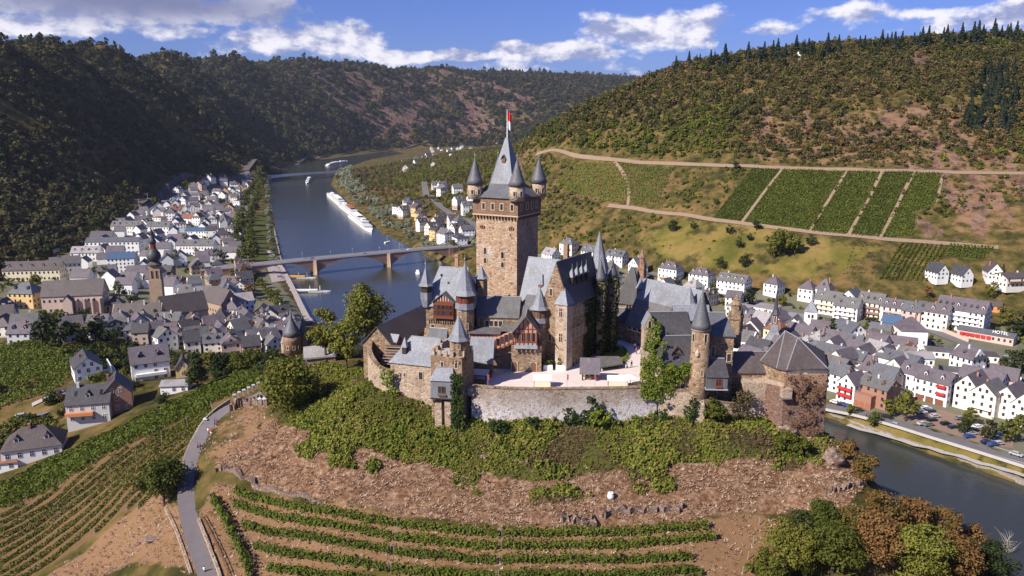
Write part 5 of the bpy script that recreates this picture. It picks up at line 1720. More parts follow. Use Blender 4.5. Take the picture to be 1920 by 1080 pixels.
def mk_forest_left():
 n = 230000
 x, y = visible_pts(n, -2200, 2400, 420, 5200, 1.35)
 x = x * np.clip(y / 2500, .35, 1.4) - 100
 z = ground(x, y)
 right = x > np.interp(y, [400, 900, 1500, 2250, 2600, 4200], [-280, -430, -520, -500, 0, 900])
 rock = rockiness(x, y)
 k = ((z > 22) | ((z > 8) & ~inside(POLY['town_l'], x, y) & (y > 520) & (NR.random(n) < .8))) & ~inside(RIVER, x, y) & in_sight(x, y, z) & ~right & ((rock < .45) | (NR.random(n) < .16))
 k &= NR.random(n) < np.clip(fbm(x / 90, y / 90, 5, 3) * 2.8 - .2, .25, 1)
 for ln_ in ROAD_KEEP[-8:] + [RAIL]:
  k &= dist_line(ln_, x, y) > 12
 for hx, hy in HOUSE_SPOTS:
  k &= np.hypot(x - hx, y - hy) > 12
 x, y, z = x[k], y[k], z[k]
 s = (.5 + 1.25 * NR.random(len(x)) ** 2) * np.clip(y / 1300, 1.0, 2.2)
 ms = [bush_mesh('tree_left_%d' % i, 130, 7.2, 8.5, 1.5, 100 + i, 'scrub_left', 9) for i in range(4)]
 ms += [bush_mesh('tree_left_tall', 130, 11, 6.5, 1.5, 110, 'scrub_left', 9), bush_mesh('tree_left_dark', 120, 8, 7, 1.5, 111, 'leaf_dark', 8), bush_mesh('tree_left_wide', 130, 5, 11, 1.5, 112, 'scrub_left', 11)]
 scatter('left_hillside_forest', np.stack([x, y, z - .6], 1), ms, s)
 return len(x)
def mk_forest_right():
 n = 120000
 x, y = visible_pts(n, -420, 1100, 560, 1700, 1.1)
 z = ground(x, y)
 left = x < np.interp(y, [560, 900, 1200, 1900], [20, -120, -330, -540])
 rock = rockiness(x, y)
 low = z < 22
 k = ~left & ~low & in_sight(x, y, z) & keep_clear(x, y) & ((rock < .5) | (NR.random(n) < .25))
 u_grass = inside(POLY['grass_r'], x, y)
 dens = np.clip(fbm(x / 60, y / 60, 8, 3) * 2.8 - .55, .05, 1)
 dens = np.where(z > 96, np.clip(dens + .5, 0, 1), np.clip(dens * .8 + .25 * (x > 240), 0, 1))
 dens = np.where(u_grass, .16 * (fbm(x / 20, y / 20, 23, 3) > .47), dens)
 k &= NR.random(n) < dens
 k |= (z > 20) & (z < 100) & (rockiness(x, y) > .2) & keep_clear(x, y) & ~left & (NR.random(n) < .3)
 x, y, z = x[k], y[k], z[k]
 q = fbm(x / 130, y / 130, 77, 3)
 green = (q + NR.random(len(x)) * .25 - np.clip((z - 90) / 160, 0, .3)) > .58
 s = np.where(inside(POLY['grass_r'], x, y), .6, 1) * (.38 + 1.05 * NR.random(len(x)) ** 2) * np.where(z > 92, 1.0, .62) * np.clip(y / 900, .8, 1.5)
 P = np.stack([x, y, z - .4], 1)
 rust = inside(POLY['rust'], x, y) & (NR.random(len(x)) < .45)
 scatter('rust_shrubbery', P[rust], [bush_mesh('rust_%d' % i, 110, 4.6, 7, 1.15, 235 + i, ('scrub_brown', 'leaf_autumn')[i % 2], 8) for i in range(3)], s[rust])
 P, s, green = P[~rust], s[~rust], green[~rust]
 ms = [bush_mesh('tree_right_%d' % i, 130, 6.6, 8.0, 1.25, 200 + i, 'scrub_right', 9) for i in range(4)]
 mg = [bush_mesh('tree_green_%d' % i, 130, 6.2, 7.4, 1.2, 220 + i, 'scrub_green', 8) for i in range(3)]
 ms.append(bush_mesh('tree_right_dark', 130, 7.5, 8.2, 1.25, 230, 'leaf_broad', 9))
 ms.append(bush_mesh('tree_right_brown', 110, 5, 7.5, 1.2, 231, 'scrub_brown', 8))
 scatter('vineyard_hill_forest', P[~green], ms, s[~green])
 scatter('vineyard_hill_shrubbery', P[green], mg, s[green])
 return len(x)
def mk_spur_woods():
 """the wooded tongue between the far houses, and the trees fringing the river"""
 n = 14000
 x, y = visible_pts(n, -620, 60, 700, 2600, 1.2)
 z = ground(x, y)
 dr = dist_line(BANK_FAR[5:], x, y)
 k = ~inside(RIVER, x, y) & (z > 2.0) & in_sight(x, y, z, 8, 10) & (x > np.interp(y, [700, 900, 1250, 1800, 2600], [-70, -175, -360, -480, -480]))
 k &= (dr > 6) & ~((z < 16) & (dr > 45) & (y < 1050))
 for hx, hy in HOUSE_SPOTS:
  k &= np.hypot(x - hx, y - hy) > 13
 for ln_ in ROAD_KEEP:
  k &= dist_line(ln_, x, y) > 6
 k &= NR.random(n) < np.clip(fbm(x / 50, y / 50, 15, 3) * 2.4 - .35, .1, 1)
 x, y, z, dr = x[k], y[k], z[k], dr[k]
 sil = (dr < 38) & (NR.random(len(x)) < .7)
 s = (.5 + .6 * NR.random(len(x))) * np.clip(y / 1100, .8, 1.5)
 P = np.stack([x, y, z - .4], 1)
 scatter('spur_shrubbery', P[~sil], [bush_mesh('spur_%d' % i, 120, 6, 7.4, 1.2, 240 + i, 'scrub_green' if i % 2 else 'scrub_brown', 8) for i in range(4)], s[~sil])
 scatter('riverside_shrubbery', P[sil], [bush_mesh('willow_%d' % i, 150, 7, 8, 1.2, 260 + i, 'leaf_silver', 9) for i in range(3)], s[sil] * 1.15)
def mk_castle_slope():
 """brambles and creepers under the walls, dead stalks on the slope below"""
 n = 70000
 x = -62 + 140 * NR.random(n)
 y = 136 + 70 * NR.random(n)
 m_ = inside(POLY['lush'], x, y)
 rag = fbm(x / 5, y / 5, 31, 3)
 e = dist_line(POLY['lush'], x, y, True)
 k = (m_ | ((e < 5) & (rag > .56))) & ((rag > .40) | (NR.random(n) < .6))
 x, y = x[k], y[k]
 z = ground(x, y)
 big = fbm(x / 9, y / 9, 41, 3)
 s = (.3 + .8 * np.clip(big - .38, 0, 1) * (1.0 + NR.random(len(x))) + .25 * NR.random(len(x))) * np.where(fbm(x / 5, y / 5, 31, 3) > .42, 1, .78)
 P = np.stack([x, y, z - .15], 1)
 br = (fbm(x / 8 + 40, y / 8, 43, 3) + .25 * NR.random(len(x))) > .74
 scatter('bramble_undergrowth', P[~br], [bush_mesh('bramble_%d' % i, 64, (1.3, 1.7, 1.1, 2.0, 1.4)[i], (2.2, 1.7, 2.4, 1.8, 2.0)[i], (.34, .42, .3, .46, .36)[i], 300 + i, 'leaf_bramble', 6) for i in range(5)], s[~br])
 scatter('brown_undergrowth', P[br], [bush_mesh('dry_%d' % i, 50, 1.2, 2.0, .3, 330 + i, 'scrub_brown', 6) for i in range(3)], s[br] * .8)
 n = 84000
 x = -105 + 211 * NR.random(n)
 y = 118 + 68 * NR.random(n)
 k = (inside(POLY['dead'], x, y) & (NR.random(n) < .8)) | ((inside(POLY['terrace'], x, y) | inside(POLY['dry'], x, y) | inside(POLY['bank'], x, y)) & (NR.random(n) < .3)) | (inside(POLY['lush'], x, y) & (NR.random(n) < .05))
 k &= fbm(x / 3, y / 3, 51, 3) > .37
 x, y = x[k], y[k]
 z = ground(x, y)
 ms = []
 for i in range(5):
  m = MB()
  g = random.Random(400 + i)
  for _ in range(9):
   a, L = g.uniform(0, 2 * PI), g.uniform(.25, .75)
   bx, by = g.uniform(-.3, .3), g.uniform(-.3, .3)
   tip = (bx + math.cos(a) * L * .8, by + math.sin(a) * L * .8, L * g.uniform(.2, .7))
   w_ = g.uniform(.05, .12)
   m.add([(bx - w_ * math.sin(a), by + w_ * math.cos(a), 0), (bx + w_ * math.sin(a), by - w_ * math.cos(a), 0), tip], [(0, 1, 2)])
  ms.append(m.mesh('stalk_%d' % i, 'twig_dead'))
 scatter('dead_weeds', np.stack([x, y, z], 1), ms, .5 + .8 * NR.random(len(x)))
def mk_left_slope_scrub():
 """bushes between the vineyards and the villas, and behind the castle"""
 n = 9000
 x = -260 + 250 * NR.random(n)
 y = 150 + 260 * NR.random(n)
 z = ground(x, y)
 k = ~inside(POLY['vine_l'], x, y) & ~inside(POLY['vine_b'], x, y) & ~inside(RIVER, x, y) & ~inside(POLY['lush'], x, y) & ~inside(COURT, x, y) & ~inside(POLY['dead'], x, y) & ~inside(POLY['terrace'], x, y)
 k &= ~((z < 13) & (y > 300) & (x < -40))
 for hx, hy in HOUSE_SPOTS:
  k &= np.hypot(x - hx, y - hy) > 13
 for ln_ in ROAD_KEEP:
  k &= dist_line(ln_, x, y) > 4.5
 k &= (y > 255 - (x + 60) * .2) | (x > -55) | (y > 235)
 k &= (x < -70) | (y > 205)
 k &= NR.random(n) < np.clip(fbm(x / 26, y / 26, 91, 3) * 3.0 - 1.0, 0.02, 1)
 x, y, z = x[k], y[k], z[k]
 dark = NR.random(len(x)) < .75
 P = np.stack([x, y, z - .3], 1)
 s = .35 + .75 * NR.random(len(x)) ** 1.5
 scatter('hillside_shrubbery', P[dark], [bush_mesh('scrub_%d' % i, 320, 5, 6, .62, 500 + i, 'leaf_broad' if i % 3 else 'leaf_dark', 12) for i in range(4)], s[dark])
 scatter('hillside_weeds', P[~dark], [bush_mesh('weed_%d' % i, 160, 3.4, 5, .55, 520 + i, 'scrub_brown', 9) for i in range(3)], s[~dark])
def mk_town_scrub():
 """garden bushes between the houses"""
 P = []
 for key, n in (('town_l', 5200), ('town_r', 3600)):
  q = np.array(POLY[key])
  x = q[:, 0].min() + (q[:, 0].max() - q[:, 0].min()) * NR.random(n)
  y = q[:, 1].min() + (q[:, 1].max() - q[:, 1].min()) * NR.random(n)
  k = inside(q.tolist(), x, y) & ~inside(RIVER, x, y)
  for hx, hy in HOUSE_SPOTS:
   k &= np.hypot(x - hx, y - hy) > 8.5
  for ln_ in ROAD_KEEP:
   k &= dist_line(ln_, x, y) > 6.5
  k &= fbm(x / 30, y / 30, 19, 3) > .5
  for hx, hy in CARPARKS:
   k &= np.hypot(x - hx, y - hy) > 30
  P.append(np.stack([x[k], y[k], ground(x[k], y[k]) - .2], 1))
 P = np.concatenate(P)
 scatter('garden_shrubbery', P, [bush_mesh('garden_%d' % i, 90, 3.6, 4.4, .8, 560 + i, ('leaf_broad', 'leaf_dark', 'scrub_green')[i], 8) for i in range(3)], .5 + .8 * NR.random(len(P)) ** 1.6)
def vine_strip(p0, p1, h, w_, seed, dens=9, leaf=.5, gap=0.0):
 """leaf centres of one row of vines from p0 to p1 on the land"""
 g = np.random.default_rng(seed)
 P0, P1 = np.array(p0[:2]), np.array(p1[:2])
 L = np.linalg.norm(P1 - P0)
 n = int(L * dens)
 f = g.random(n)
 lump = .84 + .32 * vnoise(f * L / 1.3, np.zeros(n) + seed, 3)
 ok = vnoise(f * L / 4.0, np.zeros(n) + seed * 3.3, 9) > gap
 d = (P1 - P0) / L
 q = np.array([-d[1], d[0]])
 off = g.normal(size=n) * w_ * .38 * lump
 hz = h * (.22 + .82 * g.random(n)) * lump
 xy = P0 + np.outer(f, P1 - P0) + np.outer(off, q)
 z = ground(xy[:, 0], xy[:, 1]) + hz
 c = np.column_stack([xy, z])[ok]
 nr = g.normal(size=(n, 3))[ok] * .7 + np.column_stack([np.outer(np.sign(off), q), np.ones(n) * .6])[ok]
 return c, nr, leaf * (.6 + .8 * g.random(len(c)))
def vine_row(lines, label, group, h=1.75, w_=.75, seed=1, dens=26, leaf=.42, gap=.02, posts=True, mat='leaf_vine'):
 """one row: leaves and its posts"""
 base = Vector((lines[0][0], lines[0][1], ground(lines[0][0], lines[0][1])))
 t = thing('vine_row', label, 'vine row', base, 0, group)
 C, N_, S = [], [], []
 for i in range(len(lines) - 1):
  c, nr, s = vine_strip(lines[i], lines[i + 1], h, w_, seed * 31 + i, dens, leaf, gap)
  C.append(c); N_.append(nr); S.append(s)
 C = np.concatenate(C) - np.array(base)
 link('foliage', quads_mesh('foliage', C, np.concatenate(N_), np.concatenate(S), mat), t)
 if posts:
  m = MB()
  for i in range(len(lines) - 1):
   a, b = Vector(lines[i][:2]), Vector(lines[i + 1][:2])
   n = max(1, int((b - a).length / 6))
   for k in range(n + 1):
    p = a.lerp(b, k / n)
    z = ground(p.x, p.y)
    m.box(p.x - base.x - .05, p.x - base.x + .05, p.y - base.y - .05, p.y - base.y + .05, z - base.z - .3, z - base.z + 1.9)
  m.build('trellis_post', 'timber_grey', t, kind='stuff')
 return t
def clip_rows(poly, d, spacing, phase=0.0):
 """parallel lines across a polygon: list of (start, end)"""
 d = Vector(d).normalized()
 q = Vector((-d.y, d.x))
 P = [Vector(p) for p in poly]
 lo, hi = min(p.dot(q) for p in P), max(p.dot(q) for p in P)
 out = []
 s = lo + spacing * (.5 + phase)
 while s < hi:
  xs = []
  for a, b in zip(P, P[1:] + P[:1]):
   da, db = a.dot(q) - s, b.dot(q) - s
   if (da > 0) != (db > 0):
    xs.append(a.lerp(b, da / (da - db)).dot(d))
  xs.sort()
  for a, b in zip(xs[::2], xs[1::2]):
   if b - a > 3:
    out.append((d * a + q * s, d * b + q * s))
  s += spacing
 return out
def slope_vineyard(key, label, along, spacing=2.0, h=1.7, dens=2.2, leaf=1.3, mat='leaf_vine', gap=.05, name='vineyard'):
 t = None
 rows = clip_rows(FIELDS[key], along, spacing)
 C, N_, S = [], [], []
 for i, (a, b) in enumerate(rows):
  c, nr, s = vine_strip(a, b, h, spacing * .6, i + 7, dens, leaf, gap)
  C.append(c); N_.append(nr); S.append(s)
 C = np.concatenate(C)
 base = np.array([C[:, 0].mean(), C[:, 1].mean(), C[:, 2].min()])
 me = quads_mesh('vineyard', C - base, np.concatenate(N_), np.concatenate(S), mat)
 link(name, me, None, base, label=label, category='vineyard', kind='stuff', group='vineyards on the far slope')
def ordinal(n):
 w_ = ['first', 'second', 'third', 'fourth', 'fifth', 'sixth', 'seventh', 'eighth', 'ninth', 'tenth', 'eleventh', 'twelfth', 'thirteenth', 'fourteenth', 'fifteenth', 'sixteenth', 'seventeenth', 'eighteenth', 'nineteenth']
 tens = {2: 'twent', 3: 'thirt', 4: 'fort', 5: 'fift', 6: 'sixt', 7: 'sevent', 8: 'eight', 9: 'ninet'}
 if n <= 19:
  return w_[n - 1]
 if n >= 100:
  return 'hundred and ' + ordinal(n - 100) if n > 100 else 'hundredth'
 return tens[n // 10] + ('ieth' if n % 10 == 0 else 'y-' + w_[n % 10 - 1])
def ivy(name, label, patches, mat, n_m2=16, leaf=.45, thick=.4, hole=.42, seed=5, nscale=1.6, top_ragged=True):
 """creeper leaves on wall patches: each (corner a, edge u, edge v, outward normal)"""
 C, N_, S = [], [], []
 for j, (a, eu, ev, nrm) in enumerate(patches):
  a, eu, ev, nrm = map(np.array, (a, eu, ev, nrm))
  lu, lv = np.linalg.norm(eu), np.linalg.norm(ev)
  n = int(lu * lv * n_m2)
  f, g_ = NR.random(n), NR.random(n)
  nz = fbm(f * lu / nscale + j * 13, g_ * lv / nscale, seed, 3)
  edge = .55 * np.minimum(np.minimum(f, 1 - f) * lu, (1 - g_) * lv if top_ragged else 9)
  ok = (nz + np.clip(edge, 0, 1.2) * .22) > hole + .12
  th = thick * (.2 + NR.random(n)) * (.6 + nz)
  c = a + np.outer(f, eu) + np.outer(g_, ev) + np.outer(th, nrm)
  C.append(c[ok])
  N_.append((np.tile(nrm, (n, 1)) + NR.normal(size=(n, 3)) * .6 + np.array([0, 0, .3]))[ok])
  S.append((leaf * (.6 + .8 * NR.random(n)))[ok])
 C = np.concatenate(C)
 base = C.mean(0)
 base[2] = C[:, 2].min()
 me = quads_mesh(name, C - base, np.concatenate(N_), np.concatenate(S), mat)
 return link(name, me, None, base, label=label, category='ivy')
# ------------------------------------------------------------------ roads, banks, bridges
ROAD_KEEP = []
def road(name, pix, width, mat, lift=.1, kerb=None, pts=None, kind='structure', smooth=2, level=True):
 P = pts or [(p.x, p.y) for p in hits(pix)]
 P = [tuple(q) for q in smooth_line(P, smooth)]
 m, L = strip(P, width, lift, level=level)
 m.build(name, mat, kind=kind)
 ROAD_KEEP.append(P)
 if kerb:
  for sgn in kerb:
   k = MB()
   Q = []
   for i, p in enumerate(L):
    d = (L[min(i + 1, len(L) - 1)] - L[max(i - 1, 0)]).normalized()
    n_ = Vector((-d.y, d.x)) * sgn
    Q.append((p + n_ * (width / 2), p + n_ * (width / 2 + .35)))
   for i in range(len(Q) - 1):
    zs = [m.v[min(i + j, len(L) - 1) * 5][2] for j in (0, 1)]
    a, b, c, d = Q[i][0], Q[i + 1][0], Q[i + 1][1], Q[i][1]
    k.prism([(a.x, a.y), (b.x, b.y), (c.x, c.y), (d.x, d.y)], [zs[0] - 1, zs[1] - 1, zs[1] - 1, zs[0] - 1], [zs[0] + .13, zs[1] + .13, zs[1] + .13, zs[0] + .13])
   k.build('kerb', 'kerb_stone', kind='structure')
 return P
PATH = road('path', [(402, 1110), (392, 1075), (374, 1030), (354, 965), (350, 905), (366, 848), (396, 795), (436, 762), (478, 744), (520, 726)], 4.0, 'path_asphalt', .06)
RIVER_ROAD = road('road', [(1545, 764), (1600, 773), (1660, 786), (1760, 816), (1850, 843), (1940, 871)], 8.5, 'asphalt', .15, kerb=(-1, 1))
road('footpath', [(1590, 800), (1650, 818), (1760, 850), (1850, 874), (1940, 898)], 3.4, 'concrete', .12)
road('road', [(1700, 600), (1760, 626), (1820, 648), (1870, 668), (1940, 694)], 8.0, 'asphalt', .2)
road('road', [(794, 318), (796, 345), (799, 368), (820, 388), (850, 405), (888, 424), (905, 436)], 10, 'asphalt', .4)
road('road', [(1190, 508), (1300, 542), (1400, 562), (1500, 590), (1600, 600)], 6, 'asphalt', .2)
road('road', [(60, 760), (110, 738), (150, 733), (200, 722)], 4.2, 'paving', .1)
road('road', [(0, 800), (40, 784), (90, 776)], 4.2, 'asphalt', .1)
PROM = road('promenade', [(505, 470), (528, 505), (548, 545), (565, 580), (582, 606)], 5, 'paving', .12)
road('railway_bed', [(250, 392), (300, 362), (360, 335), (480, 308), (560, 294), (640, 284), (760, 271), (880, 260)], 14, 'rail_ballast', .8)
RAIL = ROAD_KEEP[-1]
for t_, w_ in zip(TRACKS, (4.6, 4.0, 2.6)):
 road('track', None, w_, 'track_dirt', .5, pts=t_, smooth=1, level=False)
# plots with bare soil strips between the slope vineyards
for a, b in (((1466, 318), (1391, 417)), ((1587, 322), (1517, 433)), ((1654, 323), (1591, 441)), ((1714, 324), (1650, 446)), ((1767, 326), (1757, 381))):
 road('track', [a, b], 2.2, 'track_dirt', .4, smooth=0, level=False)
def flat_patch(name, pix, mat, lift=.12):
 P = wpoly(pix)
 z = max(ground(x, y) for x, y in P) * .5 + sum(ground(x, y) for x, y in P) / len(P) * .5 + lift
 cx_, cy_ = sum(p[0] for p in P) / len(P), sum(p[1] for p in P) / len(P)
 m = MB()
 n = 6
 vs, fs = [(cx_, cy_, ground(cx_, cy_) + lift)], []
 ring = []
 for i in range(len(P)):
  for k in range(n):
   ring.append((P[i][0] + (P[(i + 1) % len(P)][0] - P[i][0]) * k / n, P[i][1] + (P[(i + 1) % len(P)][1] - P[i][1]) * k / n))
 R_ = 5
 for r in range(1, R_ + 1):
  for (x, y) in ring:
   xx, yy = cx_ + (x - cx_) * r / R_, cy_ + (y - cy_) * r / R_
   vs.append((xx, yy, ground(xx, yy) + lift))
 N_ = len(ring)
 for k in range(N_):
  fs.append((0, 1 + k, 1 + (k + 1) % N_))
 for r in range(R_ - 1):
  for k in range(N_):
   a, b = 1 + r * N_ + k, 1 + r * N_ + (k + 1) % N_
   fs.append((a, a + N_, b + N_, b))
 m.add(vs, fs)
 m.build(name, mat, kind='structure')
flat_patch('car_park', [(1690, 765), (1770, 770), (1900, 815), (1900, 842), (1840, 832), (1740, 800), (1690, 785)], 'gravel_brown')
flat_patch('car_park', [(240, 385), (330, 352), (385, 350), (330, 385), (265, 402)], 'asphalt', .5)
flat_patch('square', [(500, 500), (540, 508), (552, 535), (510, 530)], 'paving', .2)
CARPARKS = [(q.x, q.y) for q in (hit(1720, 780), hit(1770, 795), hit(1820, 815), hit(1870, 830), hit(270, 392), hit(310, 372), hit(350, 358), hit(525, 515))]
# stone edging along the water on the far bank and the quay on the near bank
def bank_wall(name, line, h, mat, side, th=1.0):
 P = smooth_line(line, 1)
 m = MB()
 for i in range(len(P) - 1):
  a, b = P[i], P[i + 1]
  d = (b - a).normalized()
  n_ = Vector((-d.y, d.x)) * side * th
  m.prism([(a.x, a.y), (b.x, b.y), (b.x + n_.x, b.y + n_.y), (a.x + n_.x, a.y + n_.y)], -2, h)
 m.build(name, mat, kind='structure')
bank_wall('quay_wall', BANK_FAR[1:8], 1.9, 'dry_stone', -1, 1.2)
bank_wall('quay_wall', BANK_NEAR[5:10], 2.2, 'dry_stone', -1, 1.2)
# --- the old stone bridge
def old_bridge():
 p1, p2_ = on(590, 513, 0), on(727, 499, 0)
 d = (p2_ - p1).to_2d().normalized()
 q = Vector((-d.y, d.x))
 L0 = (p2_ - p1).to_2d().length
 zd1 = zof(486, p1.y)
 t = thing('stone_bridge', 'red sandstone arch bridge with two river piers and pale parapet', 'bridge', (p1.x, p1.y, 0), math.atan2(d.y, d.x))
 hw = 4.0
 xs = [-L0 * .86, 0, L0, L0 * 1.93]
 zt = zd1
 def ztop(x):
  return zt + .3 * (1 - ((x - L0 / 2) / (L0 * 1.4)) ** 2)
 for k in range(3):
  a, b = xs[k] + 1.6, xs[k + 1] - 1.6
  n = 18
  vs, fs = [], []
  for i in range(n + 1):
   f = i / n
   x = a + (b - a) * f
   zarch = 1.6 + (ztop(x) - 3.0) * (1 - abs(2 * f - 1) ** 2.2)
   for y in (-hw, hw):
    vs += [(x, y, zarch), (x, y, ztop(x) - .6)]
  for i in range(n):
   o = i * 4
   fs += [(o, o + 4, o + 5, o + 1), (o + 6, o + 2, o + 3, o + 7), (o + 2, o + 6, o + 4, o)]
  MB().add(vs, fs).build('arch', 'sandstone_red', t)
  tr = MB()
  for i in range(n):
   f0, f1 = i / n, (i + 1) / n
   x0, x1 = a + (b - a) * f0, a + (b - a) * f1
   z0, z1 = [1.6 + (ztop(x) - 3.0) * (1 - abs(2 * f - 1) ** 2.2) for x, f in ((x0, f0), (x1, f1))]
   tr.add([(x0, -hw - .12, z0), (x1, -hw - .12, z1), (x1, -hw - .12, z1 + .55), (x0, -hw - .12, z0 + .55), (x0, -hw, z0), (x1, -hw, z1), (x1, -hw, z1 + .55), (x0, -hw, z0 + .55)], [(0, 1, 2, 3), (3, 2, 6, 7), (4, 5, 1, 0)])
  tr.build('arch_ring', 'church_stone', t)
 for x in (0, L0):
  MB().prism([(x - 2.2, -hw - .6), (x, -hw - 3.2), (x + 2.2, -hw - .6), (x + 2.2, hw + .6), (x, hw + 3), (x - 2.2, hw + .6)], -3, ztop(x) - .6,
    [(x - 1.9, -hw - .3), (x, -hw - 1.6), (x + 1.9, -hw - .3), (x + 1.9, hw + .3), (x, hw + 1.6), (x - 1.9, hw + .3)]).build('pier', 'church_stone', t)
 for x in (xs[0], xs[3]):
  box('abutment', 'sandstone_red', t, x - 2.4, x + 2.4, -hw - .5, hw + .5, -3, zt - .62)
 a, b = xs[0] - 34, xs[3] + 20
 n = 30
 dk, pr = MB(), [MB(), MB()]
 for i in range(n):
  x0, x1 = a + (b - a) * i / n, a + (b - a) * (i + 1) / n
  za_, zb_ = ztop(max(min(x0, xs[3]), xs[0])), ztop(max(min(x1, xs[3]), xs[0]))
  dk.add([(x0, -hw - .2, za_), (x1, -hw - .2, zb_), (x1, hw + .2, zb_), (x0, hw + .2, za_), (x0, -hw - .2, za_ - .59), (x1, -hw - .2, zb_ - .59), (x1, hw + .2, zb_ - .59), (x0, hw + .2, za_ - .59)], [(0, 1, 2, 3), (0, 4, 5, 1), (2, 6, 7, 3), (7, 6, 5, 4)])
  for j, y in enumerate((-hw - .25, hw - .05)):
   pr[j].add([(x0, y, za_ - .5), (x1, y, zb_ - .5), (x1, y, zb_ + 1.0), (x0, y, za_ + 1.0), (x0, y + .3, za_ - .5), (x1, y + .3, zb_ - .5), (x1, y + .3, zb_ + 1.0), (x0, y + .3, za_ + 1.0)], [(0, 1, 2, 3), (7, 6, 5, 4), (3, 2, 6, 7)])
 dk.build('deck', 'asphalt', t)
 for m in pr:
  m.build('parapet', 'plaster_warm', t)
 wl = MB()
 wl.box(a, xs[0] - 2.4, -hw, hw, -3, zt - .6)
 wl.box(xs[3] + 2.4, b, -hw, hw, -3, zt - .6)
 wl.build('ramp_wall', 'sandstone_red', t)
 for i in range(9):
  x = xs[0] + 4 + i * (xs[3] - xs[0] - 8) / 8
  y = -hw + .3 if i % 2 else hw - .3
  lp = MB().tube([(x, y, zt), (x, y, zt + 5.5)], .08, 5).build('lamp_post', 'grey_metal', t)
  MB().lathe(x, y, [(.1, zt + 5.5), (.28, zt + 5.7), (.05, zt + 6.1)], 6).build('lamp_head', 'white_paint', lp)
 M = t.matrix_basis
 for k, (x, y, lab) in enumerate(((xs[0] - 4, -hw - 2.6, 'small brick gate tower with pointed roof on the near side of the stone bridge head'), (xs[0] - 4, hw + 2.6, 'small brick gate tower with pointed roof on the upstream side of the stone bridge head'))):
  g = thing('gate_tower', lab, 'tower', (M @ Vector((x, y, 0)))[:], t.rotation_euler.z, 'towers at the bridge head')
  box('wall', 'church_stone', g, -2, 2, -2, 2, 0, zt + 4)
  MB().prism([(-2.3, -2.3), (2.3, -2.3), (2.3, 2.3), (-2.3, 2.3)], zt + 4, zt + 8, [(-.1, -.1), (.1, -.1), (.1, .1), (-.1, .1)]).build('roof', 'slate_brown', g)
  window(g, 0, -2, zt + 1, .8, 1.6, cross=False, arch=True)
 return t, M, zt, hw, xs
BRIDGE, BM, BZ, BHW, BXS = old_bridge()
def new_bridge():
 a, b = on(506, 331, 8.5), on(643, 322, 8.5)
 d = (b - a).to_2d()
 L_ = d.length
 t = thing('concrete_bridge', 'slim white concrete road bridge far up the river', 'bridge', (a.x, a.y, 0), math.atan2(d.y, d.x))
 dk = MB()
 n = 24
 for i in range(n):
  x0, x1 = L_ * i / n, L_ * (i + 1) / n
  z = [7.6 - 2.6 * abs(2 * x / L_ - 1) ** 2 + (1.0 if False else 0) for x in (x0, x1)]
  dk.add([(x0, -5, z[0]), (x1, -5, z[1]), (x1, -5, 9.8), (x0, -5, 9.8), (x0, 5, z[0]), (x1, 5, z[1]), (x1, 5, 9.8), (x0, 5, 9.8)], [(0, 1, 2, 3), (7, 6, 5, 4), (3, 2, 6, 7), (4, 5, 1, 0)])
 dk.build('girder', 'plaster_white', t)
 box('deck', 'asphalt', t, -40, L_ + 60, -4.6, 4.6, 9.4, 9.95)
 for y in (-5.2, 4.9):
  box('railing', 'plaster_white', t, -40, L_ + 60, y, y + .3, 9.6, 11)
 for x in (L_ * .93, ):
  box('pier', 'plaster_white', t, x - 3, x + 3, -5, 5, -3, 9.3)
 box('abutment', 'concrete', t, -40, -1, -5, 5, -2, 9.3)
 box('abutment', 'concrete', t, L_ + 4, L_ + 60, -5, 5, -2, 9.3)
new_bridge()
# ------------------------------------------------------------------ houses
HOUSES = []
HOUSE_SPOTS = []
ROOFS = {'slate': ('slate_mid', 'grey slate'), 'dark': ('slate_dark', 'dark slate'), 'grey': ('roof_grey', 'grey'), 'purple': ('roof_purple', 'purple slate'), 'red': ('roof_red', 'red tiled'), 'pale': ('roof_pale', 'pale grey'), 'brown': ('slate_brown', 'brown slate'), 'blue': ('glass_roof', 'blue')}
WALLS = {'white': 'plaster_white', 'cream': 'plaster_warm', 'yellow': 'plaster_yellow', 'pink': 'plaster_rose', 'brick': 'plaster_brick', 'grey': 'plaster_grey', 'brown': 'plaster_brown', 'buff': 'plaster_cream', 'orange': 'plaster_orange'}
_GL = {}
def joined_windows(parent, spots, w_, h):
 """small far windows: sills and panes joined into one part"""
 m = MB()
 for (x, y, z, s) in spots:
  a = w_ / 2
  if s == 'f':
   m.box(x - a, x + a, y - .06, y + .02, z, z + h)
  elif s == 'b':
   m.box(x - a, x + a, y - .02, y + .06, z, z + h)
  elif s == 'r':
   m.box(y - .02, y + .06, x - a, x + a, z, z + h)
  else:
   m.box(y - .06, y + .02, x - a, x + a, z, z + h)
 if m.v:
  m.build('window', 'window_glass', parent, kind='stuff')
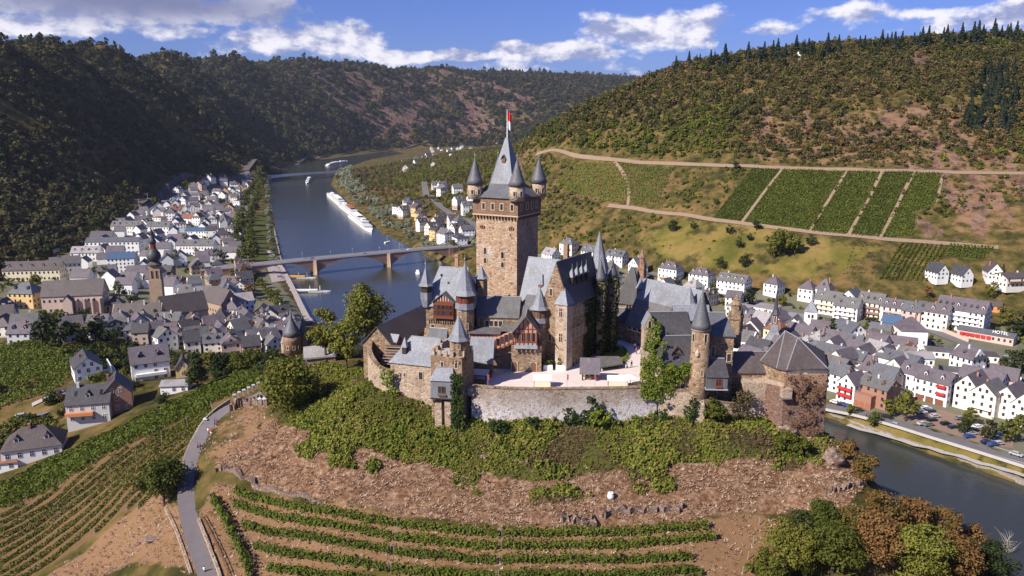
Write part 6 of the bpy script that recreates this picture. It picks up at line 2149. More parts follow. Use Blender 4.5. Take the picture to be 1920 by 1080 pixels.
def house(x, y, rz, w_=11, d=9, eave=6.0, rise=None, roof='gable', axis='x', rc='slate', wc='white', floors=2, dorm=0, chim=1, label=None, group=None, name='house', z=None, balcony=None, detail=None, cat='house', ground_col=None, winw=1.0, sky=0):
 if z is None:
  zs = [ground(x + dx * math.cos(rz) - dy * math.sin(rz), y + dx * math.sin(rz) + dy * math.cos(rz)) for dx in (-w_ / 2, w_ / 2) for dy in (0, d)]
  z = min(zs) * .35 + max(zs) * .65
 t = thing(name, label or 'x', cat, (x, y, z), rz, group)
 HOUSE_SPOTS.append((x - math.sin(rz) * d / 2, y + math.cos(rz) * d / 2))
 rise = rise if rise is not None else (d if axis == 'x' else w_) * rng.uniform(.36, .5)
 a, b = -w_ / 2, w_ / 2
 wm, (rm, rword) = WALLS[wc], ROOFS[rc]
 if roof == 'flat':
  box('wall', wm, t, a, b, 0, d, -3, eave)
  box('roof', rm, t, a - .25, b + .25, -.25, d + .25, eave, eave + .3)
 elif roof == 'hip':
  box('wall', wm, t, a, b, 0, d, -3, eave)
  hp = (d if axis == 'x' else w_) * .42
  MB().gable(a, b, 0, d, eave, eave + rise, axis, .4, .2, hp, hp).build('roof', rm, t)
 elif roof == 'half':
  MB().gable_wall(a, b, 0, d, -3, eave, eave + rise * .98, axis).build('wall', wm, t)
  MB().gable(a, b, 0, d, eave, eave + rise, axis, .35, .2, .9, .9).build('roof', rm, t)
 else:
  MB().gable_wall(a, b, 0, d, -3, eave, eave + rise, axis).build('wall', wm, t)
  MB().gable(a, b, 0, d, eave + .02, eave + rise + .02, axis, .4, .22).build('roof', rm, t)
 if chim:
  for k in range(chim):
   cx_ = rng.uniform(a * .6, b * .6)
   cy_ = d * rng.uniform(.42, .6)
   box('chimney', 'plaster_brick' if rng.random() < .6 else 'plaster_grey', t, cx_ - .4, cx_ + .4, cy_ - .4, cy_ + .4, eave + rise * .35, eave + rise * (1.12 if axis == 'x' else .95) + .7)
 # which sides the camera can see
 dist = math.hypot(x, y)
 fine = detail if detail is not None else dist < 330
 sides = []
 for s, nx, ny in (('f', 0, -1), ('b', 0, 1), ('r', 1, 0), ('l', -1, 0)):
  wx, wy = nx * math.cos(rz) - ny * math.sin(rz), nx * math.sin(rz) + ny * math.cos(rz)
  if wx * -x + wy * -y > -.25 * dist:
   sides.append(s)
 fh = eave / floors
 spots = []
 hh = min(1.5, fh * .5)
 for s in sides:
  ln = w_ if s in 'fb' else d
  n = max(1, int(ln / (2.7 if winw <= 1 else 3.2)))
  for f in range(floors):
   for k in range(n):
    if rng.random() < .1:
     continue
    q = -ln / 2 + ln * (k + .5) / n
    zz = f * fh + fh * .32
    if s == 'f':
     spots.append((q, 0, zz, s))
    elif s == 'b':
     spots.append((q, d, zz, s))
    elif s == 'r':
     spots.append((q + d / 2, b, zz, s))
    else:
     spots.append((q + d / 2, a, zz, s))
  gab = (axis == 'x' and s in 'lr') or (axis == 'y' and s in 'fb')
  if gab and roof in ('gable', 'half') and rise > 2.4:
   qs = (0,) if ln < 9 else (-1.3, 1.3)
   for q in qs:
    zz = eave + rise * .12
    spots.append({'f': (q, 0, zz, s), 'b': (q, d, zz, s), 'r': (q + d / 2, b, zz, s), 'l': (q + d / 2, a, zz, s)}[s])
 if fine:
  for (q, o_, zz, s) in spots:
   px_, py_, an = {'f': (q, 0, 0), 'b': (q, d, PI), 'r': (b, q, PI / 2), 'l': (a, q, -PI / 2)}[s]
   window(t, px_, py_, zz, winw, hh, an, 'white_paint' if wc != 'white' else 'plaster_grey', cross=True, fw=.1, depth=.08)
 else:
  joined_windows(t, spots, winw * 1.05, hh)
 if dorm and roof in ('gable', 'hip', 'half') and axis == 'x':
  for side in ('f',) if 'f' in sides else ('b',):
   for k in range(dorm):
    q = a + w_ * (k + .5) / dorm
    sl = rise / (d / 2)
    yy = d * .16
    zz = eave + sl * yy
    dw = min(1.3, w_ / dorm * .4)
    y0, y1 = (yy, yy + 2.4) if side == 'f' else (d - yy - 2.4, d - yy)
    dm = MB().gable_wall(q - dw / 2, q + dw / 2, y0, y1, zz - .3, zz + 1.3, zz + 2.0, 'y').build('dormer', wm if rng.random() < .6 else rm, t)
    MB().gable(q - dw / 2, q + dw / 2, y0, y1 + .4, zz + 1.3, zz + 2.0, 'y', .18, .1).build('dormer_roof', rm, dm)
    yo = y0 - .03 if side == 'f' else y1 + .03
    MB().box(q - dw * .33, q + dw * .33, min(yo, yo + .02), max(yo, yo + .02), zz + .25, zz + 1.2).build('pane', 'window_glass', dm)
 if sky and roof != 'flat' and axis == 'x':
  for k in range(sky):
   q = a + w_ * (k + .7) / (sky + .4)
   sl = rise / (d / 2)
   y0, y1 = d * .2, d * .33
   MB().add([(q - .45, y0, eave + sl * y0 + .3), (q + .45, y0, eave + sl * y0 + .3), (q + .45, y1, eave + sl * y1 + .3), (q - .45, y1, eave + sl * y1 + .3)], [(0, 1, 2, 3)]).build('skylight', 'window_glass', t)
 if not label and roof != 'flat' and rng.random() < .22:
  balcony = (rng.choice(('plaster_white', 'timber_brown', 'plaster_grey', 'awning_red', 'plaster_orange')), (1,))
 if not label and rng.random() < .35 and 'f' in sides:
  box('plinth', rng.choice(('plaster_brick', 'plaster_grey', 'plaster_brown', 'plaster_rose')), t, a - .05, b + .05, -.05, d + .05, -2.5, fh * .3)
 if balcony:
  bc, rows_ = balcony
  for f in rows_:
   zz = f * fh
   box('balcony', bc, t, a + w_ * .1, b - w_ * .1, -1.3, -.01, zz - .12, zz + .95)
 if not label:
  st = {1: 'low', 2: 'two storey', 3: 'three storey', 4: 'tall'}[min(4, floors)]
  if roof == 'flat':
   ds = 'flat roofed %s house' % wc
  elif rng.random() < .5:
   ds = '%s %s house with %s roof' % (st, wc, rword)
  else:
   ds = '%s %s house with %s roof' % (wc, 'hipped' if roof == 'hip' else 'gabled', rword)
  HOUSES.append((t, ds, x, y))
 return t
def hp(u, v, ang=None, **kw):
 p = hit(u, v)
 return house(p.x, p.y, kw.pop('rz', 0) if ang is None else R(ang), **kw)
def rowang(a, b):
 p, q = hit(*a), hit(*b)
 return math.degrees(math.atan2(q.y - p.y, q.x - p.x))
G_R = 'houses of the town on the far bank'
G_L = 'houses of the old town on the near bank'
def as_mesh(o):
 bpy.context.view_layer.update()
 me = bpy.data.meshes.new_from_object(o.evaluated_get(bpy.context.evaluated_depsgraph_get()))
 n = link('lettering', me, o.parent, o.location[:])
 n.rotation_euler = o.rotation_euler
 bpy.data.objects.remove(o)
# ---- far bank, upper row under the slope
ar = rowang((1245, 525), (1620, 590))
hp(1060, 480, ar, w_=13, d=10, eave=7, roof='hip', rc='grey', wc='cream', dorm=2, label='cream hipped house with dormers right behind the great house roof', group=G_R)
hp(1100, 492, ar, w_=12, d=9, eave=6, rc='slate', wc='white', dorm=2, label='white gabled house with dormers just left of the tall slate spire', group=G_R)
hp(1150, 500, ar, w_=16, d=9, eave=6, rc='slate', wc='white', dorm=3, label='long white house with dormers just right of the tall slate spire', group=G_R)
hp(1205, 518, ar + 70, w_=9, d=12, eave=7.5, rc='slate', wc='white', label='white gabled house beside the carved chimney of the long hall', group=G_R)
hp(1250, 528, ar, w_=15, d=11, eave=7.5, roof='hip', rc='purple', wc='white', floors=2, dorm=3, label='white hipped house with brown garage doors, first of the big slope foot row', group=G_R, balcony=('plaster_orange', (0.02,)))
hp(1308, 541, ar, w_=15, d=11, eave=8, roof='hip', rc='purple', wc='white', floors=3, dorm=3, label='white hipped house with three dormers, second of the big slope foot row', group=G_R)
hp(1368, 554, ar, w_=20, d=11, eave=8, rc='grey', wc='white', floors=3, dorm=4, label='long white gabled house with balconies, third of the slope foot row', group=G_R)
hp(1443, 556, ar - 6, w_=10, d=10, eave=7, roof='hip', rc='purple', wc='white', floors=2, label='detached white house with purple pyramid roof on the grassy slope foot', group=G_R)
hp(1508, 566, ar, w_=9.5, d=10, eave=7.5, roof='hip', rc='purple', wc='white', floors=2, label='left half of the twin white villas with bay and garages', group=G_R)
hp(1540, 568, ar, w_=9, d=9, eave=8, rise=5.5, roof='hip', rc='purple', wc='white', floors=2, dorm=1, label='right half of the twin white villas with steep pyramid roof', group=G_R)
hp(1587, 590, ar, w_=12, d=13, eave=9, axis='y', rc='slate', wc='white', floors=3, balcony=('plaster_grey', (1, 2)), label='blue white gable fronted house with balconies below the brown plot', group=G_R)
hp(1628, 598, ar, w_=14, d=11, eave=9.5, rc='grey', wc='cream', floors=3, dorm=4, balcony=('plaster_brick', (0.03, 1, 2)), label='cream row house with stacked red balconies next to the blue white gable', group=G_R)
hp(1672, 606, ar, w_=13, d=11, eave=9, rc='purple', wc='cream', floors=3, dorm=3, balcony=('plaster_rose', (1, 2)), label='cream row house with pink balconies in the middle of the row', group=G_R)
hp(1705, 613, ar, w_=10, d=11, eave=9, rc='slate', wc='pink', floors=3, dorm=1, label='pink row house with brick red end wall before the hotel', group=G_R)
hp(1743, 618, ar - 3, w_=17, d=11, eave=10, rc='purple', wc='cream', floors=3, dorm=3, label='cream hotel wing with few windows left of the balcony hotel', group=G_R, name='hotel', cat='hotel')
hot = hp(1795, 620, ar - 3, w_=25, d=14, eave=11, rise=6, rc='purple', wc='white', floors=4, dorm=8, balcony=('plaster_white', (1, 2, 3)), label='large white hotel with rows of balconies and long dormer on the far bank', group=G_R, name='hotel', cat='hotel')
box('awning', 'awning_red', hot, 4, 11, -2.2, -.02, 2.0, 2.9)
hd = hp(1845, 640, ar - 3, w_=27, d=8, eave=4, roof='gable', rise=1.6, rc='slate', wc='pink', floors=1, chim=0, label='low pink hotel restaurant with dark roof and white roof lettering', group=G_R, name='restaurant', cat='restaurant')
for k in range(6):
 box('awning', 'awning_red', hd, -12 + k * 2.6, -10 + k * 2.6, -.5, -.02, 1.2, 3.0)
cu = bpy.data.curves.new('lettering', 'FONT')
cu.body = 'HOTEL'
cu.size = 2.4
cu.extrude = .1
cu.align_x = 'CENTER'
lt = link('lettering', cu, hd, (7, .4, 5.0))
lt.rotation_euler = (R(80), 0, 0)
cu.materials.append(MATS['white_paint'])
as_mesh(lt)
for u, v, lab in ((1766, 535, 'white gable house highest above the row beside the striped vineyard'), (1812, 540, 'white gable house with blue porch, middle of the three on the slope'), (1864, 535, 'white gable house with brown roof beside the grey spruce on the slope')):
 hp(u, v, 12 if u != 1864 else -14, w_=8.5, d=11, eave=5, rise=5.2, axis='y', rc='dark' if u < 1850 else 'brown', wc='white', label=lab, group=G_R)
hp(1905, 550, 10, w_=15, d=12, eave=6, rise=2.5, rc='brown', wc='cream', balcony=('timber_brown', (1,)), label='wide chalet with shallow brown roof at the right edge of the slope', group=G_R)
hp(1860, 585, ar, w_=9, d=6, eave=3, rise=2, rc='brown', wc='orange', floors=1, chim=0, label='orange timber hut with brown roof among the gardens above the restaurant', group=G_R)
# ---- far bank, second row and church
hp(1380, 598, ar, w_=14, d=11, eave=7, roof='flat', rc='pale', wc='grey', floors=2, chim=0, label='pale blue flat roofed building behind the carved chimney stack', group=G_R)
hp(1428, 600, ar, w_=13, d=13, eave=7, roof='flat', rc='pale', wc='white', floors=2, chim=0, label='white cube building with flat roof below the pyramid roofed house', group=G_R)
hp(1492, 618, ar, w_=17, d=11, eave=6.5, roof='flat', rc='pale', wc='white', floors=2, chim=0, label='white modern hall with pale flat roof behind the white church tower', group=G_R)
yb = hp(1490, 652, ar - 12, w_=15, d=10, eave=7.5, rise=4.5, rc='purple', wc='yellow', floors=1, label='yellow building with white wall lettering beside the white church tower', group=G_R)
cu2 = bpy.data.curves.new('lettering', 'FONT')
cu2.body = 'COND'
cu2.size = 2.6
cu2.extrude = .03
cu2.align_x = 'CENTER'
lt = link('lettering', cu2, yb, (0, -.08, 4.6))
lt.rotation_euler = (R(90), 0, 0)
cu2.materials.append(MATS['white_paint'])
as_mesh(lt)
hp(1548, 590, ar, w_=15, d=10, eave=8.5, rc='grey', wc='cream', floors=3, dorm=2, balcony=('plaster_cream', (1, 2)), label='cream balcony house right behind the white church tower', group=G_R)
hp(1583, 600, ar, w_=14, d=10, eave=8, rc='grey', wc='white', floors=3, dorm=2, balcony=('plaster_white', (1, 2)), label='white balcony house next to the cream one behind the church tower', group=G_R)
def church_tower(name, label, u, v, w_, v_eave, v_tip, ang, mat='plaster_white'):
 p = hit(u, v)
 t = thing(name, label, 'church tower', p, R(ang))
 HOUSE_SPOTS.append((p.x, p.y))
 ze, zt = zof(v_eave, p.y) - p.z, zof(v_tip, p.y) - p.z
 a = w_ / 2
 box('shaft', mat, t, -a, a, -a, a, -2, ze)
 MB().prism([(-a - .3, -a - .3), (a + .3, -a - .3), (a + .3, a + .3), (-a - .3, a + .3)], ze, zt, [(-.1, -.1), (.1, -.1), (.1, .1), (-.1, .1)]).build('roof', 'slate_light', t)
 for s, an in (('f', 0), ('r', PI / 2)):
  for q in (-.9, .9):
   px_, py_ = ((q, -a) if s == 'f' else (a, q))
   window(t, px_, py_, ze - 3.2, .9, 1.8, an, 'sandstone_red', arch=True, cross=False, fw=.12)
  px_, py_ = ((0, -a) if s == 'f' else (a, 0))
  window(t, px_, py_, ze * .45, .7, 1.6, an, arch=True, cross=False, fw=.1)
 return t
church_tower('church_tower', 'white square church tower with pale slate pyramid roof in the far bank town', 1517, 632, 6.6, 583, 566 - 4, -22)
# the thin flèche
p = hit(1449, 660)
t = thing('spire_tower', 'thin dark slate spire with red lantern between round tower and corner pavilion', 'church tower', p, R(-20))
HOUSE_SPOTS.append((p.x, p.y))
zz = [zof(v, p.y) - p.z for v in (640, 607, 589, 541)]
MB().prism([(-6, -6), (6, -6), (6, 6), (-6, 6)], -2, zz[0]).build('base_wall', 'plaster_warm', t)
MB().lathe(0, 0, [(6.5, zz[0]), (3.2, zz[0] + (zz[1] - zz[0]) * .55), (2.1, zz[1])], 4, PI / 4).build('flared_roof', 'slate_light', t)
ln_ = MB().lathe(0, 0, [(2.0, zz[1]), (2.0, zz[2])], 4, PI / 4).build('lantern', 'timber_red', t)
for an in (0, PI / 2, -PI / 2):
 window(ln_, math.sin(an) * 1.42, -math.cos(an) * 1.42, zz[1] + .8, .9, zz[2] - zz[1] - 1.6, an, 'white_paint', arch=True, cross=False, fw=.2)
MB().lathe(0, 0, [(2.5, zz[2]), (1.2, zz[2] + 2.5), (.06, zz[3])], 8, PI / 8).build('spire', 'slate_dark', t)
# ---- far bank, middle of the town
hp(1607, 650, 15, w_=10, d=15, eave=7.5, axis='y', rise=4.5, rc='slate', wc='white', dorm=0, balcony=('plaster_grey', (1,)), label='white gable house with round balconies right of the church tower garden', group=G_R)
hp(1643, 652, ar, w_=10, d=10, eave=7.5, rc='slate', wc='yellow', label='yellow house between white balcony gable and blue roof', group=G_R)
hp(1668, 622, ar, w_=10, d=8, eave=5, rc='blue', wc='white', label='small house with vivid blue grey roof under the pink row house', group=G_R)
hp(1668, 662, 40, w_=12, d=10, eave=6, rise=5, axis='y', rc='brown', wc='white', label='white steep gable house behind the big plain white house', group=G_R)
hp(1712, 656, -8, w_=13, d=14, eave=10, roof='hip', rc='purple', wc='white', floors=1, chim=1, label='big plain white house with purple hipped roof below the hotel', group=G_R, winw=.6)
hp(1722, 716, -8, w_=12, d=10, eave=11, roof='gable', rise=2, rc='pale', wc='white', floors=3, label='tall white cube house with pale roof in the gardens below the hotel', group=G_R)
hp(1565, 690, ar - 8, w_=26, d=10, eave=6.5, rise=3.4, rc='slate', wc='white', floors=2, label='long plain white house with slate roof below the church tower', group=G_R)
hp(1588, 716, 30, w_=9, d=10, eave=6.5, rise=4, axis='y', rc='grey', wc='brick', floors=2, label='brick gable house with white windows behind the corner pavilion', group=G_R)
hp(1542, 700, 20, w_=9, d=9, eave=4, rise=3.4, rc='red', wc='orange', floors=1, label='small house with red roof and orange gable behind the pavilion roof', group=G_R)
# garages and flat boxes in the gardens
for u, v, w_, lab in ((1768, 672, 15, 'low white garage block with parked cars on its flat roof'), (1810, 672, 13, 'low white flat roofed garage at the bend of the upper road'), (1851, 680, 10, 'small white cube house with brown flat roof in the gardens'), (1802, 712, 16, 'low white garage terrace with a blue car on top'), (1872, 716, 18, 'long low white garage wall near the round dark tree')):
 hp(u, v, -18, w_=w_, d=9, eave=3.2, roof='flat', rc='grey' if u != 1851 else 'brown', wc='white', floors=1, chim=0, label=lab, group='flat roofed garages in the far bank gardens', name='garage', cat='garage')
# ---- far bank, river front
fr = rowang((1600, 772), (1850, 840))
hp(1563, 735, fr, w_=9, d=9, eave=8, rc='slate', wc='white', floors=3, label='white house partly hidden behind the corner pavilion', group=G_R)
hp(1583, 756, fr - 6, w_=8.5, d=10, eave=8.5, axis='y', rise=4.2, rc='purple', wc='white', floors=3, balcony=('awning_red', (1, 2)), label='white gable house with red balconies and orange awnings at the river road', group=G_R)
bh = hp(1632, 762, fr - 4, w_=13, d=11, eave=8.5, rise=3.4, rc='grey', wc='brick', floors=3, dorm=2, label='square brick house with wide roof dormer and red garage doors', group=G_R)
box('garage_block', 'plaster_brick', bh, -6.3, 2, -3.5, -.05, -2, 5.2)
for k in range(3):
 box('garage_door', 'terracotta', bh, -5.6 + k * 2.6, -3.6 + k * 2.6, -3.56, -3.5, -.3, 2.0)
hp(1668, 757, fr, w_=10, d=9, eave=4.5, rise=2.6, roof='hip', rc='grey', wc='pink', floors=1, dorm=1, label='low pink bungalow with terrace next to the square brick house', group=G_R)
hp(1672, 712, fr - 6, w_=19, d=11, eave=9, rise=3.5, rc='slate', wc='white', floors=2, label='long white house with blue grey roof behind the pink bungalow', group=G_R, sky=2)
hp(1706, 737, fr - 4, w_=12, d=10, eave=8.5, rise=4, rc='purple', wc='white', floors=2, dorm=2, label='white house with two tall dormers left of the red awning house', group=G_R)
ra_ = hp(1742, 755, fr - 3, w_=14, d=11, eave=9.5, rise=4, rc='purple', wc='white', floors=3, dorm=2, label='white guest house with red awnings and brown garage doors', group=G_R)
for f in (1, 2):
 box('awning', 'awning_red', ra_, 2.5, 6.5, -1.6, -.02, f * 3.2 + 1.6, f * 3.2 + 2.3)
for k in range(3):
 box('garage_door', 'garage_brown', ra_, -6 + k * 4.2, -2.6 + k * 4.2, -.07, -.01, -.2, 2.4)
hp(1806, 768, fr - 2, w_=9, d=13, eave=10, rise=5, axis='y', rc='purple', wc='cream', floors=3, label='cream villa with tall half timbered gable facing the car park', group=G_R)
hp(1838, 780, fr - 2, w_=10, d=12, eave=9.5, rise=4.5, axis='y', rc='grey', wc='cream', floors=3, balcony=('plaster_white', (1,)), label='cream villa with twin gable and brick side wall near the car park', group=G_R)
hp(1830, 752, fr - 2, w_=17, d=9, eave=9.5, rise=4, rc='purple', wc='white', floors=3, label='white rear wing with purple roof behind the twin gable villas', group=G_R)
hp(1880, 785, fr - 2, w_=10, d=13, eave=8.5, rise=5, axis='y', rc='purple', wc='cream', floors=3, label='cream gable house with dark roof before the right edge villa', group=G_R)
hp(1912, 800, fr - 2, w_=9, d=13, eave=8.5, rise=5, axis='y', rc='slate', wc='white', floors=3, balcony=('plaster_white', (1,)), label='white pointed gable house at the right edge of the river road', group=G_R)
# ---- near bank landmarks
p = hit(300, 604)
ch = thing('church_tower', 'tall brown church tower with dark onion dome and red lantern in the old town', 'church tower', p, R(14))
HOUSE_SPOTS.append((p.x, p.y))
Hc = lambda v: zof(v, p.y) - p.z
cw_ = 6.6
box('shaft', 'church_stone', ch, -cw_ / 2, cw_ / 2, -cw_ / 2, cw_ / 2, -3, Hc(523))
box('belfry', 'church_stone', ch, -cw_ / 2 + .4, cw_ / 2 - .4, -cw_ / 2 + .4, cw_ / 2 - .4, Hc(523), Hc(498))
for an in (0, PI / 2, -PI / 2):
 for q in (-1.2, 1.2):
  ca, sa_ = math.cos(an), math.sin(an)
  window(ch, q * ca + math.sin(an) * (cw_ / 2 - .4), q * sa_ - math.cos(an) * (cw_ / 2 - .4), Hc(520), .9, 4.2, an, 'sandstone_red', arch=True, cross=False)
MB().lathe(0, 0, [(3.9, Hc(498)), (4.1, Hc(495)), (2.2, Hc(490))], 8, PI / 8).build('eaves', 'slate_brown', ch)
MB().lathe(0, 0, [(2.2, Hc(490)), (3.6, Hc(485)), (3.9, Hc(480)), (3.4, Hc(474)), (2.0, Hc(468)), (1.7, Hc(466))], 16).build('onion_dome', 'slate_dark', ch, smooth=True)
MB().lathe(0, 0, [(1.6, Hc(466)), (1.6, Hc(456))], 8, PI / 8).build('lantern', 'timber_red', ch)
MB().lathe(0, 0, [(1.9, Hc(456)), (2.1, Hc(452)), (1.3, Hc(447)), (.9, Hc(444)), (.9, Hc(438)), (1.1, Hc(436)), (.3, Hc(430)), (.05, Hc(420))], 10).build('upper_dome', 'slate_dark', ch, smooth=True)
nv = hp(352, 612, 40, w_=24, d=13, eave=8, rise=9, rc='brown', wc='brown', floors=1, chim=0, label='church nave with steep brown slate roof beside the onion dome tower', group=G_L, name='church_nave', cat='church')
hp(398, 590, -38, w_=22, d=12, eave=8, rise=8, rc='brown', wc='brown', floors=1, chim=0, label='church choir with steep brown roof behind the nave gable', group=G_L, name='church_choir', cat='church')
mo = hp(138, 588, 12, w_=31, d=13, eave=10.5, rise=7.5, rc='brown', wc='pink', floors=2, chim=0, label='large former monastery church with brown roof and buttresses on its own hill', group=G_L, name='monastery', cat='church')
for k in range(4):
 box('buttress', 'plaster_rose', mo, 2 + k * 4, 2.8 + k * 4, -2.2, 0, -3, 8.5)
MB().gable_wall(-4, 1, -4, 0, -3, 8, 11, 'y').build('side_chapel', 'plaster_rose', mo)
MB().gable(-4, 1, -4, 1, 8, 11, 'y', .2, .2).build('chapel_roof', 'slate_brown', mo)
hp(40, 578, -6, w_=15, d=12, eave=9, rise=5, roof='hip', rc='slate', wc='yellow', floors=3, dorm=2, label='ochre yellow house with pyramid roof left of the monastery church', group=G_L)
hp(60, 528, 8, w_=36, d=12, eave=8, rise=5, rc='brown', wc='buff', floors=2, dorm=5, label='long ochre wing with dormers behind the yellow pyramid roofed house', group=G_L)
hp(125, 512, 30, w_=20, d=11, eave=7, rise=4.5, rc='grey', wc='cream', floors=2, label='cream hall with grey roof between ochre wing and white dormer house', group=G_L)
hp(160, 490, 6, w_=22, d=11, eave=7, rise=4.5, rc='pale', wc='white', floors=2, dorm=4, label='white house with four dormers and pale roof behind the monastery church', group=G_L)
hp(212, 478, 6, w_=44, d=12, eave=11, rise=3, rc='slate', wc='white', floors=3, chim=0, label='very long white school with three rows of windows', group=G_L, winw=1.3, name='school', cat='school')
hp(228, 512, 14, w_=19, d=15, eave=11, rise=3.6, rc='blue', wc='white', floors=4, chim=0, label='white modern block with blue glass roof before the long school', group=G_L)
hp(188, 458, 0, w_=20, d=12, eave=5, rise=6, rc='dark', wc='white', floors=1, label='dark gabled hall behind the long white school', group=G_L)
hp(236, 440, -3, w_=30, d=11, eave=8, rise=4.5, rc='grey', wc='white', floors=2, dorm=5, label='white wing with grey dormer roof behind the school', group=G_L)
hp(296, 440, -3, w_=24, d=11, eave=8, rise=4.5, rc='grey', wc='white', floors=2, dorm=3, label='white wing with grey roof right behind the church dome', group=G_L)
hp(366, 480, -2, w_=33, d=12, eave=9, rise=4.5, rc='grey', wc='white', floors=2, dorm=3, label='long white building with three triangular dormers by the poplar avenue', group=G_L)
hp(370, 446, -2, w_=25, d=12, eave=7, rise=3, rc='blue', wc='white', floors=2, chim=0, label='building with bright blue glazed roof behind the triangular dormer house', group=G_L)
hp(257, 618, 10, w_=25, d=12, eave=6, rise=7, roof='half', rc='brown', wc='brown', floors=2, dorm=4, label='big brown roofed house with four small dormers under the church', group=G_L)
hp(448, 592, 30, w_=19, d=12, eave=8.5, rise=4, rc='pale', wc='white', floors=3, label='large white house with pale roof between church choir and riverside trees', group=G_L)
# ---- villas on the near slope
v1 = hp(168, 712, 34, w_=9.5, d=14, eave=5.4, rise=3.6, axis='y', rc='dark', wc='white', floors=2, label='white modern villa with dark roof and glazed terrace on the vineyard slope', group='villas on the near slope')
box('terrace', 'plaster_white', v1, 4.75, 9.5, 0, 12, -4, .2)
for k in range(4):
 box('terrace_post', 'white_paint', v1, 7.6, 7.85, .3 + k * 3.4, .55 + k * 3.4, .2, 4.4)
box('terrace_beam', 'white_paint', v1, 7.55, 7.9, .2, 10.9, 4.4, 4.65)
box('glazing', 'window_glass', v1, 4.76, 4.84, 1, 9, .4, 4.4)
box('garden_wall', 'plaster_white', v1, 9.5, 9.8, -2, 14, -5, 1.0)
hp(285, 712, 28, w_=13, d=12, eave=7, rise=5, rc='purple', wc='white', floors=3, dorm=2, sky=2, balcony=('plaster_white', (1,)), label='large white villa with purple roof and balconies below the old town', group='villas on the near slope')
v2 = hp(168, 800, 14, w_=13, d=12, eave=6.5, rise=4.6, rc='dark', wc='grey', floors=2, dorm=1, sky=3, label='grey villa with dark roof, skylights and orange balcony above the vines', group='villas on the near slope')
box('balcony', 'plaster_orange', v2, -6.5, 1.8, -1.6, -.03, 2.9, 4.0)
hp(222, 775, 24, w_=9, d=11, eave=6.5, rise=4.8, axis='y', rc='dark', wc='brick', floors=2, label='old brick gable house right beside the orange balcony villa', group='villas on the near slope')
v3 = hp(62, 866, 22, w_=16, d=12, eave=3.8, rise=4.8, roof='hip', rc='brown', wc='white', floors=1, dorm=2, label='white villa with broad brown hipped roof at the lower vineyard edge', group='villas on the near slope')
hp(10, 885, 15, w_=7, d=6, eave=2.6, rise=1.8, roof='hip', rc='red', wc='white', floors=1, chim=0, label='little garage with red hipped roof before the brown roofed villa', group='villas on the near slope', name='garage', cat='garage')
hp(344, 708, 20, w_=5, d=8, eave=4, rise=3.4, axis='y', rc='dark', wc='yellow', floors=1, label='small orange yellow gable house beside the white tarpaulin roof', group='villas on the near slope')
tp = hp(327, 738, 8, w_=9, d=7, eave=2.6, rise=1.0, rc='pale', wc='white', floors=1, chim=0, label='white canvas covered hall roof beside the dark conifer', group='villas on the near slope', name='canvas_hall', cat='hall')
# ---- filling streets: houses set at random spacing along the lanes
def fill(pix, n, spacing, ang0, ws=(8, 12), ds=(8, 11), ev=(5.5, 9), wcs='white white white cream cream grey pink buff', rcs='slate dark grey purple brown pale', grp=G_R, jitter=14, flat=.06, dorm=.35, maxz=60, tries=4000):
 poly = wpoly(pix)
 x0, x1 = min(p[0] for p in poly), max(p[0] for p in poly)
 y0, y1 = min(p[1] for p in poly), max(p[1] for p in poly)
 cnt = 0
 wl = [w_ for w_ in wcs.replace('_', '_').split()]
 rl = rcs.split()
 for _ in range(tries):
  if cnt >= n:
   break
  x, y = rng.uniform(x0, x1), rng.uniform(y0, y1)
  if not bool(inside(poly, np.array([x]), np.array([y]))[0]):
   continue
  if any((x - hx) ** 2 + (y - hy) ** 2 < spacing ** 2 for hx, hy in HOUSE_SPOTS):
   continue
  if ROAD_KEEP and min(float(dist_line(l, np.array([x]), np.array([y]))[0]) for l in ROAD_KEEP) < 9:
   continue
  if bool(inside(RIVER, np.array([x]), np.array([y]))[0]) or float(dist_line(RIVER, np.array([x]), np.array([y]), True)[0]) < 11:
   continue
  fl = rng.choice((2, 2, 3)) if ev[1] > 7 else 2
  e_ = rng.uniform(*ev)
  kind = rng.random()
  rf = 'flat' if kind < flat else ('hip' if kind < .25 else ('half' if kind < .35 else 'gable'))
  w_ = rng.uniform(*ws)
  d_ = rng.uniform(*ds)
  ang = ang0 + rng.uniform(-jitter, jitter) + (90 if rng.random() < .4 else 0)
  # house() wants the middle of the front wall
  rz = R(ang)
  house(x + math.sin(rz) * d_ / 2, y - math.cos(rz) * d_ / 2, rz, w_=w_, d=d_, eave=e_, roof=rf, rc=rng.choice(rl), wc=rng.choice(wl).replace('_', ' '), floors=fl, dorm=(rng.choice((1, 2)) if rng.random() < dorm else 0), chim=1 if rf != 'flat' else 0, group=grp)
  cnt += 1
 return cnt
n0 = []
n0.append(fill([(1385, 600), (1440, 625), (1500, 655), (1600, 660), (1700, 668), (1705, 715), (1640, 745), (1560, 735), (1400, 690), (1380, 640)], 36, 11.5, ar - 10, rcs='slate dark grey purple brown pale red purple grey'))
n0.append(fill([(1020, 480), (1200, 530), (1380, 575), (1380, 600), (1200, 560), (1040, 510)], 12, 15, ar))
n0.append(fill([(1730, 660), (1900, 700), (1920, 760), (1850, 735), (1740, 700)], 5, 16, ar - 12))
n0.append(fill([(215, 590), (330, 625), (440, 600), (545, 605), (560, 640), (520, 668), (440, 668), (370, 668), (300, 655), (240, 640)], 58, 9.6, 25, (7, 11), (8, 10), (5, 8), 'white white cream grey pink brown cream', 'slate dark grey purple brown grey purple', G_L, 25))
n0.append(fill([(300, 525), (420, 500), (480, 520), (470, 560), (330, 590), (310, 560)], 16, 12.5, 15, (8, 12), (8, 11), (5.5, 8), 'white cream grey brown', 'slate dark grey brown purple', G_L, 25))
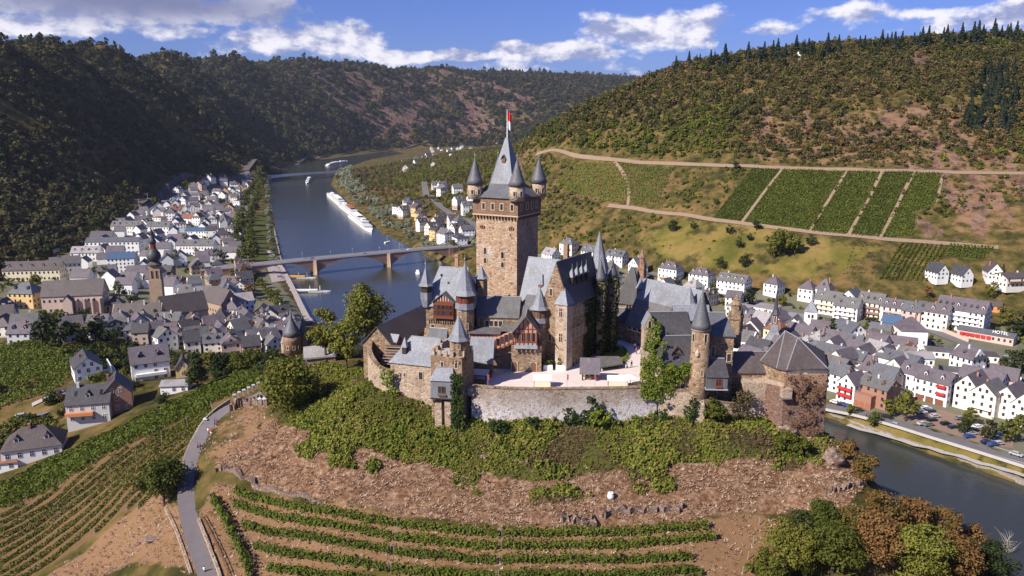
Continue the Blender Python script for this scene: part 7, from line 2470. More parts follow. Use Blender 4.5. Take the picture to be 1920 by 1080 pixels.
n0.append(fill([(290, 415), (330, 372), (420, 335), (462, 335), (448, 400), (430, 470), (330, 460), (250, 430)], 40, 14.5, 5, (9, 14), (9, 12), (6, 10), 'white white cream grey pink white yellow', 'slate dark grey purple brown slate red', G_L, 18))
n0.append(fill([(0, 600), (110, 640), (200, 620), (240, 650), (110, 640), (0, 660)], 8, 12, 20, (9, 13), (8, 11), (5, 7), 'white cream grey', 'purple brown grey', G_L, 20))
n0.append(fill([(742, 400), (770, 385), (830, 420), (895, 440), (895, 475), (830, 455), (780, 428)], 20, 15, 35, (10, 15), (9, 12), (7, 10), 'white white cream white yellow', 'slate dark grey brown', G_R, 16))
n0.append(fill([(805, 350), (825, 352), (890, 385), (890, 420), (845, 395)], 9, 17, 30, (10, 14), (9, 11), (6, 9), 'white white cream', 'slate grey dark', G_R, 20))
n0.append(fill([(745, 322), (790, 328), (840, 300), (905, 280), (905, 262), (860, 268), (800, 285), (755, 305)], 22, 26, 20, (13, 18), (11, 14), (7, 10), 'white white cream', 'slate dark grey', G_R, 20, maxz=200))
n0.append(fill([(975, 268), (1000, 262), (1005, 280), (985, 290)], 5, 22, 20, (12, 15), (10, 12), (7, 9), 'white', 'slate', G_R, 20))
# ---- the smallest roofs of the far districts, past the first three hundred houses
def far_roofs(name, pix, n, spacing, ang0, wm, rm):
 poly = wpoly(pix)
 x0, x1 = min(p[0] for p in poly), max(p[0] for p in poly)
 y0, y1 = min(p[1] for p in poly), max(p[1] for p in poly)
 wl, rf = MB(), MB()
 c = 0
 for _ in range(6000):
  if c >= n:
   break
  x, y = rng.uniform(x0, x1), rng.uniform(y0, y1)
  if not bool(inside(poly, np.array([x]), np.array([y]))[0]) or any((x - hx) ** 2 + (y - hy) ** 2 < spacing ** 2 for hx, hy in HOUSE_SPOTS) or min(float(dist_line(l, np.array([x]), np.array([y]))[0]) for l in ROAD_KEEP) < 9 or float(dist_line(RIVER, np.array([x]), np.array([y]), True)[0]) < 12:
   continue
  HOUSE_SPOTS.append((x, y))
  a, b, e = rng.uniform(4, 6.5), rng.uniform(4, 5.5), rng.uniform(5, 8.5)
  M = Matrix.Translation((x, y, ground(x, y))) @ Matrix.Rotation(R(ang0 + rng.uniform(-18, 18) + rng.choice((0, 90))), 4, 'Z')
  m = MB().gable_wall(-a, a, -b, b, -2, e, e + b * .9)
  for k in range(int(a)):
   pass
  m.xf(M)
  wl.add(m.v, m.f)
  m = MB().gable(-a, a, -b, b, e + .02, e + b * .9 + .02).xf(M)
  rf.add(m.v, m.f)
  c += 1
 o = wl.build(name, wm, kind='stuff')
 rf.build('roof', rm, o, kind='stuff')
 return c
n0.append(far_roofs('far_houses_upper_town', [(160, 478), (232, 425), (300, 372), (400, 335), (470, 330), (458, 400), (446, 480), (470, 520), (330, 560), (150, 560)], 120, 11.5, 8, 'plaster_white', 'roof_purple'))
n0.append(far_roofs('far_houses_old_lanes', [(215, 590), (330, 625), (440, 600), (545, 605), (560, 640), (520, 668), (440, 668), (370, 668), (300, 655), (240, 640)], 40, 8.6, 25, 'plaster_warm', 'roof_purple'))
n0.append(far_roofs('far_houses_river_bend', [(745, 322), (790, 328), (840, 300), (905, 280), (1000, 268), (1000, 255), (905, 262), (800, 280)], 40, 22, 20, 'plaster_white', 'slate_dark'))
n0.append(far_roofs('far_houses_church_bank', [(1385, 600), (1600, 655), (1700, 668), (1705, 740), (1560, 750), (1400, 690)], 26, 9.5, ar, 'plaster_warm', 'roof_purple'))
print('houses', n0, len(HOUSE_SPOTS))
# ------------------------------------------------------------------ planting
mk_forest_left()
mk_forest_right()
mk_spur_woods()
mk_castle_slope()
mk_left_slope_scrub()
mk_town_scrub()
# the striped vineyard and the plots on the far slope
for k, lab, al in (('v1', 'narrow green vineyard plot at the left end of the big terrace block', None), ('v2', 'largest green vineyard plot of the terrace block', None), ('v3', 'green vineyard plot right of the largest one', None),
    ('v4', 'thin green vineyard plot with a bare patch', None), ('v5', 'stepped green vineyard plot at the rocky end of the block', None), ('v7', 'small dark green vineyard plot by the bend of the lower track', None),
    ('t1', 'light green terraced vineyard left of the stony gully path', 'c'), ('t2', 'light green terraced vineyard right of the stony gully path', 'c'), ('b1', 'brown half cleared vineyard plot beside the striped vines', None)):
 f = FIELDS[k]
 a, b = Vector(f[0]), Vector(f[-1])
 d = (Vector(f[1]) - a) if al == 'c' else (b - a)
 if k == 'b1':
  slope_vineyard(k, lab, d, 2.4, 1.0, 1.5, .8, 'scrub_brown', .35)
 elif al == 'c':
  slope_vineyard(k, lab, d, 4.2, 1.8, 9, .9, 'vine_slope', .06)
 else:
  slope_vineyard(k, lab, d, 2.0, 1.4, 10, .8, 'vine_slope', 0.0 if k not in ('v4', 'v5') else .12)
f = FIELDS['v6']
rows = clip_rows(f, Vector(f[3]) - Vector(f[0]), 2.75)
rows.sort(key=lambda r: (r[0].x + r[1].x))
for i, (a, b) in enumerate(rows):
 vine_row([a, b], '%s row from the brown plot in the striped vineyard on the far slope' % ordinal(i + 1), 'striped vineyard rows on the far slope', 1.7, .9, 900 + i, 9, .8, .03, posts=False)
# terraces at the foot of the castle
fr_rows = [
 [[(430, 924), (510, 946), (600, 966), (690, 980), (740, 987)], [(744, 988), (840, 999), (936, 1006)], [(941, 1006), (1140, 1004), (1240, 998), (1328, 992)]],
 [[(438, 950), (520, 975), (600, 990), (737, 1012)], [(741, 1013), (840, 1024), (935, 1030)], [(940, 1030), (1140, 1029), (1240, 1022), (1342, 1012)]],
 [[(456, 988), (560, 1012), (640, 1025), (733, 1039)], [(738, 1040), (840, 1050), (932, 1057)], [(937, 1057), (1140, 1056), (1240, 1052), (1298, 1050)]],
 [[(476, 1030), (560, 1048), (640, 1058), (728, 1071)], [(733, 1072), (840, 1082), (930, 1088)], [(935, 1088), (1140, 1086), (1318, 1078)]],
 [[(502, 1070), (600, 1085), (715, 1100)]]]
for i, parts in enumerate(fr_rows):
 for j, px in enumerate(parts):
  L_ = [(p.x, p.y) for p in hits(px)]
  nm = ('left', 'middle', 'right')[j]
  vine_row([tuple(q) for q in smooth_line(L_, 1)], '%s piece of the %s vine row down from the stony terrace below the castle' % (nm, ordinal(i + 1)), 'vine rows on the terraces below the castle', 1.6, .8, 40 + i * 5 + j, 60, .36, .03)
vine_row([(p.x, p.y) for p in hits([(398, 938), (425, 985), (452, 1040), (470, 1090)])], 'single vine row running downhill beside the lane rail', 'vine rows on the terraces below the castle', 1.8, 1.0, 77, 60, .40, .02)
# vineyard on the left slope
d_ = hit(392, 778) - hit(60, 1050)
d_ = Vector((d_.x, d_.y))
low = wpoly([(0, 965), (150, 893), (330, 800), (395, 762), (400, 782), (345, 868), (300, 905), (270, 955), (225, 960), (60, 1078), (0, 1110)])
rows = clip_rows(low, d_, 4.3)
qn = Vector((-d_.normalized().y, d_.normalized().x))
rows.sort(key=lambda r: -r[0].dot(qn))
rows.reverse()
for i, (a, b) in enumerate(rows):
 vine_row([a, b], '%s vine row from the lane in the vineyard on the left slope' % ordinal(i + 1), 'vine rows on the left slope', 1.25, .5, 120 + i, 46, .34, .03)
up = wpoly([(0, 912), (120, 855), (240, 800), (360, 742), (480, 698), (488, 722), (400, 757), (330, 794), (150, 887), (0, 958)])
rows = clip_rows(up, d_, 1.7)
rows.sort(key=lambda r: r[0].dot(qn))
for i, (a, b) in enumerate(rows):
 vine_row([a, b], '%s row up the bright green vine band below the villas' % ordinal(i + 1), 'dense vine rows below the villas', 1.7, 1.1, 300 + i, 20, .55, 0.0, posts=False)
rows = clip_rows(wpoly([(0, 645), (90, 645), (148, 680), (118, 728), (0, 765)]), Vector((1, .35)), 2.2)
rows.sort(key=lambda r: r[0].y)
for i, (a, b) in enumerate(rows):
 vine_row([a, b], '%s row uphill in the small vineyard left of the white modern villa' % ordinal(i + 1), 'vine rows left of the white villa', 1.7, 1.1, 500 + i, 11, .7, 0.02, posts=False)
# single trees near the castle
def tr(u, v, h, w_, seed, label, mat='leaf_broad', n=3000, leaf=.5, clumps=44, name='broadleaf_tree', z=None, **k):
 p = hit(u, v)
 return broad_tree(name, label, p if z is None else Vector((p.x, p.y, z)), h, w_, seed, mat, n, leaf, clumps, **k)
tr(546, 772, 14.0, 15.0, 1, 'big dark round tree beside the outer gate on the castle lane', 'leaf_broad', 9000, .5, 90, base=.08)
tr(690, 668, 21, 14, 2, 'tallest yellow green tree at the left end of the castle', 'leaf_yellow', 7000, .5, 60, base=.2, name='tall_tree')
tr(650, 690, 13, 8, 3, 'narrow green tree in front of the tall yellow green one', 'leaf_yellow', 3500, .5, 40, base=.15, name='tall_tree')
tr(612, 680, 15, 9, 4, 'loose branched tree between outer gate tower and tall tree', 'leaf_yellow', 2600, .5, 34, base=.22, name='tall_tree')
tr(590, 665, 6, 7, 5, 'low green tree right behind the gate house range', 'leaf_broad', 1600, .5, 24)
tr(308, 948, 11.0, 12, 6, 'spreading dark tree by the lane in the lower vineyard', 'leaf_broad', 6000, .42, 60, base=.22)
tr(372, 735, 15, 9, 7, 'dark dense conifer beside the white canvas hall', 'leaf_dark', 4500, .5, 44, base=.08, taper=.7, name='conifer')
for i, (u, v, h, w_, m_) in enumerate(((445, 698, 9, 9, 'leaf_broad'), (475, 694, 10, 9, 'leaf_broad'), (415, 702, 9, 8, 'leaf_dark'), (510, 690, 9, 10, 'leaf_broad'), (395, 690, 8, 8, 'leaf_broad'), (535, 680, 8, 8, 'leaf_broad'))):
 tr(u, v, h, w_, 20 + i, '%s tree from the outer gate in the belt behind the bright vine band' % ordinal([4, 3, 5, 2, 6, 1][i]), m_, 2200, .5, 30, group='tree belt behind the bright vine band', base=.08)
# the thicket at the lower right
for i, (u, v, h, w_, m_, lab) in enumerate((
  (1480, 1085, 11, 11, 'leaf_broad', 'dark green tree at the bottom edge nearest the fence post line'), (1560, 1075, 11, 11, 'leaf_broad', 'green feathery tree second from the fence in the lower right thicket'),
  (1640, 1060, 10, 10, 'leaf_autumn', 'rusty tree behind the bright green one in the lower right thicket'), (1715, 1100, 13, 12, 'leaf_yellow', 'bright green tree with pale limb in the lower right thicket'),
  (1790, 1105, 11, 10, 'leaf_autumn', 'rust coloured tree right of the bright green one'), (1850, 1110, 11, 11, 'leaf_dark', 'dark tree at the lower right corner'), (1440, 1100, 7, 8, 'leaf_broad', 'low green shrub tree beside the fence'),
  (1655, 985, 8, 9, 'leaf_autumn', 'rusty bush tree on the edge above the river'), (1700, 1000, 8, 9, 'leaf_autumn', 'second rusty bush tree along the edge above the river'), (1760, 1020, 8, 9, 'leaf_autumn', 'third rusty bush tree along the edge above the river'),
  (1620, 905, 6, 6, 'leaf_autumn', 'small rusty bush where terrace meets the river slope'), (1600, 1005, 7, 8, 'leaf_autumn', 'brownish tree behind the feathery green one'), (1540, 1000, 7, 7, 'leaf_broad', 'rounded olive tree on the upper edge of the thicket'),
  (1500, 1020, 7, 7, 'leaf_dark', 'darkest low tree on the upper left of the thicket'), (1820, 1050, 8, 8, 'leaf_autumn', 'fourth rusty bush tree along the edge above the river'))):
 tr(u, v, h, w_, 60 + i, lab, m_, 7000 if h > 9 else 3600, .34, 52 if h > 9 else 30, group='trees of the lower right thicket', base=.06)
# a bare tree on the edge
p = hit(1885, 1050)
t = thing('bare_tree', 'leafless pale tree standing over the river at the right edge', 'tree', p, 0)
m = trunk_mb(8, .16, 5, 9, 7.6, 1.0)
g = random.Random(9)
for k in range(40):
 a, z = g.uniform(0, 2 * PI), g.uniform(2.5, 7.5)
 L_ = g.uniform(1, 2.6)
 p0 = Vector((math.cos(a) * .4, math.sin(a) * .4, z))
 m.tube([p0, p0 + Vector((math.cos(a) * L_ * .6, math.sin(a) * L_ * .6, L_ * .5)), p0 + Vector((math.cos(a + .3) * L_, math.sin(a + .3) * L_, L_ * 1.0))], [.06, .04, .015], 4)
m.build('branches', 'bark_pale', t)
# bushes in the creeper slope and by the bastion
for i, (u, v, h, w_, m_, lab) in enumerate(((1335, 790, 5.5, 6, 'leaf_broad', 'dark green bush below the slate oriel'), (1385, 790, 7, 7, 'scrub_brown', 'tall brownish bush left of the bastion'), (1125, 800, 4, 5, 'leaf_ivy', 'green mound of creeper against the front wall'),
  (930, 815, 3.6, 5, 'leaf_ivy_dark', 'rounded creeper mound at the foot of the front tower'), (1000, 805, 2.6, 3, 'leaf_ivy_dark', 'small round creeper mound under the front wall'), (1470, 850, 5, 6, 'leaf_broad', 'green bush at the foot of the bastion'),
  (1500, 860, 4.5, 5, 'leaf_broad', 'second green bush at the foot of the bastion'), (1590, 860, 5, 5, 'leaf_autumn', 'brown bush on the rock right of the bastion'), (1371, 715, 4, 3.4, 'leaf_yellow', 'green bush between slate oriel and link wing'))):
 tr(u, v, h, w_, 90 + i, lab, m_, 1600, .36, 18, name='bush', base=.02, cat='bush')
# ivy on the castle
def wpatch(u0, v0, u1, v1, Y, nrm=(0, -1, 0), Y1=None):
 """a patch on a wall standing at the distance Y"""
 Y1 = Y1 or Y
 a = at(u0, v1, Y)
 b = at(u1, v1, Y1)
 return (tuple(a), (b.x - a.x, Y1 - Y, 0), (0, 0, zof(v0, Y) - a.z), nrm)
ivy('ivy', 'bright green ivy column climbing the gate range gable', [wpatch(1200, 640, 1246, 750, 157.4, (-.3, -.95, 0)), wpatch(1210, 600, 1226, 690, 157.6, (-.3, -1, 0)), wpatch(1198, 675, 1262, 742, 157.5, (0, -1, 0)), wpatch(1240, 678, 1300, 705, 157.9, (0, -1, 0)), wpatch(1215, 595, 1238, 690, 163.5, (0, -1, 0))], 'leaf_ivy', 20, .36, .6, .38)
ivy('ivy', 'green ivy over the courtyard front of the gate range', [wpatch(1242, 684, 1298, 722, 158.3)], 'leaf_ivy', 18, .4, .35, .40)
GM = GREAT.matrix_basis
def gpatch(x0, x1, z0, z1, side):
 if side == 'r':
  a = GM @ Vector((gw + .02, x0, z0))
  b = GM @ Vector((gw + .02, x1, z0))
  n_ = GM.to_3x3() @ Vector((1, 0, 0))
 else:
  a = GM @ Vector((x0, gd - 3, z0))
  b = GM @ Vector((x1, gd - 3, z0))
  n_ = GM.to_3x3() @ Vector((0, -1, 0))
 return (tuple(a), tuple(b - a), (0, 0, z1 - z0), tuple(n_))
iv = [gpatch(7.5, gd, .5, 15, 'r')]
for (cx_, cy_, r_, zt_) in ((gw + .6, gd - 1.6, 1.42, H(521, 187)), (gw + 1.6, gd + 2.6, 1.38, H(513, 190))):
 for k in range(8):
  a0, a1 = 2 * PI * k / 8, 2 * PI * (k + 1) / 8
  a = GM @ Vector((cx_ + r_ * math.cos(a0), cy_ + r_ * math.sin(a0), 0))
  b = GM @ Vector((cx_ + r_ * math.cos(a1), cy_ + r_ * math.sin(a1), 0))
  n_ = GM.to_3x3() @ Vector((math.cos((a0 + a1) / 2), math.sin((a0 + a1) / 2), 0))
  iv.append((tuple(a), tuple(b - a), (0, 0, zt_ - .3), tuple(n_)))
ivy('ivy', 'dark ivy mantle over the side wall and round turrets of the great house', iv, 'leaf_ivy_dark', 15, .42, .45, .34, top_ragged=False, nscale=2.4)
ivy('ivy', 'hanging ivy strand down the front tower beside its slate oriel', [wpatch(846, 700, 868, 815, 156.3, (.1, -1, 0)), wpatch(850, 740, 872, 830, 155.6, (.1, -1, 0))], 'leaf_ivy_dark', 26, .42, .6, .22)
ivy('ivy', 'light green ivy patch on the round bastion wall at the left', [wpatch(714, 684, 748, 765, 164.6, (-.4, -.9, 0))], 'leaf_ivy', 20, .42, .5, .34)
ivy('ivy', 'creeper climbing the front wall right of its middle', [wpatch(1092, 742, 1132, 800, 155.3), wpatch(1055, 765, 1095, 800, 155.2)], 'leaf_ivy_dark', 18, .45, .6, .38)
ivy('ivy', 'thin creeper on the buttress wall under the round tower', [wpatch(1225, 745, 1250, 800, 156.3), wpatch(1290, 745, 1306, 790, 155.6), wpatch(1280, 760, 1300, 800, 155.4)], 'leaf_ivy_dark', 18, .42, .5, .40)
ivy('dry_creeper', 'rust brown dry creeper hanging over the bastion front', [wpatch(1462, 700, 1545, 815, 154.8), wpatch(1480, 700, 1512, 760, 155.3)], 'leaf_creeper_dry', 20, .34, .16, .60, nscale=1.1)
# avenue and riverside trees of the near bank
def grow(kind, mats, n, h, w_, leaf, clumps, seeds, base, taper):
 out = []
 for s in seeds:
  t = broad_tree(kind, 'x', (0, 0, -500), h, w_, s, mats, n, leaf, clumps, base=base, taper=taper)
  out.append(t)
 return out
def plant(protos, used, p, sc, label, group):
 k = len(used) % len(protos)
 src = protos[k]
 if src.location.z < -400:
  o = src
  o.location = p
 else:
  o = dup(src, p)
 o.rotation_euler = (0, 0, rng.uniform(0, 6.28))
 o.scale = (sc * rng.uniform(.9, 1.1), sc * rng.uniform(.9, 1.1), sc)
 o['label'] = label
 o['group'] = group
 used.append(o)
 return o
bpy.context.view_layer.update()
av = grow('avenue_tree', 'leaf_broad', 700, 17, 14, 1.1, 24, (31, 32, 33), .08, .35)
wi = grow('willow', 'leaf_silver', 450, 10, 10, 1.0, 18, (34, 35), .08, .1)
tn = grow('town_tree', 'leaf_broad', 420, 9, 8.5, .8, 18, (36, 37, 38), .12, .2)
au = grow('autumn_tree', 'leaf_autumn', 420, 10, 9, .8, 18, (39,), .12, .2)
dk = grow('dark_tree', 'leaf_dark', 420, 10, 9, .8, 18, (40, 41), .1, .3)
bpy.context.view_layer.update()
us = {k: [] for k in ('av', 'wi', 'tn', 'au', 'dk')}
def along(pts, n):
 P = [(p.x, p.y) for p in hits(pts)]
 P = [Vector(p) for p in P]
 L_ = [0]
 for a, b in zip(P, P[1:]):
  L_.append(L_[-1] + (b - a).length)
 out = []
 for k in range(n):
  s = L_[-1] * k / max(1, n - 1)
  for i in range(len(P) - 1):
   if L_[i + 1] >= s - 1e-6:
    q = P[i].lerp(P[i + 1], (s - L_[i]) / max(1e-6, L_[i + 1] - L_[i]))
    out.append(Vector((q.x, q.y, ground(q.x, q.y))))
    break
 return out
for row, pts in (('town side', [(456, 490), (449, 455), (452, 415), (464, 375), (486, 335), (502, 318)]), ('river side', [(478, 492), (470, 455), (471, 415), (481, 375), (496, 338)])):
 for i, p in enumerate(along(pts, 26)):
  plant(av, us['av'], p + Vector((rng.uniform(-3, 3), rng.uniform(-3, 3), 0)), rng.uniform(.85, 1.25), '%s tree from the stone bridge in the %s row of the tall avenue' % (ordinal(i + 1), row), 'tall avenue on the near bank')
for i, p in enumerate(along([(514, 496), (510, 465), (506, 430), (503, 390), (501, 355), (503, 335)], 19)):
 plant(wi, us['wi'], p, rng.uniform(.7, 1.1), '%s waterside tree upstream from the stone bridge on the near bank' % ordinal(i + 1), 'waterside trees on the near bank')
for i, p in enumerate(along([(474, 528), (492, 545), (510, 565), (530, 588), (548, 606)], 12)):
 plant(tn, us['tn'], p, rng.uniform(.75, .95), '%s tree downstream from the stone bridge in the clipped promenade row' % ordinal(i + 1), 'clipped promenade row on the near bank')
for i, (u, v, k, s, lab) in enumerate(((450, 548, 'au', 1.2, 'orange brown tree beside the white house near the bridge ramp'), (470, 560, 'au', 1.1, 'second orange brown tree towards the promenade row'), (440, 525, 'tn', 1.1, 'green tree just below the bridge ramp'), (462, 520, 'au', 1.1, 'yellowing tree touching the bridge ramp'),
  (330, 497, 'dk', 1.3, 'round dark tree right of the onion dome'), (305, 480, 'dk', 1.1, 'dark tree behind the onion dome'), (405, 490, 'dk', 1.1, 'dark tree at the corner of the triangular dormer house'), (420, 490, 'dk', 1.0, 'second dark tree at the end of the triangular dormer house'),
  (367, 480, 'tn', .9, 'slim green tree before the triangular dormer house'), (200, 530, 'dk', 1.2, 'dark tree between monastery church and modern block'), (225, 560, 'dk', 1.2, 'dark tree on the slope right of the monastery church'), (250, 575, 'dk', 1.0, 'lower dark tree on the slope right of the monastery church'),
  (70, 540, 'tn', 1.1, 'tree between ochre wing and yellow house'), (85, 612, 'tn', 1.1, 'tree below the monastery church front'), (160, 608, 'dk', 1.0, 'tree below the monastery side chapel'), (200, 612, 'dk', 1.0, 'tree under the choir of the monastery church'),
  (80, 650, 'dk', 1.5, 'tall dark tree on the little hill above the small vineyard'), (115, 655, 'dk', 1.6, 'largest dark tree on the little hill above the small vineyard'), (150, 650, 'tn', 1.3, 'green tree on the little hill above the small vineyard'), (180, 640, 'dk', 1.3, 'dark tree at the dry grass edge of the little hill'), (210, 650, 'dk', 1.2, 'dark bush tree at the end of the little hill'), (170, 690, 'dk', 1.0, 'dark slim tree behind the white modern villa'),
  (330, 400, 'tn', 1.4, 'tree beside the upper car park of the near bank'), (290, 385, 'tn', 1.4, 'tree in the middle of the upper car park'), (380, 380, 'dk', 1.3, 'tree among the upper houses of the near bank'), (350, 355, 'tn', 1.5, 'tree at the far end of the upper car park'),
  (1697, 790, 'tn', 1.5, 'large round tree between river road and car park'), (1672, 780, 'tn', 1.0, 'lower tree left of the large round car park tree'), (1592, 785, 'tn', .75, 'small bush tree on the grassy verge by the river road'), (1638, 802, 'tn', .85, 'round bush on the verge under the river road'),
  (1820, 800, 'tn', 1.0, 'green tree inside the car park row'), (1808, 815, 'dk', .8, 'dark tree at the car park edge'), (1855, 825, 'dk', .9, 'dark tree near the lower car park end'), (1885, 830, 'tn', 1.1, 'rounded tree near the right end of the car park'), (1910, 815, 'tn', 1.0, 'last tree of the car park at the right edge'),
  (1900, 700, 'dk', 1.4, 'big round dark tree in the gardens at the right edge'), (1830, 690, 'dk', .9, 'round dark tree beside the small white cube house'), (1550, 645, 'dk', 1.3, 'dark round tree right of the white church tower'), (1535, 632, 'tn', .8, 'small tree just behind the white church tower'),
  (1335, 560, 'dk', 1.0, 'dark tree between the second and third white house of the row'), (1270, 545, 'dk', 1.0, 'dark tree under the first white house of the row'), (1405, 572, 'dk', 1.2, 'dark tree at the end of the slope foot row'), (1465, 575, 'tn', .9, 'garden tree left of the twin villas'), (1570, 580, 'dk', .9, 'garden tree right of the twin villas'),
  (1830, 600, 'tn', 1.3, 'tree in the gardens right of the large hotel'), (1880, 610, 'tn', 1.4, 'tree in the gardens above the restaurant'), (1910, 630, 'dk', 1.3, 'tree at the right edge above the restaurant'), (1860, 560, 'tn', 1.2, 'tree between the slope houses and the chalet'), (1740, 560, 'au', .9, 'reddish tree left of the first slope gable house'),
  (850, 470, 'tn', 1.2, 'tree at the far end of the stone bridge'), (815, 478, 'wi', 1.2, 'grey green tree under the far arch of the stone bridge'), (800, 470, 'wi', 1.1, 'willow at the water behind the far arch'), (870, 490, 'tn', 1.0, 'tree near the white house by the bridge end'))):
 p = hit(u, v)
 if p is not None:
  plant({'av': av, 'wi': wi, 'tn': tn, 'au': au, 'dk': dk}[k], us[k], p, s, lab, 'single trees of the valley towns')
# bushes on the far slope that stand alone
for i, (u, v, s) in enumerate(((1262, 435, 1.1), (1368, 440, .8), (1418, 432, .9), (1450, 485, 1.5), (1470, 480, 1.5), (1490, 478, 1.2), (1385, 466, .9), (1350, 505, 1.0), (1300, 430, .7), (1380, 320, .9), (1520, 462, .9), (1395, 500, 1.0), (1405, 452, .6))):
 p = hit(u, v)
 big = 1445 < u < 1495 and v > 475
 plant(tn if big else dk, us['tn' if big else 'dk'], p, s * (1.5 if big else 1), '%s lone dark bush along the dry grass slope counted from the keep' % ordinal(i + 1), 'lone bushes on the dry grass slope')
con = [conifer('spruce', 'x', (0, 0, -500), 17, 5.2, 700 + i, 620, 1.7) for i in range(4)]
bpy.context.view_layer.update()
uc = []
sk = []
for i in range(96):
 u = 1270 + 650 * (i + rng.uniform(-.6, .6)) / 96
 if 1540 < u < 1650 and rng.random() < .55:
  continue
 sk.append(u)
for i, u in enumerate(sorted(sk)):
 v = float(np.interp(u, [a for a, b in CREST], [b for a, b in CREST])) + rng.uniform(2, 12)
 p = hit(u, v) or hit(u, v + 12)
 if p is None:
  continue
 if rng.random() < .22:
  continue
 plant(con, uc, p, rng.choice((.5, .75, .95, 1.2, 1.35)) * rng.uniform(.85, 1.15), '%s conifer from the left along the skyline of the vineyard hill' % ordinal(len(uc) + 1), 'skyline conifers of the vineyard hill')
ns = 0
for u, v in sorted([(rng.uniform(1790, 1905), rng.uniform(130, 245)) for i in range(60)], key=lambda q: q[1]):
 if (u - 1790) / 115 < (v - 245) / -240:
  continue
 p = hit(u, v)
 if p is not None:
  ns += 1
  plant(con, uc, p, rng.uniform(.7, 1.05), '%s spruce down the dark stand on the vineyard hill flank' % ordinal(ns), 'spruce stand on the vineyard hill')
p = hit(1878, 532)
plant(con, uc, p, .75, 'grey green spruce beside the brown roofed slope house', 'spruces by the slope houses')
# planters in the courtyard
for i, o_ in enumerate(PLANTERS):
 c, nr, cc = crown_pts(260, 8, .5, .8, .6, .8, 1.9, 800 + i)
 link('shrub', quads_mesh('shrub', c + np.array([1.05, .75, 0]), nr, .3 * np.ones(260), 'leaf_ivy'), o_)
# lawn with low hedge beside the stage roof
lw = [(p.x, p.y) for p in [on(u, v, CZ0) for u, v in ((1128, 692), (1160, 690), (1178, 672), (1172, 655), (1150, 650), (1120, 660))]]
lw = [tuple(q) for q in smooth_line(lw, 2)]
MB().prism(lw, CZ0 - .2, CZ0 + .12).build('lawn', 'leaf_bramble', kind='structure')
C, N_, S = [], [], []
for a, b in zip(lw, lw[1:]):
 L_ = math.hypot(b[0] - a[0], b[1] - a[1])
 n = int(L_ * 30)
 f = NR.random(n)
 C.append(np.column_stack([a[0] + (b[0] - a[0]) * f + NR.normal(size=n) * .18, a[1] + (b[1] - a[1]) * f + NR.normal(size=n) * .18, CZ0 + .1 + NR.random(n) * .8]))
C = np.concatenate(C)
b0 = C.mean(0)
b0[2] = CZ0
link('hedge', quads_mesh('hedge', C - b0, NR.normal(size=(len(C), 3)) + [0, 0, .5], .26 * np.ones(len(C)), 'scrub_green'), None, b0, label='low clipped hedge around the courtyard lawn', category='hedge')
# ------------------------------------------------------------------ boats
def hull(L_, w_, h, bow=.18, stern=.05):
 n = 14
 vs, fs = [], []
 for i in range(n + 1):
  f = i / n
  x = L_ * (f - .5)
  k = min(1, (1 - f) / bow) ** .6 if f > 1 - bow else (min(1, .75 + .25 * f / stern) if f < stern else 1)
  k = max(k, .03)
  sh = h + (.5 * ((f - .8) / .2) ** 2 if f > .8 else 0)
  vs += [(x, -w_ / 2 * k, sh), (x, -w_ / 2 * k * .85, -.6), (x, w_ / 2 * k * .85, -.6), (x, w_ / 2 * k, sh)]
 for i in range(n):
  o = i * 4
  fs += [(o, o + 1, o + 5, o + 4), (o + 1, o + 2, o + 6, o + 5), (o + 2, o + 3, o + 7, o + 6), (o + 3, o, o + 4, o + 7)]
 fs += [(3, 2, 1, 0), (n * 4, n * 4 + 1, n * 4 + 2, n * 4 + 3)]
 return MB().add(vs, fs)
def ship(name, label, a, b, w_, decks, group=None, cat='ship'):
 p, q = on(*a, 0), on(*b, 0)
 d = (q - p).to_2d()
 L_ = d.length
 t = thing(name, label, cat, ((p.x + q.x) / 2, (p.y + q.y) / 2, 0), math.atan2(d.y, d.x), group)
 hull(L_, w_, 2.0).build('hull', 'white_paint', t)
 z = 2.0
 for k in range(decks):
  x0, x1 = -L_ * (.44 - .05 * k), L_ * (.36 - .12 * k)
  dk = box('deck_house', 'white_paint', t, x0, x1, -w_ * .42 + k * .5, w_ * .42 - k * .5, z, z + 2.6)
  m = MB()
  n = max(3, int((x1 - x0) / 3))
  for i in range(n):
   xa = x0 + (x1 - x0) * (i + .18) / n
   m.box(xa, xa + (x1 - x0) / n * .66, -w_ * .42 + k * .5 - .04, w_ * .42 - k * .5 + .04, z + .9, z + 1.9)
  m.build('window', 'window_glass', dk, kind='stuff')
  box('deck_roof', 'plaster_grey', t, x0 - .5, x1 + .8, -w_ * .45 + k * .4, w_ * .45 - k * .4, z + 2.6, z + 2.8)
  z += 2.8
 wh = box('wheelhouse', 'white_paint', t, L_ * .12, L_ * .18, -w_ * .2, w_ * .2, z, z + 2.2)
 box('pane', 'window_glass', wh, L_ * .18 - .02, L_ * .18 + .04, -w_ * .17, w_ * .17, z + .9, z + 1.8)
 for s in (-1, 1):
  rl = MB().tube([(-L_ * .42, s * w_ * .4, z + .9), (L_ * .1, s * w_ * .4, z + .9)], .06, 4)
  for i in range(10):
   x = -L_ * .42 + L_ * .52 * i / 9
   rl.tube([(x, s * w_ * .4, z), (x, s * w_ * .4, z + .9)], .04, 4)
  rl.build('railing', 'white_paint', t)
 box('awning', 'terracotta' if 'brown' in label else 'canvas_white', t, -L_ * .3, -L_ * .02, -w_ * .36, w_ * .36, z + 2.0, z + 2.15)
 MB().tube([(L_ * .2, 0, z), (L_ * .2, 0, z + 4)], .08, 5).build('mast', 'white_paint', t)
 return t
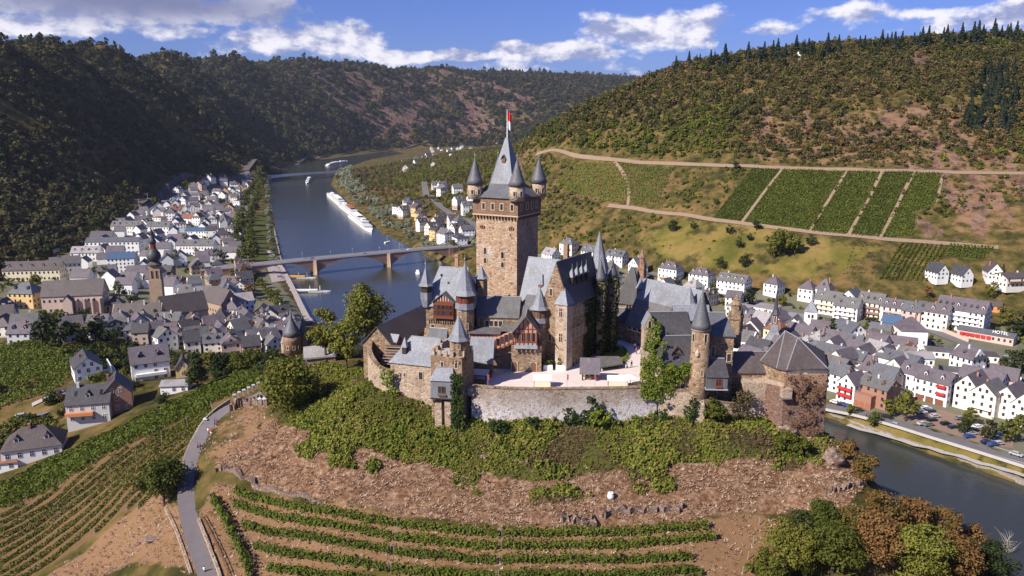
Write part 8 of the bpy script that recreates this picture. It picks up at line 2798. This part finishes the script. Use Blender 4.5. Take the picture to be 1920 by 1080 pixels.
ship('passenger_ship', 'farthest of three white passenger ships moored along the wooded bank', (645, 390), (614, 364), 10.5, 2, 'white passenger ships moored in line')
ship('passenger_ship', 'middle one of three white passenger ships, with brown deck awning', (669, 409), (637, 385), 10.5, 2, 'white passenger ships moored in line')
ship('passenger_ship', 'nearest of three white passenger ships, bow towards the stone bridge', (658, 406), (697, 436), 11, 2, 'white passenger ships moored in line')
ship('ferry_boat', 'small blue and white boat under way below the concrete bridge', (581, 336), (575, 345), 7, 1, cat='boat')
ship('cargo_barge', 'long pale barge beyond the concrete bridge', (612, 311), (652, 303), 11, 1, cat='boat')
def small_boat(name, label, u, v, L_, rz, cabin=True, mast=False, hm='white_paint'):
 p = on(u, v, 0)
 t = thing(name, label, 'boat', (p.x, p.y, 0), R(rz))
 hull(L_, L_ * .32, 1.1, .35).build('hull', hm, t)
 if cabin:
  cb = box('cabin', 'white_paint', t, -L_ * .28, L_ * .15, -L_ * .11, L_ * .11, 1.0, 2.5)
  box('pane', 'window_glass', cb, -L_ * .25, L_ * .12, -L_ * .112, L_ * .112, 1.6, 2.2)
  box('fly_bridge', 'white_paint', t, -L_ * .2, L_ * .02, -L_ * .09, L_ * .09, 2.5, 3.3)
 if mast:
  MB().tube([(0, 0, 1), (0, 0, 9)], .09, 5).build('mast', 'white_paint', t)
small_boat('motor_yacht', 'white motor yacht cruising just behind the castle roofs', 783, 513, 11, 100)
small_boat('sailing_boat', 'small sailing boat with bare mast at the bank above the stone bridge', 726, 455, 8, 60, False, True)
small_boat('moored_boat', 'white moored boat at the lower landing stage', 560, 612, 9, 10, True)
def jetty(name, label, u, v, ln, rz, mat):
 p = on(u, v, 0)
 t = thing(name, label, 'landing stage', (p.x, p.y, 0), R(rz))
 box('pontoon', 'concrete', t, -2, ln * .55, -1.8, 1.8, -.5, .8)
 box('gangway', mat, t, -ln * .8, -1.5, -.7, .7, 1.0, 1.5)
 for s in (-.75, .7):
  box('rail', mat, t, -ln * .8, ln * .3, s, s + .08, 1.5, 2.4)
 for x in (-1.5, ln * .4):
  MB().tube([(x, 2.1, -1), (x, 2.1, 4.5)], .25, 6).build('mooring_post', mat, t)
 hull(7, 2.6, 1.0, .4).xf(Matrix.Translation((ln * .75, 0, 0))).build('float', 'plaster_grey', t)
jetty('landing_stage', 'yellow railed landing stage just below the stone bridge', 562, 522, 14, -4, 'yellow_paint')
jetty('landing_stage', 'white landing stage with yellow post further down the promenade', 584, 548, 15, 2, 'white_paint')
# ------------------------------------------------------------------ cars
CARS = []
def car_proto(col, long_=4.4, h=1.45):
 t = thing('parked_car', 'x', 'car', (0, 0, -600))
 L_, w_ = long_, 1.8
 prof = [(-.5, .28), (-.5, .62), (-.46, .72), (-.40, .76), (-.30, 1.0), (.16, 1.0), (.30, .70), (.47, .58), (.5, .45), (.5, .28)]
 vs = []
 for s in (-1, 1):
  for (x, z) in prof:
   vs.append((x * L_, s * w_ / 2 * (.84 if z > .9 else 1), z * h))
 n = len(prof)
 MB().add(vs, [tuple(range(n)), tuple(range(2 * n - 1, n - 1, -1))] + [((i + 1) % n, i, n + i, n + (i + 1) % n) for i in range(n)]).build('body', 'car_' + col, t)
 for s in (-1, 1):
  y = s * (w_ / 2 + .005)
  MB().add([(-.37 * L_, y, .75 * h), (.25 * L_, y, .73 * h), (.14 * L_, y * .88, .96 * h), (-.29 * L_, y * .88, .96 * h)], [(0, 1, 2, 3) if s < 0 else (3, 2, 1, 0)]).build('side_window', 'window_glass', t)
  for x in (-.32, .31):
   wl = MB().lathe(0, 0, [(.33, 0), (.33, .2)], 10)
   wl.v = [(a + x * L_, c * s + s * (w_ / 2 - .17), b + .33) for a, b, c in wl.v]
   wl.build('wheel', 'black_rubber', t)
 MB().add([(.295 * L_, -.72, .72 * h), (.295 * L_, .72, .72 * h), (.17 * L_, .66, .985 * h), (.17 * L_, -.66, .985 * h)], [(0, 1, 2, 3)]).build('windscreen', 'window_glass', t)
 MB().add([(-.405 * L_, .70, .78 * h), (-.405 * L_, -.70, .78 * h), (-.305 * L_, -.66, .985 * h), (-.305 * L_, .66, .985 * h)], [(0, 1, 2, 3)]).build('rear_window', 'window_glass', t)
 return t
CP_ = {c: car_proto(c) for c in ('white', 'silver', 'black', 'blue', 'dark blue', 'red', 'grey')}
bpy.context.view_layer.update()
def put_car(u, v, col, rz, lift=.16, label=None):
 p = hit(u, v)
 if p is None:
  return
 src = CP_[col]
 o = src if src.location.z < -500 else dup(src)
 o.location = (p.x, p.y, p.z + lift)
 o.rotation_euler = (0, 0, R(rz + rng.uniform(-4, 4)))
 o['group'] = 'cars parked in the valley towns'
 o['label'] = label or 'x'
 if not label:
  CARS.append((o, '%s car' % col, p.x, p.y))
ra = fr
for u, v, c in ((1566, 757, 'white'), (1580, 761, 'dark blue'), (1590, 764, 'blue'), (1609, 771, 'black')):
 put_car(u, v, c, ra, .2)
for u, v, c in ((1652, 782, 'black'), (1664, 785, 'black'), (1679, 800, 'silver'), (1905, 855, 'silver')):
 put_car(u, v, c, ra, .2)
for u, v, c in ((1724, 766, 'dark blue'), (1736, 768, 'white'), (1728, 775, 'white'), (1744, 773, 'dark blue'), (1730, 797, 'silver'), (1741, 799, 'grey'), (1753, 783, 'silver'), (1747, 790, 'black'), (1773, 797, 'black'), (1787, 803, 'dark blue'), (1833, 803, 'white'), (1825, 809, 'black'), (1822, 815, 'silver'), (1817, 821, 'blue'),
    (1880, 811, 'dark blue'), (1873, 817, 'blue'), (1868, 824, 'blue'), (1850, 832, 'dark blue'), (1862, 836, 'blue'), (1872, 834, 'silver'), (1800, 787, 'grey')):
 put_car(u, v, c, ra + 62)
for u, v, c in ((1762, 652, 'black'), (1778, 656, 'dark blue'), (1903, 690, 'blue'), (1895, 694, 'white'), (1890, 672, 'grey'), (1800, 655, 'white')):
 put_car(u, v, c, ar)
for k in range(46):
 u = rng.uniform(250, 380)
 v = rng.uniform(348, 400)
 if not (392 - (u - 250) * .30 - 10 < v < 392 - (u - 250) * .30 + 12):
  continue
 put_car(u, v, rng.choice(('white', 'silver', 'grey', 'blue', 'black', 'white')), rng.choice((20, 110)), .55)
for u, v, c in ((515, 512, 'white'), (524, 520, 'silver'), (112, 740, 'dark blue'), (42, 783, 'silver'), (797, 352, 'silver'), (800, 366, 'red'), (838, 400, 'white')):
 put_car(u, v, c, 30)
for f, c in ((.3, 'black'), (.55, 'grey'), (.78, 'white')):
 q = BM @ Vector((BXS[0] + (BXS[3] - BXS[0]) * f, -1.8, BZ + .3))
 o = dup(CP_[c])
 o.location = q
 o.rotation_euler = (0, 0, BRIDGE.rotation_euler.z)
 o['label'] = '%s car driving over the stone bridge' % c
 o['group'] = 'cars on the stone bridge'
# ------------------------------------------------------------------ people
def person(label, p, rz, shirt, trousers, stride=.18, h=1.74, group='walkers at the castle'):
 t = thing('person', label, 'person', p, R(rz), group)
 k = h / 1.75
 sk_ = MB()
 # one continuous body: trunk with neck and head, limbs rooted in it
 sk_.lathe(0, 0, [(.10, .86), (.155, .92), (.135, 1.08), (.17, 1.28), (.185, 1.40), (.09, 1.47), (.055, 1.50), (.055, 1.54), (.085, 1.58), (.10, 1.65), (.085, 1.72), (.03, 1.76)], 10)
 sk_.v = [(a, b * .68 if c < 1.47 else b, c) for a, b, c in sk_.v]
 sk_.lathe(0, -.10, [(.012, 1.615), (.02, 1.63), (.008, 1.66)], 5)
 for s in (-1, 1):
  f = stride * s
  sk_.tube([(s * .09, 0, .93), (s * .1, -f * .5, .50), (s * .1, -f + .03, .08), (s * .1, -f - .13, .03)], [.092, .062, .042, .035], 8)
  sk_.tube([(s * .17, 0, 1.40), (s * .23, f * .35, 1.13), (s * .23, f * .8 - .06, .90), (s * .22, f * .8 - .09, .80)], [.056, .042, .032, .025], 7)
 sk_.v = [(a * k, b * k, c * k) for a, b, c in sk_.v]
 sk_.build('body', 'skin', t, smooth=True)
 sh = MB().lathe(0, 0, [(.175, .90), (.165, 1.08), (.19, 1.28), (.20, 1.40), (.10, 1.475)], 10, cap=False)
 sh.v = [(a, b * .72, c) for a, b, c in sh.v]
 for s in (-1, 1):
  sh.tube([(s * .16, 0, 1.41), (s * .225, stride * s * .3, 1.16)], [.07, .058], 7)
 sh.v = [(a * k, b * k, c * k) for a, b, c in sh.v]
 sh.build('shirt', shirt, t, smooth=True)
 tr_ = MB()
 for s in (-1, 1):
  f = stride * s
  tr_.tube([(s * .085, 0, .95), (s * .1, -f * .5, .50), (s * .1, -f + .03, .11)], [.112, .078, .06], 8)
 tr_.v = [(a * k, b * k, c * k) for a, b, c in tr_.v]
 tr_.build('trousers', trousers, t, smooth=True)
 hr = MB().lathe(0, .015, [(.10, 1.62), (.112, 1.68), (.09, 1.745), (.02, 1.785)], 9)
 hr.v = [(a * k, b * k, c * k) for a, b, c in hr.v]
 hr.build('hair', 'hair_brown', t, smooth=True)
 return t
for u, v, sh, tr_, lab in ((1174, 691, 'cloth_blue', 'cloth_white', 'person in blue top walking across the courtyard near the well house'), (1184, 689, 'cloth_dark', 'cloth_blue', 'person in dark top walking in the courtyard right of the one in blue'),
      (1190, 655, 'cloth_white', 'cloth_red', 'person in white top and red trousers at the courtyard entrance arch'), (1193, 664, 'cloth_red', 'cloth_dark', 'person in red top standing before the courtyard entrance arch'), (1202, 662, 'cloth_white', 'cloth_blue', 'person in white top beside the ivy at the courtyard entrance')):
 q = on(u, v, CZ0)
 person(lab, (q.x, q.y, CZ0), rng.uniform(0, 360), sh, tr_)
for u, v, sh, tr_, lab in ((371, 843, 'cloth_red', 'cloth_dark', 'person in red top walking down the lane, left of a pair'), (376, 845, 'cloth_dark', 'cloth_blue', 'person in dark top walking down the lane, right of a pair'),
      (391, 815, 'cloth_white', 'terracotta', 'person in white top on the lane in the upper group'), (396, 817, 'flag_red', 'cloth_white', 'person in pale red top on the lane in the upper group'), (403, 797, 'cloth_blue', 'cloth_dark', 'person in blue top farthest up the lane by the wall'), (407, 799, 'cloth_red', 'cloth_blue', 'person in red top farthest up the lane by the wall'),
      (384, 1078, 'cloth_white', 'cloth_dark', 'person in white top at the bottom of the lane')):
 q = hit(u, v)
 person(lab, (q.x, q.y, q.z + .1), 160 + rng.uniform(-30, 30), sh, tr_)
# ------------------------------------------------------------------ walls, rails and small things by the lane
def low_wall(name, label, pix, h, th, mat, cat='wall', group=None, step=3):
 L_ = [Vector((p.x, p.y)) for p in hits(pix)]
 L_ = smooth_line(L_, 2)
 if mat == 'rough_rock':
  L_ = [p + Vector((rng.uniform(-.3, .3), rng.uniform(-.5, .5))) for a, b in zip(L_, L_[1:]) for p in (a, a.lerp(b, .5))]
 c = L_[len(L_) // 2]
 zc = ground(c.x, c.y)
 t = thing(name, label, cat, (c.x, c.y, zc), 0, group)
 m = MB()
 hs = [h * (rng.uniform(.35, 1.05) if mat == 'rough_rock' else 1) for _ in L_]
 ns = []
 for k in range(len(L_)):
  d = (L_[min(k + 1, len(L_) - 1)] - L_[max(k - 1, 0)]).normalized()
  ns.append(Vector((-d.y, d.x)) * th * (rng.uniform(.7, 1.6) if mat == 'rough_rock' else 1))
 for k in range(len(L_) - 1):
  a, b = L_[k], L_[k + 1]
  fo = [a - c, b - c, b - c + ns[k + 1], a - c + ns[k]]
  za_, zb_ = ground(a.x, a.y) - zc, ground(b.x, b.y) - zc
  m.prism([(p.x, p.y) for p in fo], [za_ - 1, zb_ - 1, zb_ - 1, za_ - 1], [za_ + hs[k], zb_ + hs[k + 1], zb_ + hs[k + 1] * .9, za_ + hs[k] * .9])
 m.build('wall', mat, t)
 return t
low_wall('lane_wall', 'dark dry stone wall along the vineyard side of the castle lane', [(338, 905), (352, 855), (380, 800), (420, 765), (432, 757)], 1.3, .5, 'dry_stone')
low_wall('lane_wall', 'pale curb wall along the lower lane on the left', [(308, 955), (322, 985), (338, 1025), (356, 1080)], .7, .5, 'wall_pale')
low_wall('lane_wall', 'pale curb wall on the right side of the lower lane', [(370, 978), (385, 1015), (400, 1055), (412, 1090)], .8, .5, 'wall_pale')
low_wall('ruined_wall', 'old pale stone wall corner above the lane below the big round tree', [(434, 772), (450, 764), (470, 760), (496, 758)], 2.6, .7, 'rough_rock')
low_wall('terrace_wall', 'dry stone terrace wall with pale stones below the brown slope', [(1130, 972), (1180, 962), (1230, 960), (1280, 962)], 1.6, .8, 'rough_rock', group='terrace walls below the castle')
low_wall('terrace_wall', 'crumbling stone edge along the left end of the brown slope', [(410, 880), (450, 898), (520, 928), (600, 945)], 1.2, .8, 'rough_rock', group='terrace walls below the castle')
low_wall('terrace_wall', 'ragged stone outcrop in the middle of the brown slope foot', [(1050, 978), (1085, 985), (1110, 985)], 1.7, 1.0, 'rough_rock', group='terrace walls below the castle')
low_wall('terrace_wall', 'bright stone edge at the right end of the brown slope', [(1560, 925), (1600, 915), (1625, 905)], 1.2, .8, 'rough_rock', group='terrace walls below the castle')
low_wall('terrace_wall', 'small pale stone wall in the brambles below the front wall', [(905, 862), (945, 862), (995, 868)], .9, .6, 'rough_rock', group='terrace walls below the castle')
low_wall('river_road_wall', 'long pale parapet wall along the river side of the road on the far bank', [(1552, 770), (1600, 782), (1660, 796), (1760, 826), (1850, 853), (1940, 880)], 1.1, .35, 'kerb_stone')
low_wall('street_wall', 'rust coloured garden wall below the hotel along the upper road', [(1740, 612), (1790, 632), (1815, 642)], 2.4, .5, 'plaster_rose')
low_wall('railway_wall', 'long pale noise wall along the railway beside the near bank town', [(60, 488), (120, 468), (160, 455)], 3.0, .6, 'plaster_grey')
# rail beside the lane
L_ = [Vector((p.x, p.y)) for p in hits([(378, 972), (398, 1010), (418, 1055), (430, 1085)])]
L_ = smooth_line(L_, 1)
c = L_[0]
zc = ground(c.x, c.y)
t = thing('lane_railing', 'brown wooden railing with slanted props right of the lower lane', 'railing', (c.x, c.y, zc))
for a, b in zip(L_, L_[1:]):
 za_, zb_ = ground(a.x, a.y) - zc, ground(b.x, b.y) - zc
 for hh in (.6, 1.1):
  MB().tube([(a.x - c.x, a.y - c.y, za_ + hh), (b.x - c.x, b.y - c.y, zb_ + hh)], .07, 5).build('rail', 'timber_brown', t)
 box('post', 'timber_brown', t, a.x - c.x - .08, a.x - c.x + .08, a.y - c.y - .08, a.y - c.y + .08, za_ - .4, za_ + 1.25)
# pillars by the old wall
for i, (u, v, lab) in enumerate(((488, 762, 'left stone gate pillar near the big round tree'), (497, 762, 'right stone gate pillar near the big round tree'), (386, 800, 'white shrine pillar at the lane bend'))):
 p = hit(u, v)
 t = thing('gate_pillar', lab, 'pillar', p, R(20), 'pillars by the castle lane')
 box('shaft', 'wall_pale', t, -.4, .4, -.4, .4, -.4, 1.9)
 MB().prism([(-.5, -.5), (.5, -.5), (.5, .5), (-.5, .5)], 1.9, 2.4, [(-.05, -.05), (.05, -.05), (.05, .05), (-.05, .05)]).build('cap', 'plaster_grey', t)
for i in range(6):
 u, v = 440 + i * 9, 752 - i * 4.5
 p = hit(u, v)
 t = thing('shrine_post', '%s stone post from the old wall corner along the upper lane' % ordinal(i + 1), 'post', p, R(25), 'stone posts along the upper lane')
 box('shaft', 'wall_pale', t, -.28, .28, -.28, .28, -.3, 1.5)
 box('head', 'plaster_grey', t, -.38, .38, -.38, .38, 1.5, 1.85)
# the white sack on the brown slope
p = hit(1145, 934)
t = thing('rubble_sack', 'white rubble sack standing on the brown slope', 'sack', p, R(10))
m = MB().lathe(0, 0, [(.55, -.1), (.68, .35), (.62, .8), (.5, 1.0), (.62, 1.15), (.35, 1.05)], 10)
m.build('sack', 'cloth_white', t, smooth=True)
for s in (-1, 1):
 MB().tube([(s * .45, 0, 1.1), (s * .3, .05, 1.45), (s * .05, 0, 1.25)], .045, 5).build('strap', 'cloth_white', t)
# fence line beside the thicket
pts = hits([(1423, 985), (1412, 1020), (1402, 1050), (1392, 1078)])
for i, p in enumerate(pts):
 t = thing('fence_post', '%s leaning fence post from the top beside the lower right thicket' % ordinal(i + 1), 'fence post', p, 0, 'fence posts beside the thicket')
 MB().tube([(0, 0, -.3), (.1, .05, 1.7)], .08, 5).build('post', 'timber_grey', t)
# pavilion on the skyline
p = hit(1496, 112) or hit(1496, 118)
t = thing('lookout_pavilion', 'small white lookout pavilion near the conifers on the skyline', 'pavilion', p, 0)
for a in range(6):
 MB().tube([(3 * math.cos(a * PI / 3), 3 * math.sin(a * PI / 3), -1), (3 * math.cos(a * PI / 3), 3 * math.sin(a * PI / 3), 4)], .25, 5).build('column', 'white_paint', t)
MB().lathe(0, 0, [(3.8, 4), (1.2, 5.6), (.8, 6), (.8, 7), (.1, 8)], 6).build('roof', 'plaster_white', t)
MB().lathe(0, 0, [(8, -3), (8, .4)], 10).build('terrace', 'plaster_white', t)
# masts along the railway
for i in range(14):
 P = [Vector(q) for q in RAIL]
 q = P[int(len(P) * (.05 + .055 * i))]
 z = ground(q.x, q.y)
 t = thing('railway_mast', '%s catenary mast from the car park along the railway' % ordinal(i + 1), 'mast', (q.x + 5, q.y, z), 0, 'catenary masts along the railway')
 MB().tube([(0, 0, 0), (0, 0, 11)], .22, 5).build('pole', 'grey_metal', t)
 MB().tube([(0, 0, 9), (-5, 0, 9.4)], .12, 4).build('bracket', 'grey_metal', t)
# rocks in the brown slope
def rock(label, u, v, s, seed):
 p = hit(u, v)
 g = np.random.default_rng(seed)
 bm = bmesh.new()
 bmesh.ops.create_icosphere(bm, subdivisions=3, radius=1)
 for q in bm.verts:
  n_ = float(fbm(np.array([q.co.x * 1.7 + seed * 3]), np.array([q.co.y * 1.7 + q.co.z * 2.3]), seed, 4)[0])
  q.co *= .55 + .9 * n_
  q.co.z *= .8
 me = bpy.data.meshes.new('rock')
 bm.to_mesh(me)
 bm.free()
 me.materials.append(MATS['rough_rock'])
 o = link('rock', me, None, p, label=label, category='rock', group='rocks on the castle hill')
 o.scale = s
 return o
rock('pale rock face under the right end of the bastion', 1475, 815, (2.4, 2.0, 3.0), 3)
rock('grey rock shoulder right of the bastion', 1560, 862, (2.4, 2.0, 2.6), 4)
rock('second grey rock lower right of the bastion', 1578, 840, (1.6, 1.5, 2.0), 5)
rock('flat white stone left of the lane end', 453, 788, (1.3, .8, .5), 6)
rock('stone outcrop at the lower left lane', 290, 1010, (2.2, 1.4, .6), 7)
# ------------------------------------------------------------------ each house and car is told apart by its nearest landmark
def lm(u, v):
 p = hit(u, v)
 return (p.x, p.y)
LANDMARKS = [(ph, *lm(u, v)) for ph, u, v in (
 ('the onion dome tower', 300, 604), ('the church choir roof', 398, 590), ('the bridge ramp house', 448, 592), ('the outer gate tower', 530, 640), ('the big brown roof', 257, 618), ('the canvas covered hall', 327, 700),
 ('the triangular dormer house', 366, 480), ('the blue glazed roof', 370, 446), ('the concrete bridge', 490, 345), ('the upper car park', 310, 372), ('the school', 250, 440), ('the avenue bend', 440, 400), ('the monastery church', 100, 600), ('the bridge gate towers', 470, 520),
 ('the far bridge end', 860, 460), ('the moored ships', 760, 400), ('the far hill road', 800, 345), ('the last river bend', 900, 285),
 ('the white church tower', 1517, 632), ('the carved chimney', 1385, 600), ('the red lantern spire', 1440, 640), ('the corner pavilion', 1555, 725), ('the long white house', 1580, 690), ('the plain white house', 1700, 660), ('the red awning house', 1742, 745),
 ('the tall white cube house', 1722, 706), ('the upper garages', 1800, 690), ('the slope foot row', 1300, 550), ('the great house roof', 1060, 490), ('the river car park', 1790, 795), ('the lower car park', 1870, 830), ('the hotel restaurant', 1870, 670))]
def tell_apart(rows, fmt):
 by = {}
 for o, desc, x, y in rows:
  ph = min(LANDMARKS, key=lambda l: (l[1] - x) ** 2 + (l[2] - y) ** 2)
  by.setdefault(ph, []).append((math.hypot(ph[1] - x, ph[2] - y), o, desc))
 for ph, L_ in by.items():
  L_.sort(key=lambda r: r[0])
  for i, (d, o, desc) in enumerate(L_):
   o['label'] = fmt % (desc, ordinal(i + 1), ph[0])
tell_apart(HOUSES, '%s, %s out from %s')
tell_apart(CARS, '%s, %s car out from %s')
# ------------------------------------------------------------------ the air of the valley
hz = bpy.data.materials.new('valley_haze')
hz.use_nodes = True
nt = NT(hz.node_tree)
pv_ = nt.n('ShaderNodeVolumePrincipled')
pv_.inputs['Color'].default_value = (.80, .87, 1.0, 1)
pv_.inputs['Density'].default_value = HAZE_DENSITY
pv_.inputs['Anisotropy'].default_value = .3
ou = nt.n('ShaderNodeOutputMaterial')
hz.node_tree.links.new(pv_.outputs[0], ou.inputs['Volume'])
zmax = max(float(GZ.max()) + 30, CZ + 12)
m = MB().box(-9300, 9300, -4200, 12300, min(float(GZ.min()), -6) - 1.5, zmax)
m.build('haze', hz, kind='stuff')
